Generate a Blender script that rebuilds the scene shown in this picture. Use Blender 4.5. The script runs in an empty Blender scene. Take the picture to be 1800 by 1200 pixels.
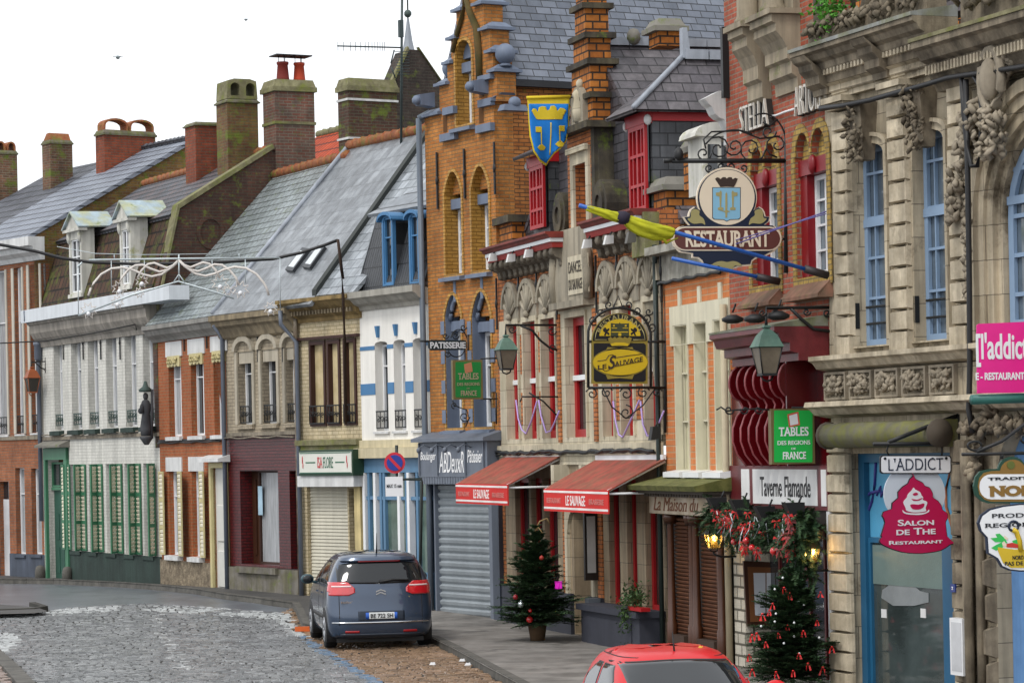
import bpy,bmesh,math,random
from mathutils import Vector,Matrix,noise as mnoise
C=bpy.context.scene
COL=C.collection
R=math.radians
# ------------------------------------------------------------------ camera
FOC=5000.0;CAMZ=3.3;ROLL=math.atan(0.02);HB=189.0
cs,sn=math.cos(ROLL),math.sin(ROLL)
cam_d=bpy.data.cameras.new('camera');cam=bpy.data.objects.new('camera',cam_d);COL.objects.link(cam)
cam_d.sensor_width=36.0;cam_d.lens=FOC/1800*36.0
cam_d.clip_start=0.5;cam_d.clip_end=2000
cam_d.shift_y=HB*cs/1800;cam_d.shift_x=-HB*sn/1800
cam_d.shift_y=HB*cs*cs/1800;cam_d.shift_x=-HB*cs*sn/1800
cam.location=(0,0,CAMZ)
# camera looks along +Y, rolled so that the picture's horizon rises to the right
cam.matrix_world=Matrix.Translation((0,0,CAMZ))@Matrix.Rotation(R(90),4,'X')@Matrix.Rotation(-ROLL,4,'Z')
C.camera=cam
# ------------------------------------------------------------------ world, sun, exposure
SUN_EL,SUN_AZ=R(52),R(205)
w=bpy.data.worlds.new("World");C.world=w;w.use_nodes=True
nt=w.node_tree;nt.nodes.clear()
sky=nt.nodes.new('ShaderNodeTexSky');sky.sky_type='NISHITA';sky.sun_disc=False
sky.sun_elevation=SUN_EL;sky.sun_rotation=SUN_AZ;sky.air_density=1.0;sky.dust_density=4.0
hsv=nt.nodes.new('ShaderNodeHueSaturation');hsv.inputs['Saturation'].default_value=0.12
bg=nt.nodes.new('ShaderNodeBackground');bg.inputs['Strength'].default_value=0.15
mx=nt.nodes.new('ShaderNodeMix');mx.data_type='RGBA';mx.inputs[0].default_value=0.72
mx.inputs[7].default_value=(9.3,9.6,10.0,1)
out=nt.nodes.new('ShaderNodeOutputWorld')
nt.links.new(sky.outputs[0],hsv.inputs['Color']);nt.links.new(hsv.outputs[0],mx.inputs[6])
nt.links.new(mx.outputs[2],bg.inputs['Color']);nt.links.new(bg.outputs[0],out.inputs[0])
sl=bpy.data.lights.new('sun','SUN');sl.energy=1.5;sl.angle=R(14);sl.color=(1,0.96,0.9)
so=bpy.data.objects.new('sun',sl);COL.objects.link(so)
sdir=Vector((-math.cos(SUN_EL)*0.62,-math.cos(SUN_EL)*0.78,math.sin(SUN_EL)))
so.rotation_euler=sdir.to_track_quat('Z','Y').to_euler()
sky.sun_rotation=math.atan2(sdir.x,sdir.y)
C.view_settings.view_transform='Standard';C.view_settings.look='None'
C.view_settings.gamma=1;C.view_settings.exposure=0.1
C.view_settings.use_curve_mapping=False
C.cycles.max_bounces=6;C.cycles.diffuse_bounces=2
# ------------------------------------------------------------------ pixel <-> world
def ray(px,py):
 a=px-900;b=py-600
 return((a*cs-b*sn)/FOC,1.0,-((a*sn+b*cs)-HB*cs)/FOC)
def pix(X,Y,Z):
 a2=X/Y*FOC;b2=-(Z-CAMZ)/Y*FOC+HB*cs
 return(900+a2*cs+b2*sn,600-a2*sn+b2*cs)
class Fac:
 """facade frame: u along the wall (towards the camera), w inward, z up"""
 def __init__(s,X,Y,phi):
  s.X,s.Y=X,Y;p=R(phi);s.v=(math.sin(p),-math.cos(p));s.n=(math.cos(p),math.sin(p))
  s.rot=math.atan2(s.v[1],s.v[0])
 def loc(s,X,Y):dx,dy=X-s.X,Y-s.Y;return(dx*s.v[0]+dy*s.v[1],dx*s.n[0]+dy*s.n[1])
 def W(s,u,w,z):return Vector((s.X+u*s.v[0]+w*s.n[0],s.Y+u*s.v[1]+w*s.n[1],z))
 def uz(s,px,py,w=0.0):
  d=ray(px,py);dn=d[0]*s.n[0]+d[1]*s.n[1]
  t=(s.X*s.n[0]+s.Y*s.n[1]+w)/dn
  return(d[0]*t-s.X)*s.v[0]+(d[1]*t-s.Y)*s.v[1],CAMZ+d[2]*t
 def wz(s,px,py,u):
  d=ray(px,py);dv=d[0]*s.v[0]+d[1]*s.v[1]
  t=(s.X*s.v[0]+s.Y*s.v[1]+u)/dv
  return(d[0]*t-s.X)*s.n[0]+(d[1]*t-s.Y)*s.n[1],CAMZ+d[2]*t
 def at_z(s,px,py,z):
  d=ray(px,py);t=(z-CAMZ)/d[2]
  return s.loc(d[0]*t,d[1]*t)
 def pix(s,u,w,z):return pix(*s.W(u,w,z))
 def rect(s,x0,x1,y0,y1,w=0.0):
  ym=(y0+y1)/2;xm=(x0+x1)/2
  return s.uz(x0,ym,w)[0],s.uz(x1,ym,w)[0],s.uz(xm,y1,w)[1],s.uz(xm,y0,w)[1]
# ------------------------------------------------------------------ materials
def lin(h):
 if isinstance(h,(tuple,list)):return tuple(h)
 h=h.lstrip('#');o=[]
 for i in(0,2,4):
  c=int(h[i:i+2],16)/255;o.append(c/12.92 if c<=.04045 else((c+.055)/1.055)**2.4)
 return tuple(o)
MATS={}
def mat(name,col,rough=0.7,metal=0.0,var=0.25,vs=1.2,streak=0.0,moss=0.0,moss_col='5d6b22',brick=None,
  c2=None,mortar=None,bump=0.25,bscale=40.0,emit=0,spec=0.4,axis='u',speck=0.0,coat=0,msize=.012,stretch=(1,1,1),bdist=.01,island=0,dark=None):
 if name in MATS:return MATS[name]
 m=bpy.data.materials.new(name);m.use_nodes=True;n=m.node_tree.nodes;L=m.node_tree.links
 b=n['Principled BSDF'];b.inputs['Roughness'].default_value=rough;b.inputs['Metallic'].default_value=metal
 b.inputs['Specular IOR Level'].default_value=spec
 if coat:b.inputs['Coat Weight'].default_value=coat;b.inputs['Coat Roughness'].default_value=.05
 MATS[name]=m
 def N(t,**k):
  x=n.new(t)
  for q,v in k.items():setattr(x,q,v)
  return x
 tc=N('ShaderNodeTexCoord');col=lin(col);cur=None
 def mixc(fac,A,B,mode='MIX'):
  x=N('ShaderNodeMix',data_type='RGBA',blend_type=mode)
  for i,v in((0,fac),(6,A),(7,B)):
   if hasattr(v,'default_value') or hasattr(v,'is_linked'):L.new(v,x.inputs[i])
   elif i==0:x.inputs[0].default_value=v
   else:x.inputs[i].default_value=(*v,1)
  return x.outputs[2]
 def noise(sc,det=4,ro=.6,vec=None,scl=None):
  x=N('ShaderNodeTexNoise');x.inputs['Scale'].default_value=sc;x.inputs['Detail'].default_value=det;x.inputs['Roughness'].default_value=ro
  src=vec or tc.outputs['Object']
  if scl:
   mp=N('ShaderNodeMapping');mp.inputs['Scale'].default_value=scl;L.new(src,mp.inputs[0]);src=mp.outputs[0]
  L.new(src,x.inputs[0]);return x.outputs[0]
 def ramp(src,a,bb,va=0.,vb=1.):
  x=N('ShaderNodeMapRange');L.new(src,x.inputs[0])
  for i,v in((1,a),(2,bb),(3,va),(4,vb)):x.inputs[i].default_value=v
  return x.outputs[0]
 def gray(v):
  x=N('ShaderNodeCombineColor')
  for i in range(3):L.new(v,x.inputs[i])
  return x.outputs[0]
 hgt=None
 if brick:
  bw,bh=brick[:2]
  sp=N('ShaderNodeSeparateXYZ');L.new(tc.outputs['Object'],sp.inputs[0]);cb=N('ShaderNodeCombineXYZ')
  if axis=='u':
   a=N('ShaderNodeMath',operation='ADD');L.new(sp.outputs[0],a.inputs[0]);L.new(sp.outputs[1],a.inputs[1]);L.new(a.outputs[0],cb.inputs[0]);L.new(sp.outputs[2],cb.inputs[1])
  elif axis=='x':L.new(sp.outputs[0],cb.inputs[0]);L.new(sp.outputs[2],cb.inputs[1])
  elif axis=='y':L.new(sp.outputs[1],cb.inputs[0]);L.new(sp.outputs[2],cb.inputs[1])
  bt=N('ShaderNodeTexBrick');L.new(cb.outputs[0],bt.inputs[0])
  bt.inputs['Scale'].default_value=1;bt.inputs['Brick Width'].default_value=bw;bt.inputs['Row Height'].default_value=bh
  bt.inputs['Mortar Size'].default_value=msize;bt.inputs['Mortar Smooth'].default_value=.3;bt.inputs['Bias'].default_value=-.1
  bt.inputs['Color1'].default_value=(*col,1);bt.inputs['Color2'].default_value=(*lin(c2 or col),1);bt.inputs['Mortar'].default_value=(*lin(mortar or '5a5048'),1)
  cur=bt.outputs[0];hgt=bt.outputs[1]
 elif c2:cur=mixc(ramp(noise(vs*2.3,5),.4,.62),col,lin(c2))
 if island:
  g=N('ShaderNodeNewGeometry');cur=mixc(1.0,cur or col,gray(ramp(g.outputs['Random Per Island'],0,1,1-island,1+island*.6)),'MULTIPLY')
 if var:cur=mixc(1.0,cur or col,gray(ramp(noise(vs,6,.65,scl=stretch),.3,.7,1-var,1+var*.6)),'MULTIPLY')
 if speck:cur=mixc(1.0,cur or col,gray(ramp(noise(9,5,.7),.35,.65,1-speck,1+speck*.5)),'MULTIPLY')
 if streak:cur=mixc(1.0,cur or col,gray(ramp(noise(1.6,5,.6,scl=(3.2,3.2,.28)),.38,.62,1-streak,1.0)),'MULTIPLY')
 if dark:cur=mixc(ramp(noise(.9,6,.7),dark[1],dark[1]+.12),cur or col,lin(dark[0]))
 if moss:cur=mixc(ramp(noise(2.6,6,.7),.62-moss*.3,.74-moss*.2),cur or col,lin(moss_col))
 if cur is None:b.inputs['Base Color'].default_value=(*col,1)
 else:L.new(cur,b.inputs['Base Color'])
 if bump:
  bp=N('ShaderNodeBump');bp.inputs['Strength'].default_value=bump;bp.inputs['Distance'].default_value=bdist
  hn=noise(bscale,4)
  if hgt is not None:
   q=N('ShaderNodeMath',operation='MULTIPLY_ADD');L.new(hgt,q.inputs[0]);q.inputs[1].default_value=-1.5;L.new(hn,q.inputs[2]);hn=q.outputs[0]
  L.new(hn,bp.inputs['Height']);L.new(bp.outputs[0],b.inputs['Normal'])
 if emit:
  b.inputs['Emission Color'].default_value=(*col,1);b.inputs['Emission Strength'].default_value=emit
 return m
# ------------------------------------------------------------------ mesh builder
class MB:
 def __init__(s):s.v=[];s.f=[];s.sm=[]
 def add(s,vs,fs,smooth=False):
  o=len(s.v);s.v+=[tuple(p) for p in vs];s.f+=[tuple(i+o for i in f) for f in fs];s.sm+=[smooth]*len(fs);return s
 def box(s,u0,u1,w0,w1,z0,z1):
  return s.hexa([(u0,w0,z0),(u1,w0,z0),(u1,w1,z0),(u0,w1,z0),(u0,w0,z1),(u1,w0,z1),(u1,w1,z1),(u0,w1,z1)])
 def hexa(s,p):return s.add(p,[(3,2,1,0),(4,5,6,7),(0,1,5,4),(1,2,6,5),(2,3,7,6),(3,0,4,7)])
 def block(s,u0,u1,w0,w1,z0,z1,c=.02):
  return s.hexa([(u0+c,w0,z0+c),(u1-c,w0,z0+c),(u1,w1,z0),(u0,w1,z0),(u0+c,w0,z1-c),(u1-c,w0,z1-c),(u1,w1,z1),(u0,w1,z1)])
 def prism(s,poly,d0,d1,ax):
  vs,fs=fill2d([poly]);return s.place(vs,fs,d0,d1,ax)
 def place(s,vs,fs,d0,d1,ax,smooth=False):
  o=[]
  for x,y,t in vs:
   d=d0 if t<0 else d1
   o.append((d,x,y) if ax=='u' else(x,d,y) if ax=='w' else(x,y,d))
  return s.add(o,fs,smooth)
 def loft_u(s,prof,u0,u1,m0=0,m1=0):
  n=len(prof);vs=[]
  for(w,z) in prof:vs.append((u0+w*m0,w,z))
  for(w,z) in prof:vs.append((u1-w*m1,w,z))
  fs=[(i,(i+1)%n,n+(i+1)%n,n+i) for i in range(n)]+[tuple(range(n-1,-1,-1)),tuple(range(n,2*n))]
  return s.add(vs,fs)
 def tube(s,pts,r,n=6,closed=False,smooth=True):
  pts=[Vector(p) for p in pts];k=len(pts);rr=r if isinstance(r,(list,tuple)) else[r]*k;rings=[]
  for i,p in enumerate(pts):
   a=pts[i-1] if(i or closed) else p;c=pts[(i+1)%k] if(i<k-1 or closed) else p
   t=(c-a).normalized() if(c-a).length>1e-9 else Vector((0,0,1))
   up=Vector((0,0,1)) if abs(t.z)<.9 else Vector((1,0,0));x=t.cross(up).normalized();y=t.cross(x)
   rings.append([p+x*rr[i]*math.cos(2*math.pi*j/n+.4)+y*rr[i]*math.sin(2*math.pi*j/n+.4) for j in range(n)])
  vs=[q for g in rings for q in g];fs=[]
  for i in range(k if closed else k-1):
   i2=(i+1)%k
   for j in range(n):fs.append((i*n+j,i2*n+j,i2*n+(j+1)%n,i*n+(j+1)%n))
  if not closed:fs+=[tuple(range(n)),tuple(range((k-1)*n,k*n))[::-1]]
  return s.add(vs,fs,smooth)
 def lathe(s,c,prof,n=12,smooth=True,ang=0):
  vs=[];fs=[]
  for r,z in prof:
   for j in range(n):a=2*math.pi*(j+.5)/n+ang;vs.append((c[0]+r*math.cos(a),c[1]+r*math.sin(a),c[2]+z))
  k=len(prof)
  for i in range(k-1):
   for j in range(n):fs.append((i*n+j,i*n+(j+1)%n,(i+1)*n+(j+1)%n,(i+1)*n+j))
  fs+=[tuple(range(n))[::-1],tuple(range((k-1)*n,k*n))]
  return s.add(vs,fs,smooth)
 def blob(s,c,r,rot=None,n=8,m=5,smooth=True):
  vs=[];fs=[];rx,ry,rz=r if isinstance(r,(tuple,list)) else(r,r,r)
  M=rot.to_matrix() if rot is not None else None;c=Vector(c)
  for i in range(m+1):
   t=math.pi*i/m
   for j in range(n):
    a=2*math.pi*j/n;p=Vector((rx*math.sin(t)*math.cos(a),ry*math.sin(t)*math.sin(a),rz*math.cos(t)))
    vs.append(c+(M@p if M else p))
  for i in range(m):
   for j in range(n):fs.append((i*n+j,(i+1)*n+j,(i+1)*n+(j+1)%n,i*n+(j+1)%n))
  return s.add(vs,fs,smooth)
 def quadslab(s,p,t=.06):
  p=[Vector(q) for q in p];nrm=(p[1]-p[0]).cross(p[2]-p[0]).normalized()
  if nrm.z<0:p=p[::-1];nrm=-nrm
  n=len(p);vs=p+[q-nrm*t for q in p]
  return s.add(vs,[tuple(range(n)),tuple(range(2*n-1,n-1,-1))]+[(i,n+i,n+(i+1)%n,(i+1)%n) for i in range(n)])
 def pieces(s):
  n=len(s.v)
  if n>9000:return[s]
  p=list(range(n))
  def fd(a):
   while p[a]!=a:p[a]=p[p[a]];a=p[a]
   return a
  for f in s.f:
   for i in f[1:]:p[fd(f[0])]=fd(i)
  isl={}
  for i in range(n):isl.setdefault(fd(i),[]).append(i)
  K=list(isl)
  if len(K)<2 or len(K)>260:return[s]
  bb=[(tuple(min(s.v[i][k] for i in isl[r]) for k in range(3)),tuple(max(s.v[i][k] for i in isl[r]) for k in range(3))) for r in K];sz=[max(h-l for l,h in zip(*b)) for b in bb];q=list(range(len(K)))
  def fq(a):
   while q[a]!=a:a=q[a]
   return a
  for i in range(len(K)):
   for j in range(i):
    g=math.sqrt(sum(max(0,bb[i][0][k]-bb[j][1][k],bb[j][0][k]-bb[i][1][k])**2 for k in range(3)))
    if g<=max(.02,.5*max(sz[i],sz[j])):q[fq(i)]=fq(j)
  grp={}
  for i in range(len(K)):grp.setdefault(fq(i),[]).append(K[i])
  if len(grp)<2:return[s]
  out=[];w_={r:gi for gi,rs in enumerate(grp.values()) for r in rs};out=[MB() for _ in grp];mp={}
  for i in range(n):m_=out[w_[fd(i)]];mp[i]=len(m_.v);m_.v.append(s.v[i])
  for f,k in zip(s.f,s.sm):m_=out[w_[fd(f[0])]];m_.f.append(tuple(mp[i] for i in f));m_.sm.append(k)
  return out
 def build(s,name,m,parent=None,off=(0,0,0),bevel=0,sub=0):
  ps=s.pieces() if parent else[s]
  return[q._build(name,m,parent,off,bevel,sub) for q in ps][0]
 def _build(s,name,m,parent,off,bevel,sub):
  me=bpy.data.meshes.new(name);me.from_pydata([(p[0]-off[0],p[1]-off[1],p[2]-off[2]) for p in s.v],[],s.f)
  me.materials.append(m);me.polygons.foreach_set('use_smooth',s.sm);me.validate();me.update()
  if not sub:
   bm=bmesh.new();bm.from_mesh(me);bmesh.ops.recalc_face_normals(bm,faces=bm.faces);bm.to_mesh(me);bm.free()
  o=bpy.data.objects.new(name,me);COL.objects.link(o)
  if parent:o.parent=parent
  if bevel:
   md=o.modifiers.new('bevel','BEVEL');md.width=bevel;md.segments=2;md.limit_method='ANGLE'
  if sub:md=o.modifiers.new('sub','SUBSURF');md.levels=sub;md.render_levels=sub
  return o
def _mesh_of(cu):
 o=bpy.data.objects.new('tmp',cu);dg=bpy.context.evaluated_depsgraph_get()
 me=o.to_mesh();vs=[tuple(v.co) for v in me.vertices];fs=[tuple(p.vertices) for p in me.polygons]
 o.to_mesh_clear();bpy.data.objects.remove(o);bpy.data.curves.remove(cu);return vs,fs
def fill2d(loops):
 cu=bpy.data.curves.new('tmp','CURVE');cu.dimensions='2D';cu.fill_mode='BOTH';cu.extrude=.5
 for lp in loops:
  sp=cu.splines.new('POLY');sp.points.add(len(lp)-1);sp.use_cyclic_u=True
  for i,(x,y) in enumerate(lp):sp.points[i].co=(x,y,0,1)
 return _mesh_of(cu)
def text2d(t,serif=0,bold=0,shear=0,space=1,smallcaps=False):
 cu=bpy.data.curves.new('tmp','FONT');cu.body=t;cu.extrude=.5;cu.offset=bold;cu.shear=shear;cu.space_character=space;cu.resolution_u=4
 if smallcaps:
  cu.small_caps_scale=.78
  for i,ch in enumerate(t):cu.body_format[i].use_small_caps=ch.islower()
 vs,fs=_mesh_of(cu)
 if serif and vs:
  y1=max(v[1] for v in vs);E=set()
  for f in fs:
   for i in range(len(f)):
    a,b=vs[f[i]],vs[f[(i+1)%len(f)]]
    if a[2]>0 and b[2]>0 and abs(a[1]-b[1])<.004:
     for yy in(0,y1*.985):
      if abs(a[1]-yy)<.02 and.03<abs(a[0]-b[0])<.22:E.add((round(min(a[0],b[0]),3),round(max(a[0],b[0]),3),yy))
  k=0
  for x0,x1,yy in E:
   yb=bold;e=serif;o=len(vs);h=.055+bold;k+=1
   ya,yc=(-yb,h) if yy==0 else(y1-h-.0,y1)
   vs+=[(x0-e,ya,-.501),(x1+e,ya,-.501),(x1+e,yc,-.501),(x0-e,yc,-.501),(x0-e,ya,.53),(x1+e,ya,.53),(x1+e,yc,.53),(x0-e,yc,.53)]
   fs+=[tuple(o+i for i in q) for q in[(3,2,1,0),(4,5,6,7),(0,1,5,4),(1,2,6,5),(2,3,7,6),(3,0,4,7)]]
 return vs,fs
def text_on(mb,t,a0,a1,b0,b1,d,ax,sgn,depth=.006,warp=None,**k):
 """lettering fitted into a0..a1 x b0..b1 on a plane; ax 'u' = sign facing +u, 'w' = flat on the wall"""
 vs,fs=text2d(t,**k)
 if not vs:return
 x0=min(v[0] for v in vs);x1=max(v[0] for v in vs);y0=min(v[1] for v in vs);y1=max(v[1] for v in vs)
 o=[]
 for x,y,tt in vs:
  a=a0+(x-x0)/(x1-x0)*(a1-a0);b=b0+(y-y0)/(y1-y0)*(b1-b0)
  if warp:a,b=warp(a,b)
  q=d+sgn*depth*(tt+.5);o.append((q,a,b) if ax=='u' else(a,q,b))
 mb.add(o,fs)
# ------------------------------------------------------------------ things
def thing(name,label,cat,fac=None,at=(0,0,0),group=None,rot=None):
 o=bpy.data.objects.new(name,None);COL.objects.link(o);o.empty_display_size=.2
 if fac:o.location=fac.W(*at);o.rotation_euler=(0,0,fac.rot if rot is None else rot)
 else:o.location=at;o.rotation_euler=(0,0,rot or 0)
 o['label']=label;o['category']=cat
 if group:o['group']=group
 o['off']=0;del o['off']
 return o
def tag(o,label,cat,group=None,fac=None,at=None):
 o['label']=label;o['category']=cat
 if group:o['group']=group
 if fac:o.location=fac.W(*at);o.rotation_euler=(0,0,fac.rot)
 return o
def struct(o,kind='structure'):o['kind']=kind;return o
def arc(cx,cy,rx,ry,a0,a1,n):return[(cx+rx*math.cos(R(a0+(a1-a0)*i/n)),cy+ry*math.sin(R(a0+(a1-a0)*i/n))) for i in range(n+1)]
def rectl(u0,u1,z0,z1):return[(u0,z0),(u1,z0),(u1,z1),(u0,z1)]
def archl(u0,u1,z0,z1,rise=None,n=8,pointed=False):
 c=(u0+u1)/2;h=(u1-u0)/2;rise=h if rise is None else rise
 top=[(u1+(c-u1)*t,z1-rise+rise*math.sin(t*math.pi/2)**.8) for t in[i/n for i in range(n+1)]] if pointed else None
 if pointed:return[(u0,z0),(u1,z0)]+top+[(2*c-x,y) for x,y in top[::-1][1:]]
 return[(u0,z0),(u1,z0)]+arc(c,z1-rise,h,rise,0,180,2*n)
def spiral(c,r0,r1,turns,a0=0,n=18):
 return[(c[0]+(r0+(r1-r0)*i/n)*math.cos(a0+turns*2*math.pi*i/n),c[1]+(r0+(r1-r0)*i/n)*math.sin(a0+turns*2*math.pi*i/n)) for i in range(n+1)]
# ------------------------------------------------------------------ where the facades stand
def step_left(P,pxl,phi,py=1000):
 t=ray(pxl,py)[0];k=math.tan(R(phi));X,D=P
 D2=(X+k*D)/(t+k);return(t*D2,D2)
def step_right(P,pxr,phi,py=1000):
 t=ray(pxr,py)[0];k=math.tan(R(phi));X,D=P
 D2=(X+k*D)/(t+k);return(t*D2,D2)
PGH=(ray(884,1000)[0]*54.8,54.8)
PFG=step_left(PGH,762,29);PEF=step_left(PFG,641,31);PDE=step_left(PEF,533,37);PCD=step_left(PDE,403,31)
PBC=step_left(PCD,285,26);PAB=step_left(PBC,79,27);PA0=step_left(PAB,-25,35)
PHI=step_right(PGH,1173,16.3);PIJ=step_right(PHI,1292,15);PJK=step_right(PIJ,1466,14.5);PKP=step_right(PJK,1703,20)
FA=Fac(*PA0,35);FB=Fac(*PAB,27);FC_=Fac(*PBC,26);FD=Fac(*PCD,31);FE=Fac(*PDE,37);FF=Fac(*PEF,31)
FG=Fac(*PFG,29);FH=Fac(*PGH,16.3);FI=Fac(*PHI,15);FJ=Fac(*PIJ,14.5);FK=Fac(*PJK,20)
def LEN(P,Q):return math.hypot(P[0]-Q[0],P[1]-Q[1])
LA,LB,LC,LD,LE_,LF,LG,LH,LI,LJ=[LEN(a,b) for a,b in((PA0,PAB),(PAB,PBC),(PBC,PCD),(PCD,PDE),(PDE,PEF),(PEF,PFG),(PFG,PGH),(PGH,PHI),(PHI,PIJ),(PIJ,PJK))]
# ------------------------------------------------------------------ materials used by several things
GLASS=mat('window_glass',(.02,.024,.028),rough=.06,spec=.9,var=.5,vs=.7,bump=.04,bscale=3)
GLASSC=mat('curtained_glass',(.34,.35,.36),rough=.12,spec=.7,var=.35,vs=2.5,stretch=(6,6,.5),bump=0)
PVC=mat('white_window_paint',(.72,.73,.74),rough=.35,var=.12,bump=.05)
IRON=mat('black_iron',(.012,.013,.014),rough=.5,var=.3,bump=.15)
ZINC=mat('zinc',(.30,.33,.37),rough=.45,metal=.3,var=.25,streak=.2,bump=.1)
PIPE=mat('grey_pipe_paint',(.13,.15,.19),rough=.5,var=.25,bump=.1)
WHITEW=mat('white_trim_paint',(.62,.62,.61),rough=.55,var=.18,streak=.22,bump=.12)
SLATEG=mat('grey_slate','6a7076',c2='858c92',mortar='2c3034',brick=(.26,.13),axis='x',rough=.38,var=.3,vs=.8,streak=.2,msize=.012,bump=.5,moss=.05)
LEAD=mat('lead',(.33,.36,.41),rough=.5,var=.3,streak=.25,bump=.15)
TERRA=mat('terracotta','8a4a2c',c2='8f6038',rough=.8,var=.35,vs=5,moss=.3,bump=.4)
STONEG=mat('grey_carved_stone','8d8373',rough=.85,var=.4,vs=2,streak=.4,bump=.5,dark=('3a342c',.6))
CONC=mat('concrete','77746c',rough=.9,var=.3,moss=.2,bump=.4)
def brickm(name,c,c2,mortar='8a7c6c',bw=.23,bh=.075,**k):
 a=dict(rough=.85,var=.34,vs=.9,streak=.2,msize=.011,bump=.6,bscale=60,speck=.18);a.update(k)
 return mat(name,c,c2=c2,mortar=mortar,brick=(bw,bh),**a)
OLDBRICK=brickm('old_chimney_brick','7c5540','5c4636','7a705e',moss=.35,var=.5)
# ------------------------------------------------------------------ helpers for facades
def pbox(mb,F,x0,x1,y0,y1,w0,w1,block=0):
 u0,u1,z0,z1=F.rect(x0,x1,y0,y1,w0)
 (mb.block(u0,u1,w0,w1,z0,z1,block) if block else mb.box(u0,u1,w0,w1,z0,z1));return mb
def wall(bld,name,m,outer,holes=(),w0=0,w1=.3):
 mb=MB();vs,fs=fill2d([outer]+list(holes));mb.place(vs,fs,w0,w1,'w');return mb.build(name,m,bld)
def window(bld,hole,rec=.15,fm=PVC,gm=GLASS,nx=2,rows=(.3,),fw=.05,sill=None,sm=None,name='window',mull=.03,split=True,zoff=0):
 """hole = uz loop or (u0,u1,z0,z1); glass is the window part, frame and sill hang on it"""
 if len(hole)==4 and not isinstance(hole[0],(tuple,list)):lp=rectl(*hole)
 else:lp=list(hole)
 us=[p[0] for p in lp];zs=[p[1] for p in lp];u0,u1,z0,z1=min(us),max(us),min(zs),max(zs)
 g=MB();vs,fs=fill2d([lp]);g.place(vs,fs,rec+.035,rec+.05,'w');gl=g.build(name,gm,bld)
 cu,cz=(u0+u1)/2,(z0+z1)/2;ku=1-2*fw/max(u1-u0,.01);kz=1-2*fw/max(z1-z0,.01)
 inner=[(cu+(x-cu)*ku,cz+(y-cz)*kz) for x,y in lp]
 f=MB();vs,fs=fill2d([lp,inner]);f.place(vs,fs,rec-.02,rec+.03,'w')
 for i in range(1,nx):
  uu=u0+(u1-u0)*i/nx;ww=mull*(1.6 if(nx==2 or i*2==nx) else.8);f.box(uu-ww/2,uu+ww/2,rec-.012,rec+.034,z0+fw*.6,z1-fw*.6)
 for r_ in rows:zz=z1-(z1-z0)*r_;f.box(u0+fw*.6,u1-fw*.6,rec-.016,rec+.034,zz-mull/2,zz+mull/2)
 f.build('frame',fm,gl)
 if sill:
  s=MB();p,h=sill;s.hexa([(u0-.06,-p,z0-h),(u1+.06,-p,z0-h),(u1+.06,rec,z0-h),(u0-.06,rec,z0-h),(u0-.06,-p,z0-.015),(u1+.06,-p,z0-.015),(u1+.06,rec,z0+.005),(u0-.06,rec,z0+.005)])
  s.build('sill',sm or WHITEW,gl)
 return gl
def railing(parent,u0,u1,z0,z1,w,m=IRON,n=5,name='railing'):
 r=MB();r.box(u0,u1,w-.015,w+.015,z1-.03,z1);r.box(u0,u1,w-.012,w+.012,z0,z0+.025)
 for i in range(n+1):
  x=u0+(u1-u0)*i/n;r.tube([(x,w,z0),(x,w,z1)],.011,4)
  if i<n:xm=x+(u1-u0)/n/2;r.tube([(xm+a,w,b) for a,b in spiral((0,(z0+z1)/2),.0,(u1-u0)/n*.45,1.3,i)],.010,4)
 return r.build(name,m,parent)
def cornice(bld,u0,u1,zt,prof,m,name='cornice',m0=0,m1=0):
 mb=MB();mb.loft_u([(.06,zt)]+[(-p,zt+dz) for p,dz in prof]+[(.06,zt+prof[-1][1])],u0,u1,m0,m1);return mb.build(name,m,bld)
def anchor(mb,u,z0,z1,w=-.03,r=.02):
 mb.box(u-r,u+r,w-.02,w+.01,z0,z1);zm=(z0+z1)/2;mb.blob((u,w-.01,zm),(r*2.1,.03,r*4.5),n=6,m=4)
def chimney(bld,u0,u1,w0,w1,z0,z1,m=OLDBRICK,cap=None,pots=0,capt=.1,over=.05,potm=TERRA,bands=()):
 mb=MB();mb.box(u0,u1,w0,w1,z0,z1);ch=mb.build('chimney',m,bld)
 c=MB();c.box(u0-over,u1+over,w0-over,w1+over,z1-capt*1.5,z1-capt*.5-.003);c.hexa([(u0-over*.6,w0-over*.6,z1-capt*.5),(u1+over*.6,w0-over*.6,z1-capt*.5),(u1+over*.6,w1+over*.6,z1-capt*.5),(u0-over*.6,w1+over*.6,z1-capt*.5),(u0+.02,w0+.02,z1+capt),(u1-.02,w0+.02,z1+capt),(u1-.02,w1-.02,z1+capt),(u0+.02,w1-.02,z1+capt)])
 for zb,h in bands:c.box(u0-.03,u1+.03,w0-.03,w1+.03,zb,zb+h)
 c.build('chimney_cap',cap or mat('mossy_cap','6c675a',c2='5f6238',rough=.95,var=.4,vs=3,bump=.5),ch)
 return ch
def tile_ridge(bld,p,q,r=.12,n=14,m=TERRA,name='ridge_tile'):
 mb=MB();p,q=Vector(p),Vector(q)
 for i in range(n):
  a=p.lerp(q,i/n);b=p.lerp(q,(i+.96)/n);mb.tube([a+Vector((0,0,.0)),a.lerp(b,.8),b+Vector((0,0,.02))],[r,r*.97,r*1.08],8)
 return mb.build(name,m,bld)
def ornament(mb,u0,u1,z0,z1,w,n,seed=0,s=.07,depth=.09):
 rnd=random.Random(seed)
 for i in range(int(n*2.6)):
  x=rnd.uniform(u0+s*.4,u1-s*.4);z=rnd.uniform(z0+s*.4,z1-s*.4);a=rnd.uniform(.35,.85)*s;leaf(mb,Vector((x,w-rnd.uniform(-depth*.3,depth),z)),a,rnd)
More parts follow.
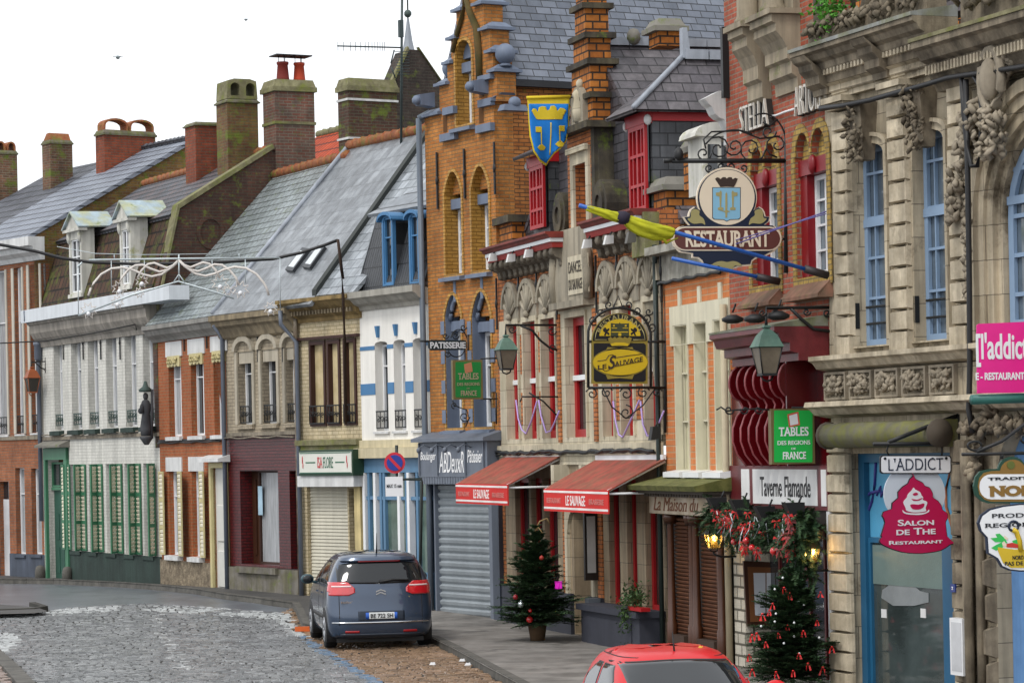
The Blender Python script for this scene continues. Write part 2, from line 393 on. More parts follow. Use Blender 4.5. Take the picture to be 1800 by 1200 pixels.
def leaf(mb,c,a,rnd):
 """one carved acanthus-like lobe: ridged, pointed, curling off the wall"""
 t=rnd.uniform(0,6.28);d=Vector((math.cos(t),rnd.uniform(-.5,.1),math.sin(t))).normalized();sd=Vector((-d.z,0,d.x)).normalized();nrm=Vector((0,-1,0));b=rnd.uniform(.3,.5)*a
 P=[c-d*a*.6,c-d*a*.1+sd*b+nrm*.1*a,c+d*a*.35+sd*b*.8+nrm*.25*a,c+d*a*.9+nrm*.1*a,c+d*a*.35-sd*b*.8+nrm*.25*a,c-d*a*.1-sd*b+nrm*.1*a,c+d*a*.0+nrm*.5*a,c+d*a*.45+nrm*.55*a,c-nrm*.4*a]
 mb.add(P,[(0,6,1),(1,6,7,2),(2,7,3),(3,7,4),(4,7,6,5),(5,6,0),(0,1,8),(1,2,8),(2,3,8),(3,4,8),(4,5,8),(5,0,8)],True)
def barge(mb,pts,wth,h):
 pass

# ================================================================== A: far-left brick house, and the roof beyond it
mA=brickm('orange_red_brick','a2633f','8e5232','7d6656')
mAst=mat('beige_render','b9b3a6',rough=.85,var=.2,streak=.15,bump=.3)
mAbase=mat('blue_grey_plinth','4a515e',rough=.8,var=.3,streak=.25,bump=.35)
mRoofA=mat('grey_concrete_tiles','757b86',c2='858b96',mortar='3a3e46',brick=(.3,.2),axis='x',rough=.5,var=.2,bump=.9,msize=.022,bdist=.02)
mRoofA0=mat('dark_grey_tiles','474a52',c2='5a5c64',mortar='25262b',brick=(.35,.24),axis='x',rough=.6,var=.3,bump=.9,msize=.03,bdist=.02)
A=thing('townhouse','orange brick house with tall beige window strips at the far left, slate-blue plinth','house',FA)
zb=FA.uz(79,768)[1];zc=FA.uz(79,452)[1];zp=FA.uz(40,973)[1]
hl=[FA.rect(*r) for r in((28,44,822,974),(56,73,823,974))];dr=FA.rect(0,17,846,1012)
dr=(dr[0],dr[1],.02,dr[3])
hu=[FA.rect(*r) for r in((-10,12,475,764),(27,41,470,762),(54,72,464,760))]
wall(A,'lower_wall',mA,rectl(-1.5,LA,-.6,zb),[rectl(*h) for h in hl]+[rectl(*dr)])
wall(A,'upper_wall',mA,rectl(-1.5,LA,zb,zc+.3),[rectl(*h) for h in hu])
mb=MB();mb.box(-1.5,dr[0]-.02,-.03,0,-.6,zp);mb.box(dr[1]+.02,LA,-.03,0,-.6,zp);mb.build('plinth',mAbase,A)
mb=MB();mb.box(-1.5,LA,-.04,0,zb-.05,zb+.06);mb.build('string_course',STONEG,A)
for h in hl:window(A,h,.16,PVC,GLASSC,1,(.3,),sill=(.08,.08),sm=mAbase)
for h in hu:
 g=window(A,h,.14,PVC,GLASSC,1,(.32,),sill=(.05,.06));railing(g,h[0],h[1],h[2]+.02,h[2]+.5,.02)
 mb=MB();mb.box(h[0]-.14,h[0]-.002,-.03,0,h[2],h[3]);mb.box(h[1]+.002,h[1]+.10,-.03,0,h[2],h[3]);mb.build('window_surround',mAst,A)
mb=MB();mb.box(dr[0],dr[1],.12,.16,dr[2],dr[3]-.5);d=mb.build('door',mat('grey_white_door',(.5,.5,.51),rough=.5),A)
mb=MB();mb.box(dr[0],dr[1],.14,.17,dr[3]-.49,dr[3]);mb.build('fanlight',GLASS,d)
cornice(A,-1.5,LA+.25,FA.uz(79,415)[1],[(.42,0),(.42,-.24),(.3,-.27),(.26,-.4),(.1,-.5),(.04,-.62)],WHITEW)
ze=FA.uz(79,415)[1];wr,zr=FA.wz(335,245,LA)
mb=MB();mb.quadslab([(-.4,-.4,ze),(LA+.1,-.4,ze),(LA+.1,wr,zr),(-.4,wr,zr)],.1);mb.quadslab([(-.4,wr,zr),(LA+.1,wr,zr),(LA+.1,wr*2,ze),(-.4,wr*2,ze)],.1)
rfA=mb.build('roof',mRoofA,A);tile_ridge(rfA,(-.4,wr,zr+.03),(LA+.1,wr,zr+.03),.1,18,mRoofA0)
mb=MB();vs,fs=fill2d([[(0,5),(wr*2,5),(wr*2,ze-.1),(wr,zr-.06),(-.3,ze+.0),(0,ze-.35),(0,5)][:-1]]);mb.place(vs,fs,LA-.3,LA+.02,'u')
mb.build('gable_wall',brickm('ochre_gable_brick','8a6a34','6e4a2c','7a6a50',moss=.4),A)
def at_ridge(F,px,py,w):return F.uz(px,py,w)
u0=FA.uz(172,290,wr-1.2)[0];u1=FA.uz(183,290,wr-1.2)[0]
cz=FA.uz(225,232,wr-.6)[1]
def arch_cap(ch,u0,u1,w0,w1,z,n,h,m):
 """open terracotta hoods along w on a chimney"""
 c=MB();d=(w1-w0)/n
 for i in range(n):
  a=w0+d*i;outer=[(a+.02,z)]+arc(a+d/2,z+h*.45,d/2-.02,h*.55,180,0,8)+[(a+d-.02,z)]
  inner=[(a+.07,z+.02)]+arc(a+d/2,z+h*.42,d/2-.08,h*.42,180,0,8)+[(a+d-.07,z+.02)]
  vs,fs=fill2d([outer,inner]);c.place(vs,fs,u0+.04,u1-.04,'u')
 c.build('chimney_hood',m,ch)
def chimney_px(bld,F,uc,du,x0,x1,ytop,zbase,**k):
 """chimney whose face towards the camera (plane u=uc) spans x0..x1, top at ytop"""
 w0=F.wz(x0,ytop,uc)[0];w1,zt=F.wz(x1,ytop,uc)
 return chimney(bld,uc-du,uc,w0,w1,zbase,zt,**k),w0,w1,zt
BRA=brickm('red_chimney_brick','96482c','7d3c26','6a5244',moss=.1)
uc=FA.uz(183,300,wr-1.3)[0]
ch,w0,w1,zt=chimney_px(A,FA,uc,.55,183,273,236,zr-1.6,m=BRA,capt=.06,over=.04)
arch_cap(ch,uc-.5,uc,w0,w1,zt+.05,2,.36,TERRA)
# ------------------------------------------------------------------ A0
FA0=Fac(FA.X,FA.Y,42)
A0=thing('townhouse','house beyond the left edge, only its dark tiled roof and two chimneys showing','house',FA,at=(-4.9,0.6,0))
def offA0(p):return(p[0]+4.9,p[1]-.6,p[2])
mb=MB();mb.quadslab([offA0((-5,-.2,ze+.1)),offA0((-.42,-.2,ze+.1)),offA0((-.42,wr,zr-.1)),offA0((-5,wr,zr-.1))],.1)
mb.quadslab([offA0((-5,wr,zr-.1)),offA0((-.42,wr,zr-.1)),offA0((-.42,2*wr,ze)),offA0((-5,2*wr,ze))],.1);mb.build('roof',mRoofA0,A0)
mb=MB();mb.box(-.1,3.3,-.3,7,-.5,ze-.1);mb.build('wall',mA,A0)
for(x0,x1,xl,yt,hood) in((88,127,75,250,1),(-6,30,-14,268,2)):
 ww=wr-1.6;uc=FA.uz(x0,290,ww)[0]
 w0=FA.wz(x0,yt,uc)[0];w1,zt=FA.wz(x1,yt,uc)
 ch=chimney(A0,uc-.55+4.9,uc+4.9,w0-.6,w1-.6,zr-2.2,zt,m=OLDBRICK,capt=.05,over=.03)
 if hood==2:arch_cap(ch,uc-.5+4.9,uc+4.9,w0-.6,w1-.6,zt+.03,2,.3,TERRA)
 else:m_=MB();m_.hexa([offA0(p) for p in[(uc-.5,w0+.02,zt+.04),(uc-.05,w0+.02,zt+.04),(uc-.05,w1-.02,zt+.04),(uc-.5,w1-.02,zt+.04),(uc-.4,w0+.08,zt+.26),(uc-.15,w0+.04,zt+.26),(uc-.15,w1-.04,zt+.26),(uc-.4,w1-.04,zt+.26)]]);m_.build('chimney_hood',TERRA,ch)
# drain pipe between A and B
mb=MB();uB=.12;zg=FB.uz(80,545)[1]
mb.tube([(.05,-.42,zg),(.05,-.42,zg-.25),(.1,-.1,zg-.6),(.1,-.1,1.6)],.06,8);mb.lathe((.1,-.1,zg-1.35),[(.08,0),(.11,.05),(.11,.4),(.13,.42),(.13,.5)],8);
PIPEB_MB=mb

# ================================================================== B: long white house with green shutters
mB=brickm('white_painted_brick','d2d0c8','cbc9c1','bfbdb5',bh=.08,var=.14,speck=.08,streak=.22,bump=.45)
mGreen=mat('green_paint','3f7557',rough=.5,var=.2,streak=.15,bump=.15)
mDGreen=mat('dark_green_plinth','2b3c36',rough=.8,var=.4,streak=.3,bump=.5)
mCream=mat('cream_louvre_paint','d3ccb6',rough=.6,var=.15,bump=.1)
B=thing('townhouse','long white painted house with green louvred shutters and two mansard dormers','house',FB)
zs=FB.uz(180,763)[1];zc=FB.uz(180,568)[1];zp=FB.uz(200,972)[1]
up=[FB.rect(*r) for r in((95,110,602,756),(126,143,597,754),(155,173,590,752),(187,206,587,752),(220,240,585,750),(252,271,583,748))]
zt=sum(h[3] for h in up)/6;z0=sum(h[2] for h in up)/6
up=[(a,b,z0,zt) for a,b,_,_ in up]
lo=[FB.rect(*r) for r in((125,141,815,967),(157,170,815,970),(187,203,815,972),(220,235,815,974),(253,270,815,976))]
z0=sum(h[2] for h in lo)/5;zt=sum(h[3] for h in lo)/5;lo=[(a,b,z0,zt) for a,b,_,_ in lo]
dr=FB.rect(86,118,788,1016);dr=(dr[0],dr[1],-.05,dr[3])
gd=[rectl(*h) for h in up]
wall(B,'upper_wall',mB,rectl(0,LB,zs,zc+.5),[[(a,c),(b,c),(b,d)]+arc((a+b)/2,d,(b-a)/2,.07,0,180,6)[1:-1]+[(a,d)] for a,b,c,d in up])
wall(B,'lower_wall',mB,rectl(0,LB,-.6,zs),[rectl(*h) for h in lo]+[rectl(dr[0],dr[1],-.3,dr[3])])
mb=MB();mb.box(dr[1]+.03,LB,-.03,0,-.6,zp);mb.build('plinth',mDGreen,B)
mb=MB();mb.box(0,LB,-.05,0,zs-.1,zs-.01);mb.tube([(0.1+i*.5,-.07,zs+.02+.03*math.sin(i*1.7)) for i in range(19)],.018,5);mb.build('string_course',STONEG,B)
for h in up:
 g=window(B,h,.2,PVC,GLASSC,2,(.33,),sill=None)
 railing(g,h[0]+.02,h[1]-.02,h[2]+.12,h[2]+.42,.04,mat('dark_green_iron',(.015,.05,.04),rough=.5),4)
 mb=MB();mb.hexa([(h[0]-.06,-.14,zs+.02),(h[1]+.06,-.14,zs+.02),(h[1]+.06,0,zs+.02),(h[0]-.06,0,zs+.02),(h[0]-.06,-.14,h[2]-.03),(h[1]+.06,-.14,h[2]-.03),(h[1]+.06,.14,h[2]),(h[0]-.06,.14,h[2])]);mb.build('sill',mDGreen,g)
mb=MB()
for x in(113,148,179,213):u=FB.uz(x,610)[0];anchor(mb,u,FB.uz(x,632)[1],FB.uz(x,572)[1],r=.014)
mb.build('tie_anchor',IRON,B)
for h in lo:window(B,h,.22,PVC,GLASSC,1,(.3,),sill=(.06,.1),sm=mDGreen)
# door and its green surround
mb=MB();zt=FB.uz(100,812)[1];u0=FB.uz(83,900)[0];u1=FB.uz(123,900)[0]
mb.box(u0,dr[0],-.08,.1,-.3,dr[3]);mb.box(dr[1],u1,-.08,.1,-.3,dr[3]);mb.box(u0,u1,-.09,.12,dr[3]-.3,dr[3]+.02);mb.box(dr[0],dr[1],.08,.14,zt-.75,zt-.68);fr=mb.build('door_surround',mGreen,B)
mb=MB();mb.hexa([(u0-.1,-.3,dr[3]+.03),(u1+.1,-.3,dr[3]+.03),(u1+.1,0,dr[3]+.03),(u0-.1,0,dr[3]+.03),(u0-.1,-.3,dr[3]+.09),(u1+.1,-.3,dr[3]+.09),(u1+.1,0,dr[3]+.22),(u0-.1,0,dr[3]+.22)]);mb.build('hood',CONC,fr)
mb=MB();mb.box(dr[0],dr[1],.16,.2,-.1,zt-.76)
for k in range(2):
 for z_ in(.2,1.1):mb.box(dr[0]+.1+k*.42,dr[0]+.42+k*.42,.145,.16,z_,z_+.7)
d=mb.build('door',mat('dark_green_door','1f4a3c',rough=.5),B);window(B,(dr[0],dr[1],zt-.67,zt),.12,mGreen,GLASS,2,())
# open shutters
def shutter(bld,u,wd,z0,z1,ang,fm,lm,hinge=-.05,seed=0):
 """one louvred leaf hinged at u, opened by ang degrees off the wall (0 = flat on the wall to the right)"""
 f=MB();l=MB();t=.035;a=R(ang)
 def tr(x,y,z):return(u+x*math.cos(a)+y*math.sin(a),hinge-x*math.sin(a)+y*math.cos(a)-.0,z)
 def bx(m_,x0,x1,y0,y1,za,zb_):m_.hexa([tr(*p) for p in[(x0,y0,za),(x1,y0,za),(x1,y1,za),(x0,y1,za),(x0,y0,zb_),(x1,y0,zb_),(x1,y1,zb_),(x0,y1,zb_)]])
 bx(f,0,.05,-t,0,z0,z1);bx(f,wd-.05,wd,-t,0,z0,z1);H=z1-z0
 for q in(0,.33,.66,1):zc_=z0+H*q;bx(f,.05,wd-.05,-t,0,max(z0,zc_-.045),min(z1,zc_+.045))
 o=f.build('shutter',fm,bld);n=int(H/.1)
 for i in range(n):
  zz=z0+.05+(H-.1)*i/n;l.hexa([tr(*p) for p in[(.05,-t+.004,zz),(wd-.05,-t+.004,zz),(wd-.05,-.006,zz+.05),(.05,-.006,zz+.05),(.05,-t+.004,zz+.05),(wd-.05,-t+.004,zz+.05),(wd-.05,-.006,zz+.085),(.05,-.006,zz+.085)]])
 l.build('louvres',lm,o);return o
za,zb2=lo[0][2]+.02,lo[0][3]
us=[FB.uz(x,890)[0] for x in(113,140,169,203,235,269)]
for i,u in enumerate(us):
 shutter(B,u,.3,za,zb2,4+i%3,mGreen,mCream);shutter(B,u+.62,.3,za,zb2,176-(i%2)*3,mGreen,mCream) if i<5 else None
 if 0<i:shutter(B,u+.33,.26,za,zb2,62,mGreen,mCream)
# cornice and mansard
zf=FB.uz(285,503,-.45)[1];uE=FB.uz(297,512,-.45)[0]
cornice(B,-.3,uE,zf,[(.45,0),(.45,-.34)],mat('white_gutter_board',(.6,.63,.66),rough=.5,var=.1,streak=.12),name='gutter')
cornice(B,0,LB,zf-.34,[(.36,0),(.36,-.06),(.3,-.1),(.28,-.3),(.2,-.45),(.08,-.56),(.05,-.68)],mat('grey_moulding','9a9389',rough=.8,var=.2,streak=.4))
wb,zbk=FB.wz(315,370,LB);wr,zr=FB.wz(475,265,LB)
mTile=mat('brown_mossy_tiles','4e3527',c2='38291e',mortar='1c1510',brick=(.3,.34),axis='x',rough=.9,var=.4,vs=1.4,moss=.42,moss_col='4d5420',bump=.8,msize=.03,streak=.2)
mTileU=mat('weathered_grey_pantiles','565a62',c2='6a5a58',mortar='26272b',brick=(.24,.17),axis='x',rough=.6,var=.4,bump=1,msize=.03,bdist=.02)
mb=MB();mb.quadslab([(0,-.05,zf-.03),(LB-.3,-.05,zf-.03),(LB-.3,wb,zbk),(0,wb,zbk)],.1);mb.build('mansard',mTile,B)
mb=MB();mb.quadslab([(0,wb-.15,zbk-.08),(LB-.32,wb-.15,zbk-.08),(LB-.32,wr,zr),(0,wr,zr)],.1);mb.quadslab([(0,wr,zr),(LB-.32,wr,zr),(LB-.32,2*wr,zbk),(0,2*wr,zbk)],.1)
rf=mb.build('roof',mTileU,B);tile_ridge(rf,(0,wr,zr+.03),(LB-.3,wr,zr+.03),.11,26)
gp=[(0,3.5),(2*wr,3.5),(2*wr,zbk),(wr,zr+.02),(wb,zbk+.02),(-.02,zf-.1),(-.02,zf-.9)]
mG=brickm('dark_gable_brick','57372a','46302a','4e463a',moss=.22,var=.45)
mb=MB();vs,fs=fill2d([gp]);mb.place(vs,fs,LB-.3,LB,'u');gw=mb.build('gable_wall',mG,B)
mV=mat('mossy_verge','6f6a4e',c2='7e7a5c',rough=.95,var=.45,vs=3,moss=.45,moss_col='6b7034',bump=.6)
def verge(bld,pts,u0,u1,t=.1,m=mV,name='verge'):
 mb=MB()
 for(a,b) in zip(pts[:-1],pts[1:]):
  mb.hexa([(u0,a[0],a[1]),(u1,a[0],a[1]),(u1,b[0],b[1]),(u0,b[0],b[1]),(u0,a[0]-.04,a[1]+t),(u1,a[0]-.04,a[1]+t),(u1,b[0]-.04,b[1]+t),(u0,b[0]-.04,b[1]+t)])
 return mb.build(name,m,bld)
verge(gw,[(.02,zf-.5),(wb,zbk+.05),(wr+.1,zr+.06)],LB-.36,LB+.05)
c_,z_=FB.wz(370,408,LB);mb=MB();vs,fs=fill2d([arc(c_,z_,.36,.42,0,360,24)[:-1],arc(c_,z_,.27,.32,0,360,24)[:-1]]);mb.place(vs,fs,LB-.01,LB+.03,'u');mb.build('blind_oculus',mG,gw)
# dormers
mDw=mat('dormer_white_paint','c8c6bd',rough=.7,var=.15,streak=.3,moss=.2,moss_col='8f9162')
for(x0,x1,yb,yt,x2) in((123,145,522,402,166),(212,231,508,384,260)):
 ub0,ub1,zb_,zt_=FB.rect(x0,x1,yt,yb,.02);wd=FB.wz(x2,yt+20,ub1)[0]
 hl=(ub0+.14,ub1-.14,zb_+.12,zt_-.28)
 mb=MB();vs,fs=fill2d([rectl(ub0,ub1,zb_,zt_),rectl(*hl)]);mb.place(vs,fs,0,.1,'w');mb.box(ub1-.1,ub1-.002,.1,wd,zb_+.02,zt_-.002);mb.box(ub0+.002,ub0+.1,.1,wd,zb_+.02,zt_-.002)
 mb.blob((ub0+.07,-.02,zt_-.2),(.07,.07,.18));mb.blob((ub1-.07,-.02,zt_-.2),(.07,.07,.18));mb.box(ub0-.02,ub1+.02,-.05,.02,zb_-.02,zb_+.08)
 vs,fs=fill2d([[(ub0-.12,zt_),(ub1+.12,zt_),((ub0+ub1)/2,zt_+.42)]]);mb.place(vs,fs,-.06,.1,'w');mb.box(ub0-.16,ub1+.16,-.12,.12,zt_-.08,zt_-.003)
 dm=mb.build('dormer',mDw,B);window(dm,hl,.05,PVC,GLASS,2,(.33,.66),fw=.04)
 mb=MB();uc=(ub0+ub1)/2;wk=wd+.55
 mb.quadslab([(uc,-.14,zt_+.46),(ub1+.2,-.14,zt_+.02),(ub1+.2,wk,zt_+.05),(uc,wk,zt_+.48)],.04);mb.quadslab([(uc,-.14,zt_+.46),(ub0-.2,-.14,zt_+.02),(ub0-.2,wk,zt_+.05),(uc,wk,zt_+.48)],.04)
 mb.build('dormer_roof',mat('pale_lead_moss','9fb0b8',c2='a9ad8c',rough=.5,var=.2,moss=.12,streak=.2),dm)
# chimneys of B
ucb=LB-.35
for nm,(x0,x1,yt,base) in{'low':(343,386,218,1.2),'arch':(399,453,178,1.5)}.items():
 ww=wr-.8;uc=FB.uz(x0,250,ww)[0]
 ch,w0,w1,zt=chimney_px(B,FB,uc,.75,x0,x1,yt,zr-1.5,m=BRA if nm=='low' else brickm('yellow_brown_brick','7a6038','6a4030','6a6046',moss=.45,var=.45),capt=.04,over=.05)
 if nm=='arch':
  c=MB();zt2=FB.wz(x1,140,uc)[1];o=rectl(w0+.03,w1-.03,zt+.04,zt2-.08);o=[(w0+.0,zt+.04),(w1,zt+.04),(w1-.03,zt2-.05),(w1-.2,zt2),(w0+.2,zt2),(w0+.03,zt2-.05)]
  d_=(w1-w0)/2;hs=[archl(w0+.1+d_*i,w0+d_-.06+d_*i,zt+.12,zt2-.1) for i in(0,1)]
  vs,fs=fill2d([o]+hs);c.place(vs,fs,uc-.75,uc,'u');c.build('chimney_hood',mV,ch)
ub=FB.uz(415,285,wr-.3)
big_u=LB+.05
PIPEB_MB.build('drainpipe',PIPE,B)
w0=FB.wz(486,300,big_u)[0];w1,zt=FB.wz(552,150,big_u)
ch=chimney(B,LB-.75,LB+.05,w0,w1,zr-2.2,zt,capt=.12,over=.06,cap=mV,bands=((FB.wz(500,218,big_u)[1],.07),),m=brickm('weathered_stack_brick','7c4e40','6b5a50','7a7264',moss=.12,var=.5))
mb=MB()
for x,r_ in((497,.16),(526,.15)):
 wc,zc2=FB.wz(x,128,LB-.35);wc=min(max(wc,w0+.2),w1-.15)
 p=MB();p.lathe((LB-.35,wc,zt+.1),[(r_*1.15,0),(r_,.1),(r_*.82,.42),(r_*.95,.44),(r_*.95,.5)],12);pot=p.build('chimney_pot',mat('pot_clay_%d'%x,('6a2016','a83a1c')[x>500],rough=.7,var=.3),ch)
 for a in range(3):mb.tube([(LB-.35+.1*math.cos(a*2.1),wc+.1*math.sin(a*2.1),zt+.58),(LB-.35+.1*math.cos(a*2.1),wc+.1*math.sin(a*2.1),zt+.74)],.012,4)
 mb.box(LB-.6,LB-.1,wc-.26,wc+.26,zt+.74,zt+.77)
mb.build('pot_cowl',IRON,ch)

# ================================================================== C: narrow orange house, yellow shutters
mC=brickm('bright_orange_brick','a65a32','9a5029','947050',var=.2)
mYel=mat('pale_yellow_paint','bdb182',rough=.6,var=.2,bump=.1)
mRub=mat('rough_rubble_render','6e6252',c2='8a7d68',rough=.95,var=.4,vs=4,bump=1,bscale=14,bdist=.04)
HC=thing('townhouse','narrow orange brick house with pale yellow shutters and yellow window crests','house',FC_)
zs=FC_.uz(340,772)[1];zc=FC_.uz(340,578)[1];zp=FC_.uz(335,986)[1]
up=[FC_.rect(*r) for r in((297,319,626,764),(336,359,622,765),(376,398,618,766))]
z0,zt=[sum(h[i] for h in up)/3 for i in(2,3)];up=[(a,b,z0,zt) for a,b,_,_ in up]
lo=[FC_.rect(*r) for r in((298,319,828,975),(338,357,826,978))];lo=[(a,b,lo[0][2],lo[0][3]) for a,b,_,_ in lo]
dr=FC_.rect(376,399,822,1028);dr=(dr[0],dr[1],0.05,dr[3])
wall(HC,'upper_wall',mC,rectl(0,LC,zs,zc+.3),[rectl(*h) for h in up])
wall(HC,'lower_wall',mC,rectl(0,LC,-.6,zs),[rectl(*h) for h in lo]+[rectl(*dr)])
mb=MB();mb.box(0,dr[0]-.12,-.05,0,-.6,zp);mb.build('plinth',mRub,HC)
mb=MB();mb.tube([(i*.4,-.05,zs-.06+.02*math.sin(i*2.)) for i in range(12)],.022,5);mb.box(0,LC,-.03,0,zs-.04,zs+.02);mb.build('string_course',IRON,HC)
for h in up:
 g=window(HC,h,.16,PVC,GLASSC if h is up[0] else GLASS,2,(.28,),sill=(.1,.1));mb=MB();mb.box(h[0]-.12,h[1]+.12,-.03,0,h[3],h[3]+.36);mb.build('lintel',WHITEW,g)
 mb=MB();a,b=h[0]+.0,h[1]+.0;o=[(a,h[3]+.02),(a,h[3]-.24)]+[(a+(b-a)*i/8,h[3]-.2-.05*(i%2)) for i in range(1,8)]+[(b,h[3]-.24),(b,h[3]+.02)]
 vs,fs=fill2d([o]);mb.place(vs,fs,-.04,.02,'w');ornament(mb,a+.08,b-.08,h[3]-.2,h[3],-.045,12,3,.09,.02);mb.build('window_crest',mYel,g)
mb=MB()
for x in(326,366):u=FC_.uz(x,610)[0];anchor(mb,u,zt+.1,zt+.75,r=.012)
mb.build('tie_anchor',IRON,HC)
for h in lo:
 g=window(HC,h,.14,PVC,GLASSC,1,(.3,),sill=(.14,.12));mb=MB();mb.box(h[0]-.14,h[1]+.14,-.03,0,h[3],h[3]+.34);mb.build('lintel',WHITEW,g)
for k,(x,wd,ang) in enumerate(((286,.42,5),(319,.62,12),(357,.45,8))):
 shutter(HC,FC_.uz(x,900)[0],wd,lo[0][2],lo[0][3],ang,mYel,mCream,hinge=-.06)
mb=MB();mb.box(dr[0]-.13,dr[0],-.06,.05,-.3,dr[3]+.12);mb.box(dr[1],dr[1]+.13,-.06,.05,-.3,dr[3]+.12);mb.box(dr[0],dr[1],-.06,.05,dr[3],dr[3]+.12);fr=mb.build('door_surround',mYel,HC)
mb=MB();mb.hexa([(dr[0]-.3,-.3,dr[3]+.14),(dr[1]+.3,-.3,dr[3]+.14),(dr[1]+.3,0,dr[3]+.14),(dr[0]-.3,0,dr[3]+.14),(dr[0]-.3,-.3,dr[3]+.22),(dr[1]+.3,-.3,dr[3]+.22),(dr[1]+.3,0,dr[3]+.3),(dr[0]-.3,0,dr[3]+.3)]);mb.build('hood',WHITEW,fr)
mb=MB();mb.box(dr[0],dr[1],.06,.1,-.1,dr[3])
for z_ in(.25,1.3):mb.block(dr[0]+.12,dr[1]-.12,.03,.06,z_,z_+.85,.02)
mb.build('door',mat('pale_door_paint',(.55,.54,.5),rough=.5,var=.12),HC)
zg=FC_.uz(340,561,-.3)[1]
cornice(HC,-.25,LC+.1,zg,[(.32,0),(.32,-.1),(.27,-.13),(.22,-.24),(.1,-.33),(.05,-.4)],mat('grey_white_gutter','8d8a84',rough=.7,var=.25,streak=.3),name='gutter')
mSlC=mat('greenish_wet_slate','848c8d',c2='9aa3a6',mortar='4c5452',brick=(.3,.16),axis='x',spec=.6,rough=.25,var=.25,vs=.7,streak=.25,moss=.1,moss_col='6d7856',bump=.5,msize=.014)
wr,zr=FC_.wz(612,275,LC)
mb=MB();mb.quadslab([(-.02,-.3,zg+.02),(LC,-.3,zg+.02),(LC,wr,zr),(-.02,wr,zr)],.08);mb.quadslab([(-.02,wr,zr),(LC,wr,zr),(LC,2*wr,zg),(-.02,2*wr,zg)],.08);rf=mb.build('roof',mSlC,HC)
tile_ridge(rf,(-.02,wr,zr+.02),(LC,wr,zr+.02),.12,12)
wD,zD=wr,zr

# ================================================================== D: beige house with dark red tiled ground floor
mD=brickm('beige_painted_brick','ada08a','a39680','8d8270',bh=.08,var=.2,streak=.3,speck=.1)
mClar=brickm('dark_red_glazed_tiles','5f1b1d','4e1719','2a1012',bw=.2,bh=.07,rough=.3,var=.2,streak=.1,speck=.1)
HD=thing('townhouse','beige house with dark red tiled ground floor and three arched upper windows','house',FD)
zs=FD.uz(465,765)[1];zc=FD.uz(455,582)[1];zp=FD.uz(465,998)[1]
up=[FD.rect(*r) for r in((419,445,618,744),(461,488,614,744),(503,529,611,744))];z0,zt=[sum(h[i] for h in up)/3 for i in(2,3)];up=[(a,min(b,LD-.06),z0,zt) for a,b,_,_ in up]
op=FD.rect(423,490,827,992);op2=FD.rect(510,529,827,1000)
wall(HD,'upper_wall',mD,rectl(0,LD,zs,zc+.4),[rectl(*h) for h in up])
wall(HD,'lower_wall',mClar,rectl(0,LD,zp,zs),[rectl(*op),rectl(op2[0],min(op2[1],LD-.05),op2[2],op2[3])],0,.45)
mb=MB();mb.box(0,LD,-.06,.4,-.6,zp-.003);mb.box(op[0]-.05,op[1]+.05,-.14,-.06,zp-.12,zp+.02);mb.build('plinth',mat('grey_stone_plinth','77726a',c2='66624f',rough=.9,var=.3,streak=.3,moss=.15,bump=.4),HD)
for h in up:
 g=window(HD,h,.2,PVC,GLASS,2,(.3,),sill=(.08,.1),sm=mD);railing(g,h[0]+.02,h[1]-.02,h[2]+.03,h[2]+.42,.03)
 mb=MB();mb.box(h[0]+.02,h[1]-.02,.02,.12,h[3]-.26,h[3]-.002);c=(h[0]+h[1])/2;hw=(h[1]-h[0])/2+.14
 vs,fs=fill2d([arc(c,h[3]+.02,hw,.34,0,180,14)+arc(c,h[3]+.02,hw-.13,.22,180,0,14)]);mb.place(vs,fs,-.09,0,'w');mb.box(h[0]-.12,h[0]-.003,-.04,0,h[2],h[3]);mb.box(h[1]+.003,min(h[1]+.12,LD),-.04,0,h[2],h[3]);mb.build('window_hood',mat('pale_stone_trim','b3aa98',rough=.8,var=.25,streak=.3,bump=.2),g)
mb=MB()
for x in(455,499):u=FD.uz(x,600)[0];anchor(mb,u,FD.uz(x,636)[1],FD.uz(x,576)[1],r=.013)
mb.build('tie_anchor',IRON,HD)
mb=MB();mb.box(0,LD,-.07,0,zs,zs+.08);mb.tube([(i*.4,-.1,zs-.04+.02*math.sin(i*2.)) for i in range(10)],.02,5);mb.build('string_course',STONEG,HD)
ud=FD.uz(463,900,.4)[0]
mb=MB();mb.box(op[0]+.001,ud,.3,.36,op[2],op[3]);mb.box(op[0]+.1,ud-.1,.27,.3,op[2]+.2,op[3]-.2);d=mb.build('door',mat('brown_varnished_door','3c2214',rough=.35,var=.25,stretch=(8,8,.6)),HD)
mb=MB();mb.box(op[0]+.38,op[0]+.6,.262,.268,op[2]+1.1,op[2]+1.75);mb.build('notice',mat('pale_notice_paper',(.35,.5,.6),rough=.8),d)
window(HD,(ud+.02,op[1]-.002,op[2],op[3]),.3,mat('brown_frame','3a2216',rough=.5),GLASSC,1,(),fw=.05)
mb=MB();mb.box(op2[0]+.001,min(op2[1],LD-.05)-.001,.3,.34,op2[2],op2[3]);mb.build('dark_back_panel',mat('near_black_red','2a1216',rough=.5),HD)  # near-black red panel set back in the narrow opening
zg=FD.uz(455,546,-.35)[1]
mDc=mat('dirty_ochre_cornice','9a8b70',c2='857760',rough=.85,var=.3,streak=.4,bump=.3)
cornice(HD,-.1,LD+.05,zg,[(.36,0),(.36,-.12),(.3,-.15),(.28,-.24),(.2,-.3),(.14,-.42),(.1,-.5),(.04,-.54)],mDc)
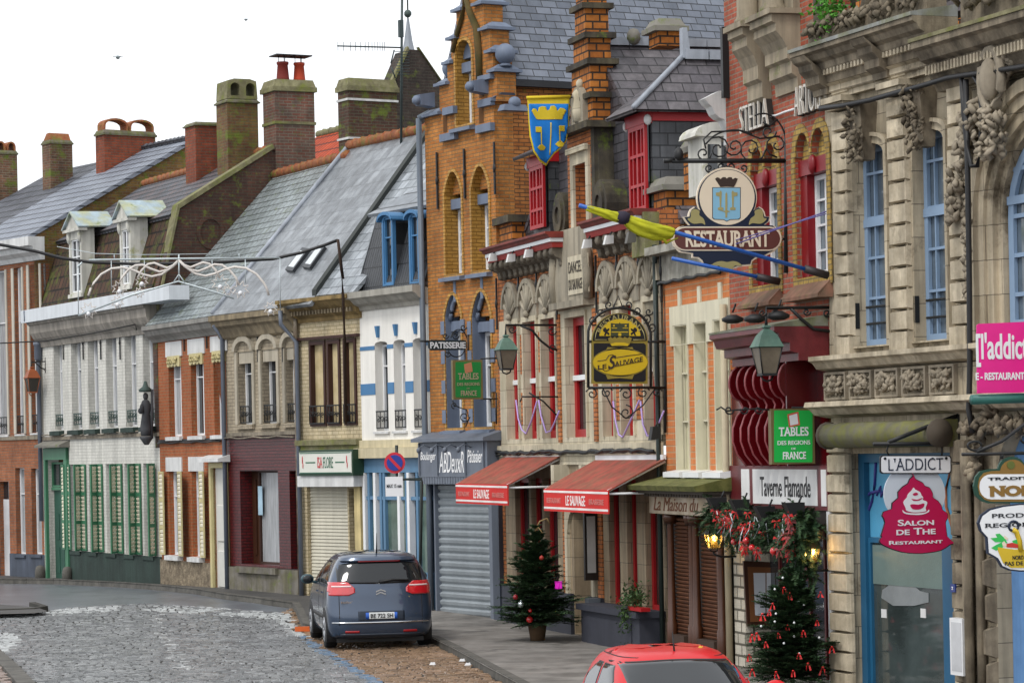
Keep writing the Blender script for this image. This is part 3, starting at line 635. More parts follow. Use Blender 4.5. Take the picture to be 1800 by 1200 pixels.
mb=MB();mb.tube([(LD-.05,-.4,zg-.06),(LD-.05,-.4,zg-.35),(LD+.1,-.1,zg-.75),(LD+.1,-.1,-.3)],.05,8);mb.tube([(.06,-.3,zg-.2),(.06,-.09,zg-.5),(.06,-.09,-.3)],.05,8);mb.build('drainpipe',PIPE,HD)
mSlD=mat('smooth_grey_slate','70757a',c2='8c9196',mortar='5a5e62',brick=(.3,.3),axis='x',spec=.6,rough=.28,var=.35,vs=.6,streak=.45,msize=.006,bump=.3)
wr,zr=FD.wz(752,228,LD)
uDE=FE.uz(557,512,-.3)
wx=FD.loc(*FE.W(uDE[0],-.3,0)[:2]);uE=wx[0]
mb=MB();mb.quadslab([(.0,-.34,zg+.02),(uE,-.34,zg+.02),(LD+.2,wr,zr),(.0,wr,zr)],.08);mb.quadslab([(0,wr,zr),(LD+.2,wr,zr),(LD+.2,2*wr,zg),(0,2*wr,zg)],.08);rf=mb.build('roof',mSlD,HD)
tile_ridge(rf,(.0,wr,zr+.02),(LD,wr,zr+.02),.13,10)
mb=MB();mb.tube([(0,-.3,zg+.06),(0,wr,zr+.05)],.06,6);mb.build('valley_flashing',LEAD,rf)
def on_roof(F,px,py,w0,z0,w1,z1):
 """where the pixel's ray meets the street-side roof plane through (w0,z0) and (w1,z1)"""
 lo_,hi=w0-.5,w1+1.5
 for _ in range(60):
  m_=(lo_+hi)/2;u,z=F.uz(px,py,m_)
  if z>z0+(z1-z0)*(m_-w0)/(w1-w0):lo_=m_
  else:hi=m_
 return F.uz(px,py,m_)[0],m_
for q in(((503,480),(516,482),(545,443),(533,441)),((533,475),(546,477),(573,439),(561,437))):
 P=[]
 for x,y in q:u,w_=on_roof(FD,x,y,-.34,zg+.02,wr,zr);P.append((u,w_,zg+.02+(zr-zg-.02)*(w_+.34)/(wr+.34)))
 mb=MB();mb.quadslab([(a,b-.03,c+.08) for a,b,c in P],.1);s=mb.build('skylight',mat('skylight_frame','2c2f33',rough=.4),rf)
 c0=Vector(P[0]).lerp(Vector(P[2]),.5);mb=MB();mb.quadslab([tuple(Vector((a,b-.035,c+.086)).lerp(c0+Vector((0,-.035,.086)),.28)) for a,b,c in P],.01);mb.build('pane',mat('pane_painted_sky',(.5,.53,.55),rough=.1,var=.15,bump=0),s)  # sky reflection put into the pane's pale base colour
ucx=-.02;w0=FD.wz(614,260,ucx)[0];w1,zt=FD.wz(697,150,ucx)
ch=chimney(HD,-.55,ucx,w0,w1,zr-2.3,zt,cap=mV,capt=.12,over=.05,m=brickm('mossy_dark_stack','5a3a2c','48322a','5a5444',moss=.38,var=.5))
mb=MB()
for y in(178,246):z_=FD.wz(650,y,ucx)[1];mb.box(-.58,ucx+.03,w0-.03,w1+.03,z_,z_+.05)
mb.build('stack_band',WHITEW,ch)

# ================================================================== E: cream house with the shop box sign
mE=brickm('cream_painted_brick','cfc0a0','c6b592','a89a78',bh=.08,var=.2,streak=.3,speck=.1)
mPeel=mat('peeling_cream_panel','cdbb94',c2='b9a67c',rough=.8,var=.2,streak=.2,bump=.3,dark=('4a3a2a',.66))
mBrn=mat('dark_brown_paint','3b211a',rough=.6,var=.25)
HE=thing('townhouse','narrow cream house with peeling boarded windows above a flower shop shutter','house',FE)
zs=FE.uz(585,772)[1];zc=FE.uz(575,550)[1]
up=[FE.rect(*r) for r in((546,574,598,748),(577,600,596,748),(606,628,594,748))];z0,zt=[sum(h[i] for h in up)/3 for i in(2,3)];up=[(a,b,z0,zt) for a,b,_,_ in up]
gate=FE.rect(541,612,855,1050);slot=FE.rect(613.5,627,858,1050);gate=(gate[0],gate[1],.02,gate[3]);slot=(slot[0]+.03,slot[1],.02,slot[3])
wall(HE,'wall',mE,rectl(0,LE_,-.6,zc+.3),[rectl(*h) for h in up]+[rectl(*gate),rectl(*slot)])
for h in up:
 mb=MB();mb.box(h[0],h[1],.08,.12,h[2],h[3]);g=mb.build('boarded_window',mPeel,HE);mb=MB();f=.07
 vs,fs=fill2d([rectl(*h),rectl(h[0]+f,h[1]-f,h[2]+f,h[3]-f*1.3)]);mb.place(vs,fs,-.04,.078,'w');mb.build('frame',mBrn,g);railing(g,h[0]+.02,h[1]-.02,h[2]+.05,h[2]+.45,-.06,n=4)
mb=MB();mb.box(.05,LE_,-.1,0,zt+.02,zt+.08);mb.build('lintel',mBrn,HE)
mb=MB();mb.box(0,LE_,-.16,0,zs-.12,zs);mb.box(0,LE_,-.1,0,zs-.22,zs-.123);mb.build('string_course',mV,HE)
zg=FE.uz(575,520,-.35)[1]
cornice(HE,-.3,LE_+.1,zg,[(.4,0),(.4,-.08),(.34,-.12),(.26,-.2),(.18,-.26),(.16,-.36),(.06,-.42),(.04,-.5)],mat('ochre_cornice','a88e5e',c2='7c6840',rough=.85,var=.3,streak=.35))
mb=MB()
for i in range(22):mb.box(-.2+i*.12,-.14+i*.12,-.22,-.15,zg-.35,zg-.26)
mb.build('dentils',mDc,HE)
mb=MB();mb.box(gate[0]+.001,gate[1]-.001,.1,.14,gate[2],gate[3])
n=int((gate[3]-gate[2])/.075)
for i in range(n):z_=gate[2]+i*.075;mb.hexa([(gate[0]+.01,.1,z_),(gate[1]-.01,.1,z_),(gate[1]-.01,.1,z_+.07),(gate[0]+.01,.1,z_+.07),(gate[0]+.01,.075,z_+.01),(gate[1]-.01,.075,z_+.01),(gate[1]-.01,.09,z_+.06),(gate[0]+.01,.09,z_+.06)])
mb.build('roller_shutter',mat('cream_roller_shutter','c4bfae',rough=.55,var=.12,streak=.15,bump=.05),HE)
mb=MB();mb.box(slot[0],slot[1],.2,.24,slot[2],slot[3]);mb.build('dark_back_panel',mat('black_slot_paint',(.01,.01,.01),rough=.6),HE)  # near-black panel closing the narrow slot beside the shutter
r=FE.rect(524,619,836,855,-.3);mb=MB();mb.box(r[0],r[1]+.08,-.32,0,r[2],r[3]);mb.build('shutter_box',WHITEW,HE)
r=FE.rect(524,619,790,836,-.38);mGS=mat('dark_green_sign_case','27402f',rough=.5)
mb=MB();mb.box(r[0],r[1],-.36,-.001,r[2]+.003,r[3]);bx=mb.build('sign_box',mGS,HE)
mb=MB();mb.box(r[0]+.04,r[1]-.04,-.375,-.362,r[2]+.06,r[3]-.05);mb.build('sign_face',mat('sign_cream_face',(.62,.62,.56),rough=.4,var=.08),bx)
L_=r[1]-r[0];H_=r[3]-r[2]
mb=MB();text_on(mb,'ISA',r[0]+L_*.36,r[0]+L_*.455,r[2]+H_*.3,r[2]+H_*.72,-.376,'w',-1,serif=.05);mb.build('red_lettering',mat('sign_red',(.5,.04,.05),rough=.5,var=0),bx)
mb=MB();text_on(mb,'FLORE',r[0]+L_*.465,r[0]+L_*.65,r[2]+H_*.3,r[2]+H_*.72,-.376,'w',-1,serif=.05)
for a,b in((.14,.32),(.69,.86)):mb.box(r[0]+L_*a,r[0]+L_*b,-.38,-.376,r[2]+H_*.49,r[2]+H_*.54)
for zz in(.1,.86):mb.box(r[0]+L_*.03,r[0]+L_*.97,-.38,-.376,r[2]+H_*zz,r[2]+H_*zz+.02)
mb.build('green_lettering',mat('sign_green',(.03,.12,.07),rough=.5,var=0),bx)
mb=MB()
for a in(.08,.9):
 x=r[0]+L_*a;mb.blob((x,-.38,r[2]+H_*.62),(.02,.008,.09),n=6,m=4);mb.blob((x+.02,-.38,r[2]+H_*.4),(.015,.008,.07),n=6,m=4)
mb.build('flower_emblem',MATS['sign_red'],bx)
mb=MB();mb.box(LE_-.26,LE_-.03,-.06,-.001,-.5,zs-.25);mb.build('pilaster',mat('stained_cream_pier','c8b684',rough=.85,var=.3,streak=.3,dark=('1d1a17',.68)),HE)
mb=MB();mb.tube([(.03,-.1,zg-.4),(.03,-.1,.1)],.05,8);mb.build('drainpipe',mat('rusty_pipe','7c7468',c2='5a4a38',rough=.8),HE)
# E roof
mb=MB();k=LD+.2;wq,zq=wr,zr
pk=FE.loc(*FD.W(k,wr,0)[:2])
mb.quadslab([(uDE[0],-.36,zg+.03),(LE_+.3,-.36,zg+.03),(LE_+.9,pk[1],zr),(pk[0],pk[1],zr)],.08);rf=mb.build('roof',mat('pale_wet_slate','858b90',c2='a4aab0',mortar='565b60',brick=(.28,.2),axis='x',rough=.33,var=.3,vs=.8,streak=.35,msize=.01,bump=.4),HE)
mb=MB();mb.hexa([(uDE[0]-.1,-.36,zg+.03),(uDE[0]+.06,-.36,zg+.03),(pk[0]+.06,pk[1],zr),(pk[0]-.1,pk[1],zr),(uDE[0]-.1,-.36,zg+.16),(uDE[0]+.06,-.36,zg+.16),(pk[0]+.06,pk[1],zr+.14),(pk[0]-.1,pk[1],zr+.14)]);mb.build('valley_flashing',mat('dark_verge','3a3e3c',rough=.8),rf)

# ================================================================== F: white house with blue bands
mF=mat('white_render','e6e3dc',rough=.8,var=.08,streak=.12,bump=.25)
mBlue=mat('sky_blue_paint','41739e',rough=.5,var=.15,bump=.1)
mShopB=mat('shop_blue_paint','587d9c',rough=.5,var=.15,streak=.12,bump=.1)
HF=thing('townhouse','white rendered house with two bright blue bands and a blue shopfront','house',FF)
zs=FF.uz(700,772)[1];zc=FF.uz(700,522)[1]
up=[FF.rect(*r) for r in((660,682,603,755),(693,713,602,756),(727,748,600,757))];z0,zt=[sum(h[i] for h in up)/3 for i in(2,3)];up=[(a,b,z0,zt) for a,b,_,_ in up]
wall(HF,'upper_wall',mF,rectl(0,LF,zs,zc+.4),[[(a,c),(b,c),(b,d)]+arc((a+b)/2,d,(b-a)/2,.06,0,180,6)[1:-1]+[(a,d)] for a,b,c,d in up])
for h in up:g=window(HF,h,.2,PVC,GLASSC if h is up[1] else GLASS,2,(.25,),sill=(.05,.06));railing(g,h[0]+.02,h[1]-.02,h[2]+.05,h[2]+.42,.0,n=3)
mb=MB();xs=[0]+[v for h in up for v in h[:2]]+[LF]
for i in range(0,8,2):
 a,b=xs[i],xs[i+1];mb.box(a+.001,b-.001,-.012,0,FF.uz(700,691)[1],FF.uz(700,671)[1]);mb.box(a+.001,b-.001,-.012,0,FF.uz(700,611)[1],FF.uz(700,604)[1])
for h in up:c=(h[0]+h[1])/2-.08;mb.hexa([(c-.03,-.05,zt+.14),(c+.03,-.05,zt+.14),(c+.03,0,zt+.14),(c-.03,0,zt+.14),(c-.05,-.08,zt+.38),(c+.05,-.08,zt+.38),(c+.05,0,zt+.38),(c-.05,0,zt+.38)])
mb.build('blue_band',mBlue,HF)
zg=FF.uz(700,504,-.3)[1]
cornice(HF,-.25,LF,zg,[(.36,0),(.36,-.13),(.28,-.17),(.2,-.25),(.08,-.3),(.05,-.38)],mat('pale_cornice','a8a49a',rough=.8,var=.2,streak=.3))
wb,zbk=FF.wz(664,374,.12);mDk=mat('dark_ribbed_tiles','34363a',c2='3e4044',mortar='17181a',brick=(.1,.42),axis='x',rough=.45,var=.2,bump=.8,msize=.014)
mb=MB();mb.quadslab([(.05,-.1,zg-.02),(LF,-.1,zg-.02),(LF,wb,zbk),(.15,wb,zbk)],.1);mn=mb.build('mansard',mDk,HF)
mb=MB();mb.hexa([(.04,-.12,zg),(.06,-.12,zg),(.14,wb,zbk),(.12,wb,zbk),(.04,1.2,zg),(.06,1.2,zg),(.14,1.4,zbk),(.12,1.4,zbk)]);mb.build('mansard_cheek',mSlD,HF)
wq,zq=FF.wz(757,282,LF)
mb=MB();mb.quadslab([(.0,wb-.2,zbk-.04),(LF,wb-.2,zbk-.04),(LF,2.6,zbk+1.5),(1.9,2.6,zbk+1.5)],.07);mb.build('roof',mat('grey_sheet_roof','7d838a',c2='93999f',mortar='33373a',brick=(3,.3),axis='x',rough=.4,var=.2,streak=.25,msize=.02),HF)
for x0,x1,y0,y1 in((673,692,378,502),(720,738,374,498)):
 a,b,c,d=FF.rect(x0,x1,y0,y1,-.06);lp=[(a,c),(b,c),(b,d-.12)]+arc((a+b)/2,d-.12,(b-a)/2,.12,0,180,8)[1:-1]+[(a,d-.12)]
 mb=MB();ko=[((a+b)/2+(x-(a+b)/2)*.72,(c+d)/2+(z-(c+d)/2)*.95) for x,z in lp];vs,fs=fill2d([lp,ko]);mb.place(vs,fs,-.08,.0,'w');dm=mb.build('dormer',mBlue,HF);mb=MB();mb.box(a+.003,b-.003,.003,.5,c,d-.1);mb.build('cheek',mDk,dm)
 mb=MB();lp2=arc((a+b)/2,d-.1,(b-a)/2+.08,.17,0,180,8)+arc((a+b)/2,d-.13,(b-a)/2+.06,.13,180,0,8);vs,fs=fill2d([lp2]);mb.place(vs,fs,-.16,.2,'w');mb.build('dormer_roof',mBlue,dm)
 a2,b2=a+(b-a)*.14,b-(b-a)*.14;window(dm,(a2,b2,c+.03,d-.05),-.04,mBlue,GLASS,1,(.3,),fw=.04)
# shopfront of F
zt=FF.uz(690,800)[1];mFas=mat('cream_fascia','c9bd9c',rough=.7,var=.2,streak=.2)
mb=MB();mb.box(0,LF,.1,.3,-.5,zs-.002);mb.build('shop_back_wall',mShopB,HF)
mb=MB();mb.box(-.02,LF,-.2,.1,zt-.05,zt+.16);mb.box(-.02,LF,-.08,.1,zt+.163,zs);sf=mb.build('shop_cornice',mFas,HF)
zl=FF.uz(690,830)[1];zk=FF.uz(700,1003)[1]
mb=MB();mb.box(.0,LF,-.06,.099,zl,zt-.052);mb.box(0,LF,-.04,.099,-.5,zk);mb.build('shop_fascia',mShopB,HF)
mb=MB()
for x in(645,664,706,723):u=FF.uz(x+.5,900)[0];mb.box(u-.05,u+.05,-.08,.06,0,zl-.003)
mb.build('white_post',PVC,HF)
mb=MB()
for x in(650,671,677,716,735):u=FF.uz(x+2,900)[0];mb.box(u-.045,u+.045,-.05,.06,zk+.002,zl-.004)
mb.box(.1,LF,-.04,.05,FF.uz(690,878)[1],FF.uz(690,872)[1]);mb.build('blue_frame',mShopB,HF)
mGr=mat('greenish_shop_glass',(.10,.15,.12),rough=.08,spec=.9,var=.5,vs=1.2,bump=0)
for x0,x1 in((653,662),(678,703),(708,721),(737,757)):
 a,b,c,d=FF.rect(x0,x1,832,1000);mb=MB();mb.box(a,b,.02,.04,zk,zl);mb.build('window',mGr,HF)

# ================================================================== gabled brick tower behind, with its lead spire
FT=Fac(4.6,74,29)
T=thing('brick_tower','dark brick gabled stair tower with a grey spire and ball, behind the roofs','tower',FT)
def TW(x,y):return FT.wz(x,y,0)
w0,_=TW(691,180);w1,_=TW(768,180);ze=TW(700,150)[1];za=TW(733,88)[1];zb=4
mb=MB();vs,fs=fill2d([[(w0,0),(w1+.3,0),(w1+.3,ze-.1),((w0+w1)/2+.12,za),((w0+w1)/2-.12,za),(w0,ze-.1)]]);mb.place(vs,fs,-.8,0,'u')
mb.build('wall',brickm('dark_tower_brick','453832','38302c','47423a',moss=.2,var=.5,speck=.35),T)
verge(T,[(w0-.1,ze-.15),((w0+w1)/2-.15,za)],-.1,.05,.07);verge(T,[((w0+w1)/2+.15,za),(w1+.4,ze-.2)],-.1,.05,.07)
wc=(w0+w1)/2;zs_=TW(728,30)[1];mb=MB();mb.lathe((-.3,wc,za-.1),[(.17,-.05),(.15,.12),(.1,(zs_-za)*.45),(.025,zs_-za+.1)],8,smooth=False);sp=mb.build('spire',mat('pale_zinc_spire','8e949c',rough=.5,var=.2,streak=.3),T)
mb=MB();mb.blob((-.3,wc,zs_+.12),.1);mb.tube([(-.3,wc,zs_),(-.3,wc,zs_+3)],.02,5);mb.build('finial',mat('weathered_copper','3c4a46',rough=.6),sp)
# antenna on D's ridge
FAn=Fac(*FD.W(LD-.9,wr+.3,0)[:2],31)
AN=thing('antenna','rooftop television aerial with a long comb of rods on a thin mast','aerial',FAn,at=(0,0,zr-.3))
mAl=mat('weathered_aluminium','3f4a4a',rough=.5,metal=.3)
def AP(x,y):w_,z_=FAn.wz(x,y,0);return(0,w_,z_-(zr-.3))
mb=MB();mb.tube([(0,AP(704,200)[1],0),AP(706,80),AP(707,-40)],.03,6);mb.box(-.04,.04,AP(701,50)[1],AP(708,50)[1],AP(705,66)[2],AP(705,36)[2]);mb.build('mast',mAl,AN)
mb=MB();mb.tube([AP(593,81),AP(704,84)],.018,5)
for i,x in enumerate((594,604,616,625,634,642,648,654,659,664,668,672,676)):p=AP(x,82);h=.1;mb.tube([(0,p[1],p[2]-h),(0,p[1],p[2]+h)],.008,4)
mb.build('yagi_boom',mAl,AN)
mb=MB()
for k in range(9):a=AP(690+k*.5,92+k*5);b=AP(716,92+k*5);mb.tube([(.1,a[1],a[2]),(.1,b[1],b[2])],.008,4)
for x0,y0,x1,y1 in((693,88,687,112),(688,118,695,138)):mb.tube([AP(x0,y0),AP(x1,y1)],.016,4)
mb.build('reflector_grid',mAl,AN)
# orange roof seen between the chimneys
FO=Fac(1.0,76,31)
O=thing('townhouse','house behind the front row, only its bright orange tiled roof showing between chimneys','house',FO)
a=FO.uz(568,236,0);b=FO.uz(640,236,0);c=FO.uz(600,300,-2)
mb=MB();mb.quadslab([(a[0]-.3,-3.0,a[1]-2.2),(b[0]+5,-3.0,a[1]-2.2),(b[0]+5,0,a[1]),(a[0]-.3,0,a[1])],.1);mb.quadslab([(a[0]-.3,0,a[1]),(b[0]+5,0,a[1]),(b[0]+5,3,a[1]-2.2),(a[0]-.3,3,a[1]-2.2)],.1)
rf=mb.build('roof',mat('orange_pantiles','b4451c',c2='a03c1a',mortar='5c2414',brick=(.25,.3),axis='x',rough=.8,var=.2,bump=1,msize=.03,bdist=.03),O);tile_ridge(rf,(a[0]-.3,0,a[1]+.02),(b[0]+5,0,a[1]+.02),.12,18,mV)
mb=MB();mb.box(a[0],b[0]+4.8,-2.8,2.8,-.5,a[1]-2.3);mb.build('wall',mG,O)

# ================================================================== ground
GK=[(0,0),(54,0),(57.3,.1),(61,.22),(65,.25),(69,.2),(77,.06),(90,.0),(400,0)]
def gz(Y):
 for(a,b),(c,d) in zip(GK[:-1],GK[1:]):
  if Y<=c:return b+(d-b)*(Y-a)/(c-a)
 return 0
def at_g(px,py,dz=-.12):
 d=ray(px,py);z=dz
 for _ in range(12):
  t=(z-CAMZ)/d[2];z=gz(t)+dz
 return(d[0]*t,t)
def drape(name,m,loops,dz,t=.0):
 vs,fs=fill2d(loops);vs2=[];keep={}
 bm=bmesh.new();bv={}
 for i,v in enumerate(vs):
  if v[2]>0:bv[i]=bm.verts.new((v[0],v[1],0))
 for f in fs:
  if all(i in bv for i in f):
   try:bm.faces.new([bv[i] for i in f])
   except ValueError:pass
 for y,_ in GK[1:-1]:
  bmesh.ops.bisect_plane(bm,geom=bm.verts[:]+bm.edges[:]+bm.faces[:],plane_co=(0,y,0),plane_no=(0,1,0))
 for v in bm.verts:v.co.z=gz(v.co.y)+dz
 bmesh.ops.recalc_face_normals(bm,faces=bm.faces)
 if bm.faces and sum(f.normal.z for f in bm.faces)<0:bmesh.ops.reverse_faces(bm,faces=bm.faces)
 me=bpy.data.meshes.new(name);bm.to_mesh(me);bm.free();me.materials.append(m)
 o=bpy.data.objects.new(name,me);COL.objects.link(o);return struct(o)
mAsph=mat('wet_asphalt','6c7178',c2='5c6167',rough=.3,var=.25,vs=.5,bump=.35,bscale=90,spec=.5)
mPave=mat('pavement_asphalt','4b4947',c2='403f3e',rough=.7,var=.28,vs=.7,bump=.4,bscale=60,dark=('2c2b2a',.63))
mPaveN=mat('pavement_grey','817d78',c2='6a6661',rough=.65,var=.45,vs=.8,bump=.35,bscale=50,dark=('3a3836',.57))
mKerb=mat('kerb_granite','5d5a54',c2='4c4a45',rough=.75,var=.35,vs=2,bump=.5,streak=.1)
mSett=mat('granite_setts','8d8f90',c2='747678',rough=.24,var=.12,bump=.5,bscale=28,island=.34,spec=.55,vs=1)
mSettB=mat('brown_setts','957a62',c2='80684f',rough=.32,var=.15,bump=.5,bscale=28,island=.36,spec=.5)
mJoint=mat('dark_joint_sand','2b2a27',rough=.95,var=.3,bump=.4)
mPaintW=mat('worn_white_road_paint','b9bcbc',rough=.6,var=.2,vs=3,bump=.3,speck=.3)
mPaintB=mat('worn_blue_road_paint','5f7f9f',c2='828c97',rough=.6,var=.3,vs=4,bump=.3,speck=.3)
drape('ground',mat('ground_earth','4a4843',rough=.9,var=.3),[[(-150,-20),(120,-20),(120,300),(-150,300)]],-.2)
K1=[at_g(x,y) for x,y in((-500,1022),(-60,1022),(0,1025),(93,1026),(200,1031),(289,1038),(395,1053),(470,1063),(513,1069),(519,1078),(531,1106),(548,1110))]
K2=[at_g(x,y) for x,y in((640,1104),(757,1131),(800,1153),(860,1187),(905,1212))]
d_=Vector((K2[-1][0]-K2[1][0],K2[-1][1]-K2[1][1])).normalized();K2+=[(K2[-1][0]+d_.x*t,K2[-1][1]+d_.y*t) for t in(8,16,30)]
KERB=K1+K2
back=[(16,KERB[-1][1]),(16,95),(KERB[0][0]-5,110)]
near=[FG.W(-.3,0,0),FG.W(-.3,4,0)]
split_a=at_g(548,1110)
drape('asphalt_road',mAsph,[[(-60,5),(KERB[-1][0],5)]+[(x,y) for x,y in KERB[::-1]]+[(-60,100)]],-.124)
# pavements: the far one in dark asphalt, the near one paler
sp=(FF.W(LF*.2,0,0).x,FF.W(LF*.2,0,0).y)
drape('pavement',mPave,[[(x,y) for x,y in K1]+[sp,(sp[0]+3,sp[1]+4),(KERB[0][0]+4,110),(KERB[0][0]-5,110)]],-.002)
drape('near_pavement',mPaveN,[[K1[-1]]+[(x,y) for x,y in K2]+[(16,K2[-1][1]),(16,70),(sp[0]+3,sp[1]+4),sp]],-.002)
# kerb stones laid end to end
def kerb(pts,name,m,wd=.16,top=.012,bot=-.2,seg=1.0,gap=.012,side=1):
 P=[Vector((x,y,0)) for x,y in pts];mb=MB()
 for a,b in zip(P[:-1],P[1:]):
  L_=(b-a).length;n=max(1,int(L_/seg));t=(b-a)/n;nn=Vector((-t.y,t.x,0)).normalized()*wd*side
  for i in range(n):
   p=a+t*i;q=a+t*(i+1)-t.normalized()*gap;zp,zq=gz(p.y),gz(q.y);c=.02
   mb.hexa([(p.x,p.y,zp+bot),(q.x,q.y,zq+bot),(q.x+nn.x,q.y+nn.y,zq+bot),(p.x+nn.x,p.y+nn.y,zp+bot),(p.x+nn.x*.12,p.y+nn.y*.12,zp+top),(q.x+nn.x*.12,q.y+nn.y*.12,zq+top),(q.x+nn.x,q.y+nn.y,zq+top),(p.x+nn.x,p.y+nn.y,zp+top)])
 return struct(mb.build(name,m))
kerb(K1,'kerb',mKerb);kerb(K2,'kerb',mKerb)
# granite setts as real stones, in slightly wandering rows across the road
def inside(p,poly):
 r=False;x,y=p;j=len(poly)-1
 for i in range(len(poly)):
  xi,yi=poly[i];xj,yj=poly[j]
  if(yi>y)!=(yj>y) and x<(xj-xi)*(y-yi)/(yj-yi)+xi:r=not r
  j=i
 return r
def setts(name,m,poly,ang,a=.17,b=.115,seed=0,h0=-.10,paint=()):
 rnd=random.Random(seed);ca,sa=math.cos(R(ang)),math.sin(R(ang));mb=MB();xs=[p[0]*ca+p[1]*sa for p in poly];ys=[-p[0]*sa+p[1]*ca for p in poly]
 y=min(ys);vs=[];fs=[];mi=[]
 while y<max(ys):
  bb=b*rnd.uniform(.85,1.15);x=min(xs)+rnd.uniform(0,a)
  while x<max(xs):
   aa=a*rnd.uniform(.65,1.3);cx,cy=x+aa/2,y+bb/2+.03*math.sin(x*1.3+y*.7);X,Y=cx*ca-cy*sa,cx*sa+cy*ca
   if inside((X,Y),poly):
    g=gz(Y)+h0+rnd.uniform(-.007,.005)+.015*mnoise.noise((X*.9,Y*.9,3));tx,ty=rnd.uniform(-.05,.05),rnd.uniform(-.07,.07);o=len(vs);k=.010;e=.018
    for(qx,qy,qz) in((-1,-1,0),(1,-1,0),(1,1,0),(-1,1,0),(-1,-1,1),(1,-1,1),(1,1,1),(-1,1,1)):
     hx=aa/2-k-(e if qz else 0)+rnd.uniform(-.008,.008);hy=bb/2-k-(e*.8 if qz else 0)+rnd.uniform(-.006,.006);lx,ly=cx+qx*hx,cy+qy*hy
     vs.append((lx*ca-ly*sa,lx*sa+ly*ca,g-.05+(0 if not qz else.05+tx*qx*hx+ty*qy*hy)))
    fs+=[tuple(o+i for i in q) for q in((4,5,6,7),(0,1,5,4),(1,2,6,5),(2,3,7,6),(3,0,4,7))];k_=0
    for pi_,(pm,test,pr) in enumerate(paint):
     if rnd.random()<pr and test(X,Y):k_=pi_+1
    mi+=[k_]*5
   x+=aa
  y+=bb
 me=bpy.data.meshes.new(name);me.from_pydata(vs,[],fs);me.materials.append(m);me.polygons.foreach_set('material_index',mi)
 for pm in paint:me.materials.append(pm[0])
 me.update();o=bpy.data.objects.new(name,me);COL.objects.link(o);return struct(o)
def near_line(pts,hw,dash=None):
 def f(X,Y):
  acc=0
  for(a,b),(c,d) in zip(pts[:-1],pts[1:]):
   L_=math.hypot(c-a,d-b);t=((X-a)*(c-a)+(Y-b)*(d-b))/L_
   if-.1<=t<=L_+.1 and abs((X-a)*(d-b)-(Y-b)*(c-a))/L_<hw:return not dash or((acc+t)%sum(dash))<dash[0]
   acc+=L_
  return False
 return f
LINE=[at_g(x,y) for x,y in((499,1077),(503,1092),(516,1106),(532,1119),(560,1140),(600,1163),(640,1188),(668,1205))]
dl=Vector((LINE[-1][0]-LINE[-3][0],LINE[-1][1]-LINE[-3][1])).normalized();LINE+=[(LINE[-1][0]+dl.x*t,LINE[-1][1]+dl.y*t) for t in(4,10,16)]
DASH=[at_g(x,y) for x,y in((-120,1078),(70,1076),(120,1068),(190,1064),(270,1062),(370,1067),(450,1074),(499,1077))]
LK=[at_g(x,y) for x,y in((-140,1088),(-20,1125),(0,1142),(35,1172),(68,1206))];dk=Vector((LK[-1][0]-LK[-2][0],LK[-1][1]-LK[-2][1])).normalized();LK+=[(LK[-1][0]+dk.x*t+.1*t,LK[-1][1]+dk.y*t) for t in(5,12)]
road_poly=DASH+LINE[1:]+LK[::-1]
drape('road_bed',mJoint,[road_poly],-.119)
DL=[at_g(x,y-1,-.1) for x,y in((60,1079),(120,1074),(190,1070),(270,1068),(370,1073),(450,1079),(510,1083))];ZP=[at_g(x,y,-.1) for x,y in((-120,1104),(0,1110),(36,1112),(24,1138),(8,1146),(-40,1132),(-120,1118))];AX=[at_g(x,y,-.1) for x,y in((280,1080),(290,1118),(303,1142),(322,1175))]
PT=[(mPaintW,near_line(DL,.62,(1.9,.6)),.72),(mPaintW,lambda X,Y:inside((X,Y),ZP),.95),(mat('faint_road_paint','b4b6b6',rough=.5,var=.3,speck=.4,bump=.4),near_line(AX,.13),.22),(mPaintW,near_line(LINE[:4],.13),.9),(mPaintB,near_line(LINE[3:],.095),.85)]
setts('cobbled_road',mSett,road_poly,12,seed=1,paint=PT)
bay=[LINE[0]]+[K1[-4],K1[-3],K1[-2],K1[-1]]+K2[:-1]+[LINE[-1]]+LINE[1:-1][::-1]
drape('bay_bed',mJoint,[bay],-.119);setts('parking_bay',mSettB,bay,14,seed=2,a=.18,b=.12,paint=PT[3:])
isl=[at_g(x,y,-.02) for x,y in((-200,1058),(-30,1060),(20,1063),(62,1066),(84,1073),(60,1077),(-20,1079),(-200,1082))]
drape('traffic_island',mPave,[isl],-.02);kerb([at_g(x,y) for x,y in((-200,1084),(-20,1081),(62,1078),(86,1074),(64,1067))],'island_kerb',mat('dark_kerb','37352f',rough=.8,var=.3),top=-.0)
kerb(LK,'left_kerb',mKerb,wd=.3,top=-.07,side=-1);lp=[(x-.32,y) for x,y in LK];lpoly=lp+[(LK[-1][0]-6,LK[-1][1]),(LK[0][0]-4,LK[0][1])]
drape('left_bed',mJoint,[lpoly],-.118);setts('left_paving',mat('pinkish_setts','8a7a70',c2='7a6a62',rough=.45,var=.15,bump=.4,bscale=28,island=.3),lpoly,20,seed=5,a=.2,b=.2)

# ================================================================== G: yellow brick stepped gable with the grey bakery front
mGb=brickm('golden_brick','bc7b3a','a36228','8a6c46',bh=.072,var=.3,dark=None)
mGy=brickm('yellow_glazed_brick','bd8f42','b08238','8a6420',bw=.24,bh=.072,rough=.5,var=.15)
mGt=mat('slate_blue_trim','6b7689',rough=.6,var=.15,streak=.15,bump=.1)
mGside=brickm('orange_side_brick','b0723a','965826','5e4228',bh=.075,var=.35,moss=.05)
G=thing('townhouse','tall golden brick house with a stepped gable, slate-blue trim and a grey bakery shutter','house',FG)
UR=LG
def gp(x,y):return FG.uz(x,y,0)
zs=FG.uz(820,772)[1]
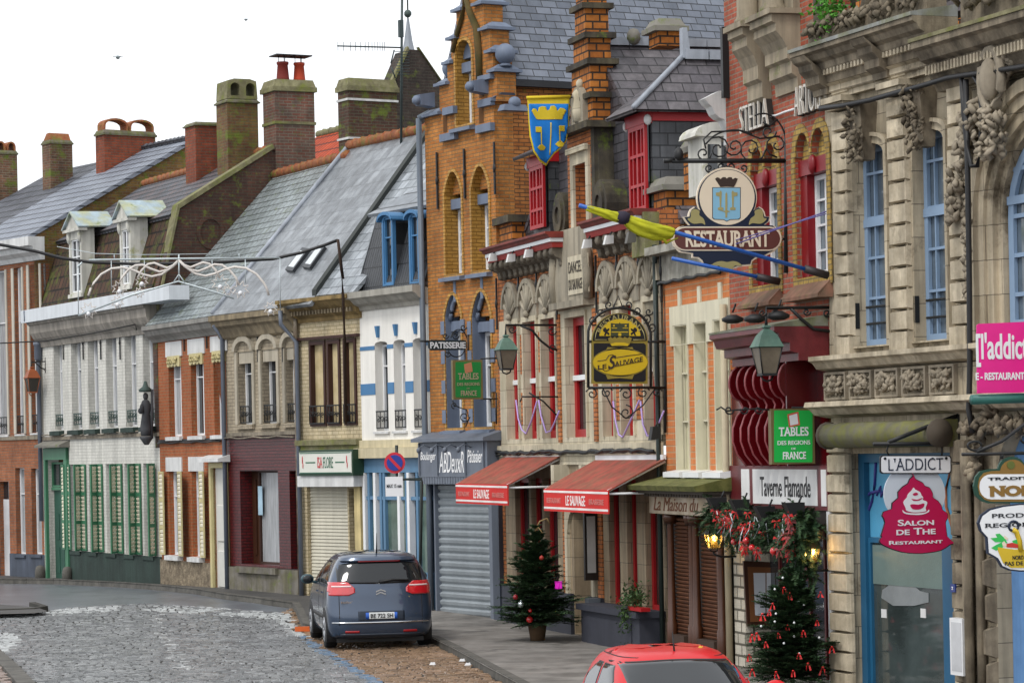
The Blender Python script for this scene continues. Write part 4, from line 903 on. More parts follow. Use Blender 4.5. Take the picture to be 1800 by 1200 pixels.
# outline of the gable, both sides traced on the facade
def lvl(y):return FG.uz(823,y-0.0)[1]
uc=FG.uz(823,300)[0]
def GU(x,y):return FG.uz(x,y)[0]
Ls=[(190,763),(152,772),(118,786),(74,793),(25,802),(-20,812)]
Z=[]
pts=[(0,zs)]
stepsL=[(FG.uz(x,y)[0],FG.uz(x,y)[1]) for y,x in Ls]
stepsR=[(FG.uz(x,y)[0],FG.uz(x,y)[1]) for y,x in((190,884),(128,873),(90,866),(50,861),(6,850),(-34,838))]
zst=[(a[1]+b[1])/2 for a,b in zip(stepsL,stepsR)]
eL=[0,stepsL[1][0],stepsL[2][0],stepsL[3][0],stepsL[4][0],stepsL[5][0]]
eR=[UR,stepsR[1][0],stepsR[2][0],stepsR[3][0],stepsR[4][0],stepsR[5][0]]
ol=[(0,zs),(UR,zs)]
for i in range(6):
 ol.append((eR[i],zst[i]));
 if i<5:ol.append((eR[i+1],zst[i]))
for i in range(5,-1,-1):
 ol.append((eL[i],zst[i]))
 if i>0:pass
 if i>0:ol.append((eL[i],zst[i-1]))
holes=[]
top=FG.rect(802,830,70,219);mid=[FG.rect(783,812,300,482),FG.rect(830,860,293,475)];fst=[FG.rect(784,812,518,752),FG.rect(831,864,512,750)]
zz=[sum(h[i] for h in mid)/2 for i in(2,3)];mid=[(a,b,zz[0],zz[1]) for a,b,_,_ in mid]
zz=[sum(h[i] for h in fst)/2 for i in(2,3)];fst=[(a,b,zz[0],zz[1]) for a,b,_,_ in fst]
topl=archl(*top);midl=[archl(*h,rise=(h[1]-h[0])*.62,pointed=True) for h in mid];fstl=[archl(*h,rise=(h[1]-h[0])*.62,pointed=True) for h in fst]
wall(G,'gable_wall',mGb,ol,[topl]+midl+fstl,0,.42)
# brick reveals in the lighter glazed brick: a thin ring standing proud round every opening
def ring(bld,lp,k,w0,w1,m,name):
 us=[p[0] for p in lp];z_=[p[1] for p in lp];c=(min(us)+max(us))/2;zc=(min(z_)+max(z_))/2;W_=max(us)-min(us);H_=max(z_)-min(z_)
 big=[(c+(x-c)*(1+2*k/W_),zc+(z-zc)*(1+2*k/H_)) for x,z in lp];mb=MB();vs,fs=fill2d([big,[(c+(x-c)*.998,zc+(z-zc)*.999) for x,z in lp]]);mb.place(vs,fs,w0,w1,'w');return mb.build(name,m,bld)
for lp in[topl]+midl+fstl:ring(G,lp,.07,-.02,0,mGy,'arch_surround')
for lp,rc in[(topl,.3)]+[(l,.3) for l in midl+fstl]:
 us=[p[0] for p in lp];z_=[p[1] for p in lp];u0,u1,z0,z1=min(us),max(us),min(z_),max(z_)
 kind=0 if lp is topl else(1 if lp in midl else 2)
 mb=MB();inner=[(u0+.012+(x-u0)*(u1-u0-.024)/(u1-u0),z0+.004+(z-z0)*(z1-z0-.016)/(z1-z0)) for x,z in lp]
 vs,fs=fill2d([lp,inner]);mb.place(vs,fs,.002,.3,'w');mb.build('recess_lining',mGt if kind==2 else mGy,G)
 hh=z1-z0;zl=z1-(u1-u0)*(.75 if kind!=0 else.62)
 mb=MB();vs,fs=fill2d([[p for p in lp if p[1]>zl] if kind else[p for p in lp if p[1]>zl]]);mb.place(vs,fs,.16,.3,'w');mb.build('tympanum',mGt if kind==0 else mGb,G)
 mb=MB();mb.box(u0+.01,u1-.01,.12,.32,zl-.2,zl-.003);mb.build('lintel',mGt,G)
 window(G,(u0+.012,u1-.012,z0+.01,zl-.205),.3,PVC,GLASS,2,(.35,.7) if kind else(.3,.55,.8),fw=.07)
 mb=MB();mb.hexa([(u0-.1,-.14,z0-.14),(u1+.1,-.14,z0-.14),(u1+.1,0,z0-.14),(u0-.1,0,z0-.14),(u0-.1,-.14,z0-.07),(u1+.1,-.14,z0-.07),(u1+.06,.3,z0+.02),(u0-.06,.3,z0+.02)]);mb.build('sill',mGt,G)
 if kind==2:
  mb=MB()
  for s_ in(1,):
   o=[p for p in lp if p[1]>zl];k=[((u0+u1)/2+(x-(u0+u1)/2)*.72,zl+(z-zl)*.72) for x,z in o]
   vs,fs=fill2d([o+k[::-1]]) if 0 else fill2d([o]);
  pts_=[p for p in lp if p[1]>zl];mb.tube([(x*.9+(u0+u1)/2*.1,.1,z-.06) for x,z in pts_],.05,6);mb.build('tracery',mGt,G)
  mb=MB()
  for i in range(4):z_=z0+.1+i*(zl-z0)/3.6;mb.box(u0-.16,u0-.003,-.03,0,z_,z_+.26);mb.box(u1+.003,min(u1+.16,UR-.01),-.03,0,z_,z_+.26)
  mb.build('quoin',mGt,G)
 elif kind==1:
  c=(u0+u1)/2;mb=MB();mb.box(c-.05,c+.05,-.015,0,z0-.55,z0-.14);mb.build('string_block',mGt,G)
# caps, balls, gargoyles on the steps
mb=MB();balls=MB()
def cap(u0,u1,z,h=.1):
 mb.hexa([(u0-.09,-.1,z+.003),(u1+.09,-.1,z+.003),(u1+.09,.52,z+.003),(u0-.09,.52,z+.003),(u0-.09,-.1,z+.06),(u1+.09,-.1,z+.06),(u1+.09,.52,z+.06),(u0-.09,.52,z+.06)])
 mb.hexa([(u0-.06,-.07,z+.063),(u1+.06,-.07,z+.063),(u1+.06,.49,z+.063),(u0-.06,.49,z+.063),(u0+.04,.08,z+.06+h),(u1-.04,.08,z+.06+h),(u1-.04,.36,z+.06+h),(u0+.04,.36,z+.06+h)])
for i in range(1,6):
 cap(eL[i-1]+(0.02 if i>1 else 0),eL[i],zst[i-1] if 0 else zst[i-1]);cap(eR[i],eR[i-1],zst[i-1])
cpm=mb.build('coping',mGt,G)
for k,(i) in enumerate((2,)):
 for u in((eL[1]+eL[2])/2,(eR[2]+eR[1])/2+.06):
  b=MB();b.blob((u,.2,zst[1]+.36),.2,n=14,m=10);b.lathe((u,.2,zst[1]+.12),[(.14,0),(.08,.06)],10);b.build('stone_ball',mGt,G)
for x,y in((758,176),(852,152)):
 u,z=FG.uz(x,y);b=MB();b.hexa([(u-.1,-.3,z-.12),(u+.16,-.3,z-.12),(u+.16,0,z-.16),(u-.1,0,z-.16),(u-.1,-.34,z+.08),(u+.16,-.34,z+.08),(u+.16,0,z+.14),(u-.1,0,z+.14)]);b.blob((u+.03,-.34,z-.02),(.12,.1,.1));b.build('gargoyle',mGt,G)
b=MB()
for x0,x1,y0,y1 in((777,796,188,201),(772,798,234,247),(839,862,174,187),(835,862,218,232),(838,861,132,141)):pbox(b,FG,x0,x1,y0,y1,-.1,0)
u,z=FG.uz(888,192);b.hexa([(u-.22,-.05,z-.02),(u+.03,-.05,z-.02),(u+.03,.5,z-.02),(u-.22,.5,z-.02),(u-.2,0,z+.1),(u+.01,0,z+.1),(u+.01,.45,z+.1),(u-.2,.45,z+.1)]);b.blob((u-.05,.24,z+.14),(.1,.14,.12),n=8,m=6);b.build('niche_ledge',mGt,G)
b=MB()
for x0,x1,y0,y1 in((779,786,203,233),(842,850,189,217),(842,850,143,172)):pbox(b,FG,x0,x1,y0,y1,-.004,0)
b.build('niche',mat('niche_shade_brown','5c3a18',rough=.9,var=.3),G)  # flat panels on the wall; recess shade is put into their dark colour
pth=[FG.uz(x,y,-.04) for x,y in((796,92),(803,60),(812,30),(817,-10))];b=MB();b.tube([(a,-.04,c) for a,c in pth],.05,6)
pth=[FG.uz(x,y,-.04) for x,y in((817,-10),(826,22),(838,50),(842,95),(843,140))];b.tube([(a,-.04,c) for a,c in pth],[.05,.07,.08,.08,.07],6);b.build('ogee_moulding',mat('mossy_moulding','5e4a26',c2='46401f',rough=.9,var=.4),G)
b=MB()
for x,y0,y1 in((770,268,368),(818,262,350),(871,250,342)):u=FG.uz(x,y0)[0];anchor(b,u,FG.uz(x,y1)[1],FG.uz(x,y0)[1],r=.022)
b.build('tie_anchor',IRON,G)
# flank wall and steep slate roof
zev=FG.wz(905,151,UR)[1];D_=9
b=MB();b.box(UR-.3,UR,.42,D_,3.5,zev);b.box(0,.3,.42,D_,3.5,zev);b.build('flank_wall',mGside,G)
b=MB();b.box(UR,UR+.16,.42,D_,zev-.02,zev+.1);b.build('eaves_gutter',mat('dark_gutter','2a2c30',rough=.6),G)
zr=zst[5]+1.0;um=UR/2
b=MB();b.box(eL[5]+.2,eR[5]-.2,.0,.42,zst[5]+.003,zr+.2);b.build('gable_top',mGb,G)
mSlG=mat('blue_grey_slate','5b616c',c2='747a86',mortar='2a2d33',brick=(.34,.15),axis='y',rough=.4,var=.25,vs=.8,streak=.15,msize=.012,bump=.5,island=0)
b=MB();b.quadslab([(UR+.16,.43,zev+.11),(UR+.16,D_,zev+.11),(um,D_,zr),(um,.43,zr)],.08);b.quadslab([(-.16,.43,zev+.11),(um,.43,zr),(um,D_,zr),(-.16,D_,zev+.11)],.08);b.build('roof',mSlG,G)
b=MB();x,z=FG.uz(757,222);b.tube([(UR*0-.02,-.12,FG.uz(757,206)[1]),(-.02,-.12,3.2),(.1,-.12,2.9),(.1,-.12,0)],.06,8);b.tube([(-.02,-.12,FG.uz(757,206)[1]),(.04,.1,FG.uz(757,206)[1]+.12)],.07,8);b.build('drainpipe',mat('gable_drainpipe','59636f',rough=.5,var=.2,streak=.2),G)
# shop
mSh=mat('bakery_grey_paint','666d79',rough=.5,var=.12,streak=.12,bump=.08)
r=FG.rect(735,847,776,838,-.35);zf0,zf1=r[2],r[3]
b=MB();b.box(-.25,UR+.05,.1,.4,-.5,zs-.004);bk=b.build('shop_wall',mSh,G)
b=MB();b.box(r[0],UR+.08,-.34,.099,zf0,zf1);b.hexa([(r[0]-.1,-.46,zf1+.003),(UR+.15,-.46,zf1+.003),(UR+.15,.05,zf1+.003),(r[0]-.1,.05,zf1+.003),(r[0]-.1,-.46,zf1+.07),(UR+.15,-.46,zf1+.07),(UR+.15,0,zf1+.2),(r[0]-.1,0,zf1+.2)])
n=26;zb=zf0-.14
for i in range(n):a=r[0]+(UR+.08-r[0])*i/n;b.box(a+.01,a+(UR+.08-r[0])/n-.01,-.33,-.31,zb,zf0-.002)
fs_=b.build('fascia',mSh,G)
b=MB()
for q in(.02,.3,.72,.985):b.box(r[0]+(UR-r[0])*q-.02,r[0]+(UR-r[0])*q+.02,-.37,-.343,zf0+.03,zf1-.02)
b.build('fascia_panel_bar',mSh,fs_)
W_=UR-r[0];H_=zf1-zf0;b=MB()
text_on(b,'Boulanger',r[0]+W_*.035,r[0]+W_*.27,zf0+H_*.42,zf0+H_*.72,-.342,'w',-1,shear=.2,bold=.004);text_on(b,'ABDeuxR',r[0]+W_*.32,r[0]+W_*.69,zf0+H_*.12,zf0+H_*.72,-.342,'w',-1,shear=.25)
text_on(b,'Pâtissier',r[0]+W_*.745,r[0]+W_*.965,zf0+H_*.4,zf0+H_*.76,-.342,'w',-1,shear=.2,bold=.004)
b.build('lettering',mat('white_letters',(.8,.8,.8),rough=.5,var=0,bump=0),fs_)
for q in(.2,.4,.6,.8):
 b=MB();x=r[0]+W_*q;b.tube([(x,-.34,zf1-.12),(x,-.5,zf1-.05),(x,-.62,zf1-.12)],.012,5);b.blob((x,-.62,zf1-.16),(.05,.05,.06));b.build('spot_lamp',mSh,fs_)
a,b_,c,d=FG.rect(774,868,855,1086,-.0);c=.02
sb=MB();sb.box(a,b_,.02,.09,c,zb+.05);n=17
for i in range(n):
 h=(zb-c)/n;z_=c+i*h;sb.hexa([(a,.02,z_+.006),(b_,.02,z_+.006),(b_,.02,z_+h-.006),(a,.02,z_+h-.006),(a,-.02,z_+h*.35),(b_,-.02,z_+h*.35),(b_,-.035,z_+h*.75),(a,-.035,z_+h*.75)])
sb.build('roller_shutter',mat('blue_grey_shutter','8d9499',rough=.5,var=.12,streak=.12,bump=.05),G)
b=MB();b.box(r[0]+.15,a-.003,-.1,.098,-.4,zb+.1);b.box(b_+.003,b_+.2,-.1,.098,-.4,zb+.1);b.build('shop_frame',mSh,G)
b=MB();b.box(b_+.203,UR+.12,-.14,.098,-.4,zb+.12);b.build('dark_pilaster',mat('charcoal_paint','3b424e',rough=.5,var=.2),G)

# ================================================================== H: the inn with two bays, red cornices and a stepped dormer gable
mSt=mat('cream_limestone','c9bfa8',c2='bdb298',mortar='8d8474',brick=(.9,.34),axis='u',rough=.8,var=.2,streak=.28,msize=.006,bump=.25)
mSt2=mat('grey_limestone','9f9684',rough=.85,var=.3,streak=.4,bump=.4,dark=('4a443a',.64))
mOb=brickm('orange_facing_brick','c27844','ad6432','6e4a34',bh=.078,var=.22)
mOp=brickm('pinnacle_brick','b9722e','9e5a20','3c2c20',bw=.26,bh=.13,msize=.018,var=.3)
mRed=mat('signal_red_paint','9e141a',rough=.45,var=.15,bump=.05)
mDr=mat('weathered_red_cornice','6e2a22',c2='84352a',rough=.6,var=.3,streak=.25)
mBst=mat('blackened_stone','3f3a34',c2='57503f',rough=.9,var=.45,streak=.4,moss=.1,bump=.6)
mPl=mat('charcoal_plinth','363842',rough=.75,var=.25,streak=.15,bump=.2)
H=thing('inn','ornate inn of cream stone and orange brick with red windows and blackened stepped dormer gable','house',FH)
u1,u2=FH.uz(990,650)[0],FH.uz(1046,650)[0]
zs=FH.uz(1020,786)[1];zw0=FH.uz(1020,768)[1];zw1=FH.uz(1020,552)[1];zbt=FH.uz(1110,525)[1];zco=FH.uz(930,470)[1];zct=FH.uz(990,403)[1]
LW=[(895,915),(925,947),(957,981)];RW=[(1064,1082),(1096,1117),(1138,1164)]
ops=[]
for x0,x1 in LW+RW:a,b,c,d=FH.rect(x0,x1,562,770);ops.append((a,b,zw0,FH.uz(930,566)[1]))
ctr=FH.rect(1000,1034,560,770);ctr=(ctr[0],ctr[1],zw0,FH.uz(1020,556)[1])
wall(H,'stone_bay',mSt,rectl(.12,LH-.1,zs,zbt),[rectl(*o) for o in ops]+[rectl(*ctr)],-.02,.35)
wall(H,'brick_band',mOb,rectl(0,LH,zbt+.003,zct-.1),[],0,.35)
b=MB();b.box(0,.118,-.015,.33,zs,zbt);b.box(u1-.22,u1-.05,-.05,-.021,zs+.1,zbt-.05);b.box(u2+.02,u2+.2,-.05,-.021,zs+.1,zbt-.05);b.build('brick_strip',mOb,H)
for o in ops+[ctr]:
 um=o[0]+(o[1]-o[0])*.0
 g=window(H,o,.12,mRed,GLASS,1,(.52,),fw=.14,mull=.05)
 b=MB();b.box(o[0]+.001,o[1]-.001,.07,.1,(o[2]+o[3])/2-.05,(o[2]+o[3])/2+.04);b.build('transom',PVC,g)
 b=MB();b.box(o[0]-.06,o[0]-.003,-.06,-.02,o[2],o[3]+.1);b.box(o[1]+.003,o[1]+.06,-.06,-.02,o[2],o[3]+.1);b.box(o[0]-.003,o[1]+.003,-.06,-.02,o[3]+.003,o[3]+.1);b.box(o[0]-.04,o[1]+.04,-.05,-.021,o[2]+(o[3]-o[2])*.5,o[2]+(o[3]-o[2])*.54) if 0 else None;b.build('stone_surround',mSt,g)
b=MB()
for p,q in((0,1),(1,2),(3,4),(4,5)):
 a,c=ops[p][1]+.1,ops[q][0]-.1
 if c>a:
  for z0,z1 in((.12,.4),(.56,.9)):b.box(a,c,-.03,-.0205,zw0+(ops[0][3]-zw0)*z0,zw0+(ops[0][3]-zw0)*z1)
b.build('brick_infill',mOb,H)
# fan tympana over the windows
def fan(u0,u1,z0,z1,nm='shell_tympanum'):
 b=MB();c=(u0+u1)/2;h=(u1-u0)/2;vs,fs=fill2d([[(u0,z0)]+[(u1,z0)]+arc(c,z0+(z1-z0)*.35,h,(z1-z0)*.65,0,180,12)]);b.place(vs,fs,-.05,-.002,'w')
 vs,fs=fill2d([arc(c,z0+(z1-z0)*.35,h+.02,(z1-z0)*.65+.02,0,180,12)+arc(c,z0+(z1-z0)*.35,h-.07,(z1-z0)*.65-.07,180,0,12)]);b.place(vs,fs,-.11,-.05,'w')
 for i in range(7):
  a=R(20+i*23.3);b.tube([(c+.05*math.cos(a),-.08,z0+.1+.05*math.sin(a)),(c+(h-.12)*math.cos(a),-.06,z0+.12+((z1-z0)*.8)*math.sin(a))],[.02,.05],5)
 b.blob((c,-.09,z0+.09),(.09,.07,.07));return b.build(nm,mSt2,H)
for x0,x1 in((889,915),(918,947),(951,981)):a,c=FH.uz(x0,520)[0],FH.uz(x1,520)[0];fan(a,c,zbt-.05,FH.uz(935,490)[1])
for x0,x1 in((1057,1088),(1091,1127),(1130,1166)):a,c=FH.uz(x0,500)[0],FH.uz(x1,500)[0];fan(a,c,zbt-.05,FH.uz(935,490)[1])
b=MB()
for x in(877,916,948,983,1053,1090,1129,1168):u=FH.uz(x,500)[0];anchor(b,u,zbt-.15 if x in(877,983,1053,1168) else zbt+.3,zct-.6,w=-.05,r=.022)
b.build('tie_anchor',IRON,H)
b=MB();b.box(0,LH,-.1,-.021,zs-.14,zs+.06);b.box(0,LH,-.06,.3,zs-.3,zs-.143);b.build('sill_band',mSt,H)
b=MB();rnd=random.Random(5);b.tube([(i*.2,-.13+rnd.uniform(-.02,.02),zs-.07+rnd.uniform(-.02,.02)) for i in range(48)],.032,6);b.tube([(i*.2,-.12+rnd.uniform(-.03,.03),zs-.10+rnd.uniform(-.03,.02)) for i in range(48)],.018,5);b.build('cable_run',IRON,H)
# cornices: two red boxes on grey consoles
def red_cornice(ua,ub,zt):
 top=MB();top.loft_u([(.1,zt),(-.46,zt),(-.46,zt-.04),(-.41,zt-.06),(-.38,zt-.11),(.1,zt-.11)],ua,ub);c=top.build('cornice',mDr,H)
 m2=MB();m2.loft_u([(.1,zt-.113),(-.36,zt-.113),(-.36,zt-.18),(.1,zt-.18)],ua+.06,ub-.03);m2.build('white_band',PVC,c)
 m3=MB();m3.loft_u([(.1,zt-.183),(-.34,zt-.183),(-.31,zt-.28),(.1,zt-.28)],ua+.08,ub-.05);m3.build('red_band',mat('faded_red_band','8f2a24',rough=.6,var=.3),c)
 m4=MB();n=int((ub-ua)/.36)
 for i in range(n):
  u=ua+.2+i*(ub-ua-.4)/(n-1);pr=[(0,zt-.283),(-.3,zt-.283),(-.32,zt-.36),(-.24,zt-.44),(-.15,zt-.47),(-.12,zt-.56),(-.05,zt-.62),(0,zt-.62)];vs,fs=fill2d([pr]);m4.place(vs,fs,u-.09,u+.09,'u')
  m4.blob((u,-.27,zt-.37),(.10,.07,.07),n=8,m=5);m4.blob((u,-.1,zt-.56),(.09,.06,.06),n=8,m=5)
  if i<n-1:um=u+(ub-ua-.4)/(n-1)/2;vs,fs=fill2d([[(0,zt-.285),(-.22,zt-.285),(-.15,zt-.4),(0,zt-.5)]]);m4.place(vs,fs,um-.1,um+.1,'u')
 m4.build('console',mat('sooty_grey_stone','6f675a',rough=.9,var=.4,streak=.4,bump=.4),c);return c
ua=FH.uz(842,432,-.46)[0];ub=FH.uz(958,405,-.46)[0];zt=FH.uz(900,422,-.46)[1]
red_cornice(ua,ub,zt)
red_cornice(FH.uz(1014,408,-.46)[0],LH-.15,zt)
zct=zt
# small floodlights under the cornices are things of their own (see lamps)
# centre bay name stone
r=FH.rect(1000,1036,448,516,-.12);b=MB();b.box(u1-.02,u2,-.12,-.001,r[2]-.1,r[3]+.5);b.box(u1-.1,u2+.08,-.22,-.001,r[2]-.22,r[2]-.103);b.tube([(u1-.05,-.12,r[2]-.1),(u1-.1,-.13,r[2]+.3),(u1+.02,-.13,r[3]+.1)],.09,6);b.tube([(u2+.05,-.12,r[2]-.1),(u2+.1,-.13,r[2]+.3),(u2,-.13,r[3]+.1)],.09,6);ns=b.build('name_stone',mSt2,H)
b=MB();b.box(r[0],r[1],-.14,-.121,r[2],r[3]);b.build('name_panel',mSt,ns)
b=MB();hh=r[3]-r[2];text_on(b,'DANCEL',r[0]+.05,r[0]+(r[1]-r[0])*.68,r[2]+hh*.56,r[2]+hh*.86,-.141,'w',-1,bold=.01);text_on(b,'DU SAUVAGE',r[0]+.05,r[0]+(r[1]-r[0])*.70,r[2]+hh*.12,r[2]+hh*.4,-.141,'w',-1,bold=.01);b.build('lettering',mat('worn_dark_letters','4a443c',rough=.9,var=.3),ns)
# stepped dormer gable: front outline from the photograph, real thickness
def hu(x,y):return FH.uz(x,y,0)
zb=zct-.05
gu0,gu1=hu(998,300)[0],hu(1046,300)[0];zcap=hu(1010,238)[1];cu=(gu0+gu1)/2;hw=(gu1-gu0)/2
wn=FH.rect(1012,1034,288,392);wn=(wn[0],wn[1],zb+.06,wn[3])
ol=[(gu0,zb),(gu1,zb),(gu1,zcap),(gu0,zcap)]
b=MB();vs,fs=fill2d([ol,rectl(*wn)]);b.place(vs,fs,0,.5,'w');gw=b.build('dormer_gable',mOb,H)
b=MB();b.box(gu1-.15,gu1+.03,-.02,.52,zb,zcap-.003);b.build('gable_flank',mBst,gw)
for s_ in(1,-1):
 b=MB();u=gu1+.03 if s_>0 else gu0-.03;p=[]
 z0=zb;z1=zcap-.25
 for i in range(20):
  t=i/19;p.append((u+s_*(.5*(1-t)**2.2+.03*math.sin(t*9)),z0+(z1-z0)*t))
 vs,fs=fill2d([[(u,z0)]+p+[(u,z1)]]) if s_>0 else fill2d([[(u,z0)]+p+[(u,z1)]]);b.place(vs,fs,.05,.5,'w')
 cc=(u+s_*.36,z0+.36);vs,fs=fill2d([arc(cc[0],cc[1],.38,.42,0,360,20)[:-1]]);b.place(vs,fs,-.06,.55,'w');vs,fs=fill2d([arc(cc[0],cc[1],.26,.3,0,360,20)[:-1],arc(cc[0],cc[1],.14,.16,0,360,20)[:-1]]);b.place(vs,fs,-.1,-.06,'w');b.build('volute',mBst,gw)
window(gw,wn,.25,mRed,GLASS,2,(.3,),fw=.09);b=MB();vs,fs=fill2d([rectl(wn[0]-.16,wn[1]+.16,wn[2]-.05,wn[3]+.28),rectl(wn[0]-.002,wn[1]+.002,wn[2],wn[3])]);b.place(vs,fs,-.05,-.001,'w');b.box(wn[0]-.2,wn[1]+.2,-.12,-.051,wn[3]+.2,wn[3]+.3);b.build('stone_surround',mSt,gw)
zsteps=[hu(1030,y)[1] for y in(166,106,58,4,-40)]
hws=[hw*.86,hw*.72,hw*.55,hw*.4,hw*.3];base=zcap+.12;pb=MB();pc=MB();zprev=base;cu2=cu+.12
pc.box(gu0-.16,gu1+.2,-.2,.72,zcap+.003,zcap+.119)
for i,(zz_,hh) in enumerate(zip(zsteps,hws)):
 pb.box(cu2-hh,cu2+hh*.9,0,.42,zprev,zz_-.1);pc.box(cu2-hh-.08,cu2+hh*.9+.08,-.08,.5,zz_-.099,zz_-.002);pc.box(cu2-hh-.03,cu2+hh*.9+.03,-.04,.46,zz_-.16,zz_-.1005) if 0 else None;zprev=zz_-.001
pb.build('stepped_pinnacle',mOp,gw);pc.build('pinnacle_cap',mBst,gw)
nz0,nz1=hu(1012,228)[1],hu(1012,183)[1];b=MB();vs,fs=fill2d([archl(cu2-.34,cu2+.34,base+.02,nz1+.25),archl(cu2-.22,cu2+.22,base+.06,nz1+.14)]);b.place(vs,fs,-.1,-.001,'w');nc=b.build('niche',mSt2,gw)
b=MB();b.lathe((cu2,-.03,base+.06),[(.13,0),(.15,.2),(.11,.42),(.14,.5),(.06,.58)],8);b.blob((cu2,-.03,base+.72),(.075,.075,.09));b.build('statuette',mSt,nc)
# roof with its ridge running back, slopes facing up and down the street
_,zr=FH.wz(1060,78,cu);mSlH=mat('dark_old_slate','514d52',c2='6b6669',mortar='232124',brick=(.36,.165),axis='y',rough=.5,var=.4,vs=1.1,streak=.3,msize=.012,bump=.5,speck=.2)
b=MB();ze=zct-.2;b.quadslab([(cu,.3,zr),(LH+.2,.3,ze),(LH+.2,3.7,ze),(cu,3.7,zr)],.1);b.quadslab([(cu,.3,zr),(cu,3.7,zr),(-.05,3.7,ze),(-.05,.3,ze)],.1);rf=b.build('roof',mSlH,H)
b=MB()
for i in range(9):b.box(cu-.16,cu+.1,.55+i*.36,.55+i*.36+.345,zr-.02,zr+.12)
b.build('ridge_tile',LEAD,rf)
b=MB();b.blob((cu+.1,.98,zr+.13),(.13,.13,.15));b.build('ridge_knob',CONC,rf)
b=MB();vs,fs=fill2d([[(-.05,ze),(LH+.2,ze),(cu,zr-.12)]]);b.place(vs,fs,.32,.4,'w');b.build('front_slope',mat('front_slate','3d3b40',c2='4c4a4e',mortar='1c1b1e',brick=(.3,.16),axis='x',rough=.5,var=.4,streak=.3),rf)
def slate_dormer(x0,x1,y0,y1,ridge_y,wback,big):
 a,c,d,e=FH.rect(x0,x1,y0,y1,.1);b=MB();mSl=mat('slate_hung_cheek','3f4145',c2='54565a',mortar='202226',brick=(.28,.2),axis='u',rough=.45,var=.45,streak=.35,msize=.012,bump=.4,moss=.1)
 b.box(a-.1,c+.06,.14,wback,d-.9,e+.22);dm=b.build('dormer',mSl,H)
 window(dm,(a,c,d,e),.05,mRed,GLASS,4,(.35,.7),fw=.07,mull=.05);b=MB();b.box(a-.13,c+.1,.02,.135,e+.003,e+.2);b.box(c+.06,c+.1,.14,wback-.01,e+.04,e+.22);b.build('red_fascia',mRed,dm)
 b=MB();b.blob((c+.12,.05,e+.05),(.03,.07,.09));b.blob((a-.12,.05,e+.05),(.03,.07,.09));b.build('bracket',WHITEW,dm)
 if big:
  zE=e+.2;zR=FH.wz(1205,103,(a+c)/2)[1];um=(a+c)/2;wa=FH.wz(1200,103,um)[0];uR,uL=c+.3,a-.35;wF=-.25;z1=(zR-zE)
  b=MB();b.quadslab([(uR,wF,zE),(uR,wback+.4,zE),(um,wback+.4,zR),(um,wa,zR)],.06);b.quadslab([(uL,wF,zE),(um,wa,zR),(um,wback+.4,zR),(uL,wback+.4,zE)],.06);b.quadslab([(uL,wF,zE),(uR,wF,zE),(um,wa,zR)],.06);dr=b.build('dormer_roof',mSlH,dm)
  b=MB()
  for i in range(5):b.box(um-.1,um+.1,wa+.02+i*.42,wa+.42+i*.42,zR-.02,zR+.14)
  b.tube([(uR,wF,zE+.02),(um,wa,zR+.03)],.05,5);b.hexa([(um-.08,wa-.02,zR),(um+.08,wa-.02,zR),(um+.08,wa+.12,zR),(um-.08,wa+.12,zR),(um-.08,wa-.02,zR+.5),(um+.08,wa-.02,zR+.5),(um+.08,wa+.06,zR+.5),(um-.08,wa+.06,zR+.5)]);b.build('lead_ridge',LEAD,dr)
 else:
  b=MB();b.quadslab([(a-.3,-.2,e+.22),(c+.16,-.2,e+.22),(c+.1,wback,e+.75),(a-.3,wback,e+.75)],.06);b.build('dormer_roof',mSlH,dm)
 return dm,c
slate_dormer(937,961,292,402,0,1.0,False)
dm,cR=slate_dormer(1112,1141,222,372,0,2.3,True)
# side stacks near the right-hand party wall
def stack(bld,F,x0,x1,y0,yb,u,m,d=.8,capm=CONC,nm='chimney'):
 w0=F.wz(x0,y0,u)[0];w1,zt=F.wz(x1,y0,u);zb_=F.wz(x0,yb,u)[1];return chimney(bld,u-d,u,w0,w1,zb_,zt,m=m,cap=capm,over=.1,capt=.09)
stack(H,FH,1171,1236,320,420,LH-.1,mOp);stack(H,FH,1157,1198,42,80,LH-2.6,mOp,.5)
b=MB();r_=FH.wz(1132,372,LH-.05);q=FH.wz(1176,372,LH-.05);b.box(LH-.7,LH-.05,r_[0],q[0],r_[1]-.7,r_[1]);b.build('parapet_block',mV,H)
u_=FH.uz(925,388)[0];b=MB();b.box(.02,.9,.06,.5,zct-.3,FH.uz(910,386)[1]);st=b.build('parapet_pier',mOp,H);b=MB();b.box(-.1,1.0,-.05,.6,FH.uz(910,386)[1]+.002,FH.uz(910,386)[1]+.14);b.build('pier_cap',mBst,st)
# ground floor
zg1=zs-.3;fl=FH.rect(905,985,830,1000)
PX=[(893,908),(945,962)]
gops=[]
for x0,x1 in((908,932),(936,955),(959,982)):a,c,_,_=FH.rect(x0,x1,900,1000);gops.append((a,c,.75,zg1-.25))
dA=FH.rect(1003,1041,880,1100);gops.append((dA[0]+.25,dA[1]-.1,.02,zg1-.5))
rops=[]
for x0,x1 in((1072,1091),(1104,1121),(1136,1160)):a,c,_,_=FH.rect(x0,x1,900,1060);rops.append((a,c,FH.uz(1115,1068)[1],zg1-.25))
wall(H,'ground_floor_wall',mat('awning_shade_stone','a5947a',c2='937f66',mortar='6a6050',brick=(.9,.34),axis='u',rough=.8,var=.25,streak=.4,msize=.006,bump=.3),rectl(.3,LH-.05,-.5,zg1-.003),[rectl(*o) for o in gops+rops],-.01,.4)  # stone coloured darker to carry the shade under the awnings
for o in gops[:3]+rops:window(H,o,.11,mRed,GLASS if o in gops else mat('brown_shop_glass',(.05,.038,.032),rough=.1,spec=.7,var=.5,bump=0),1,(),fw=.09)
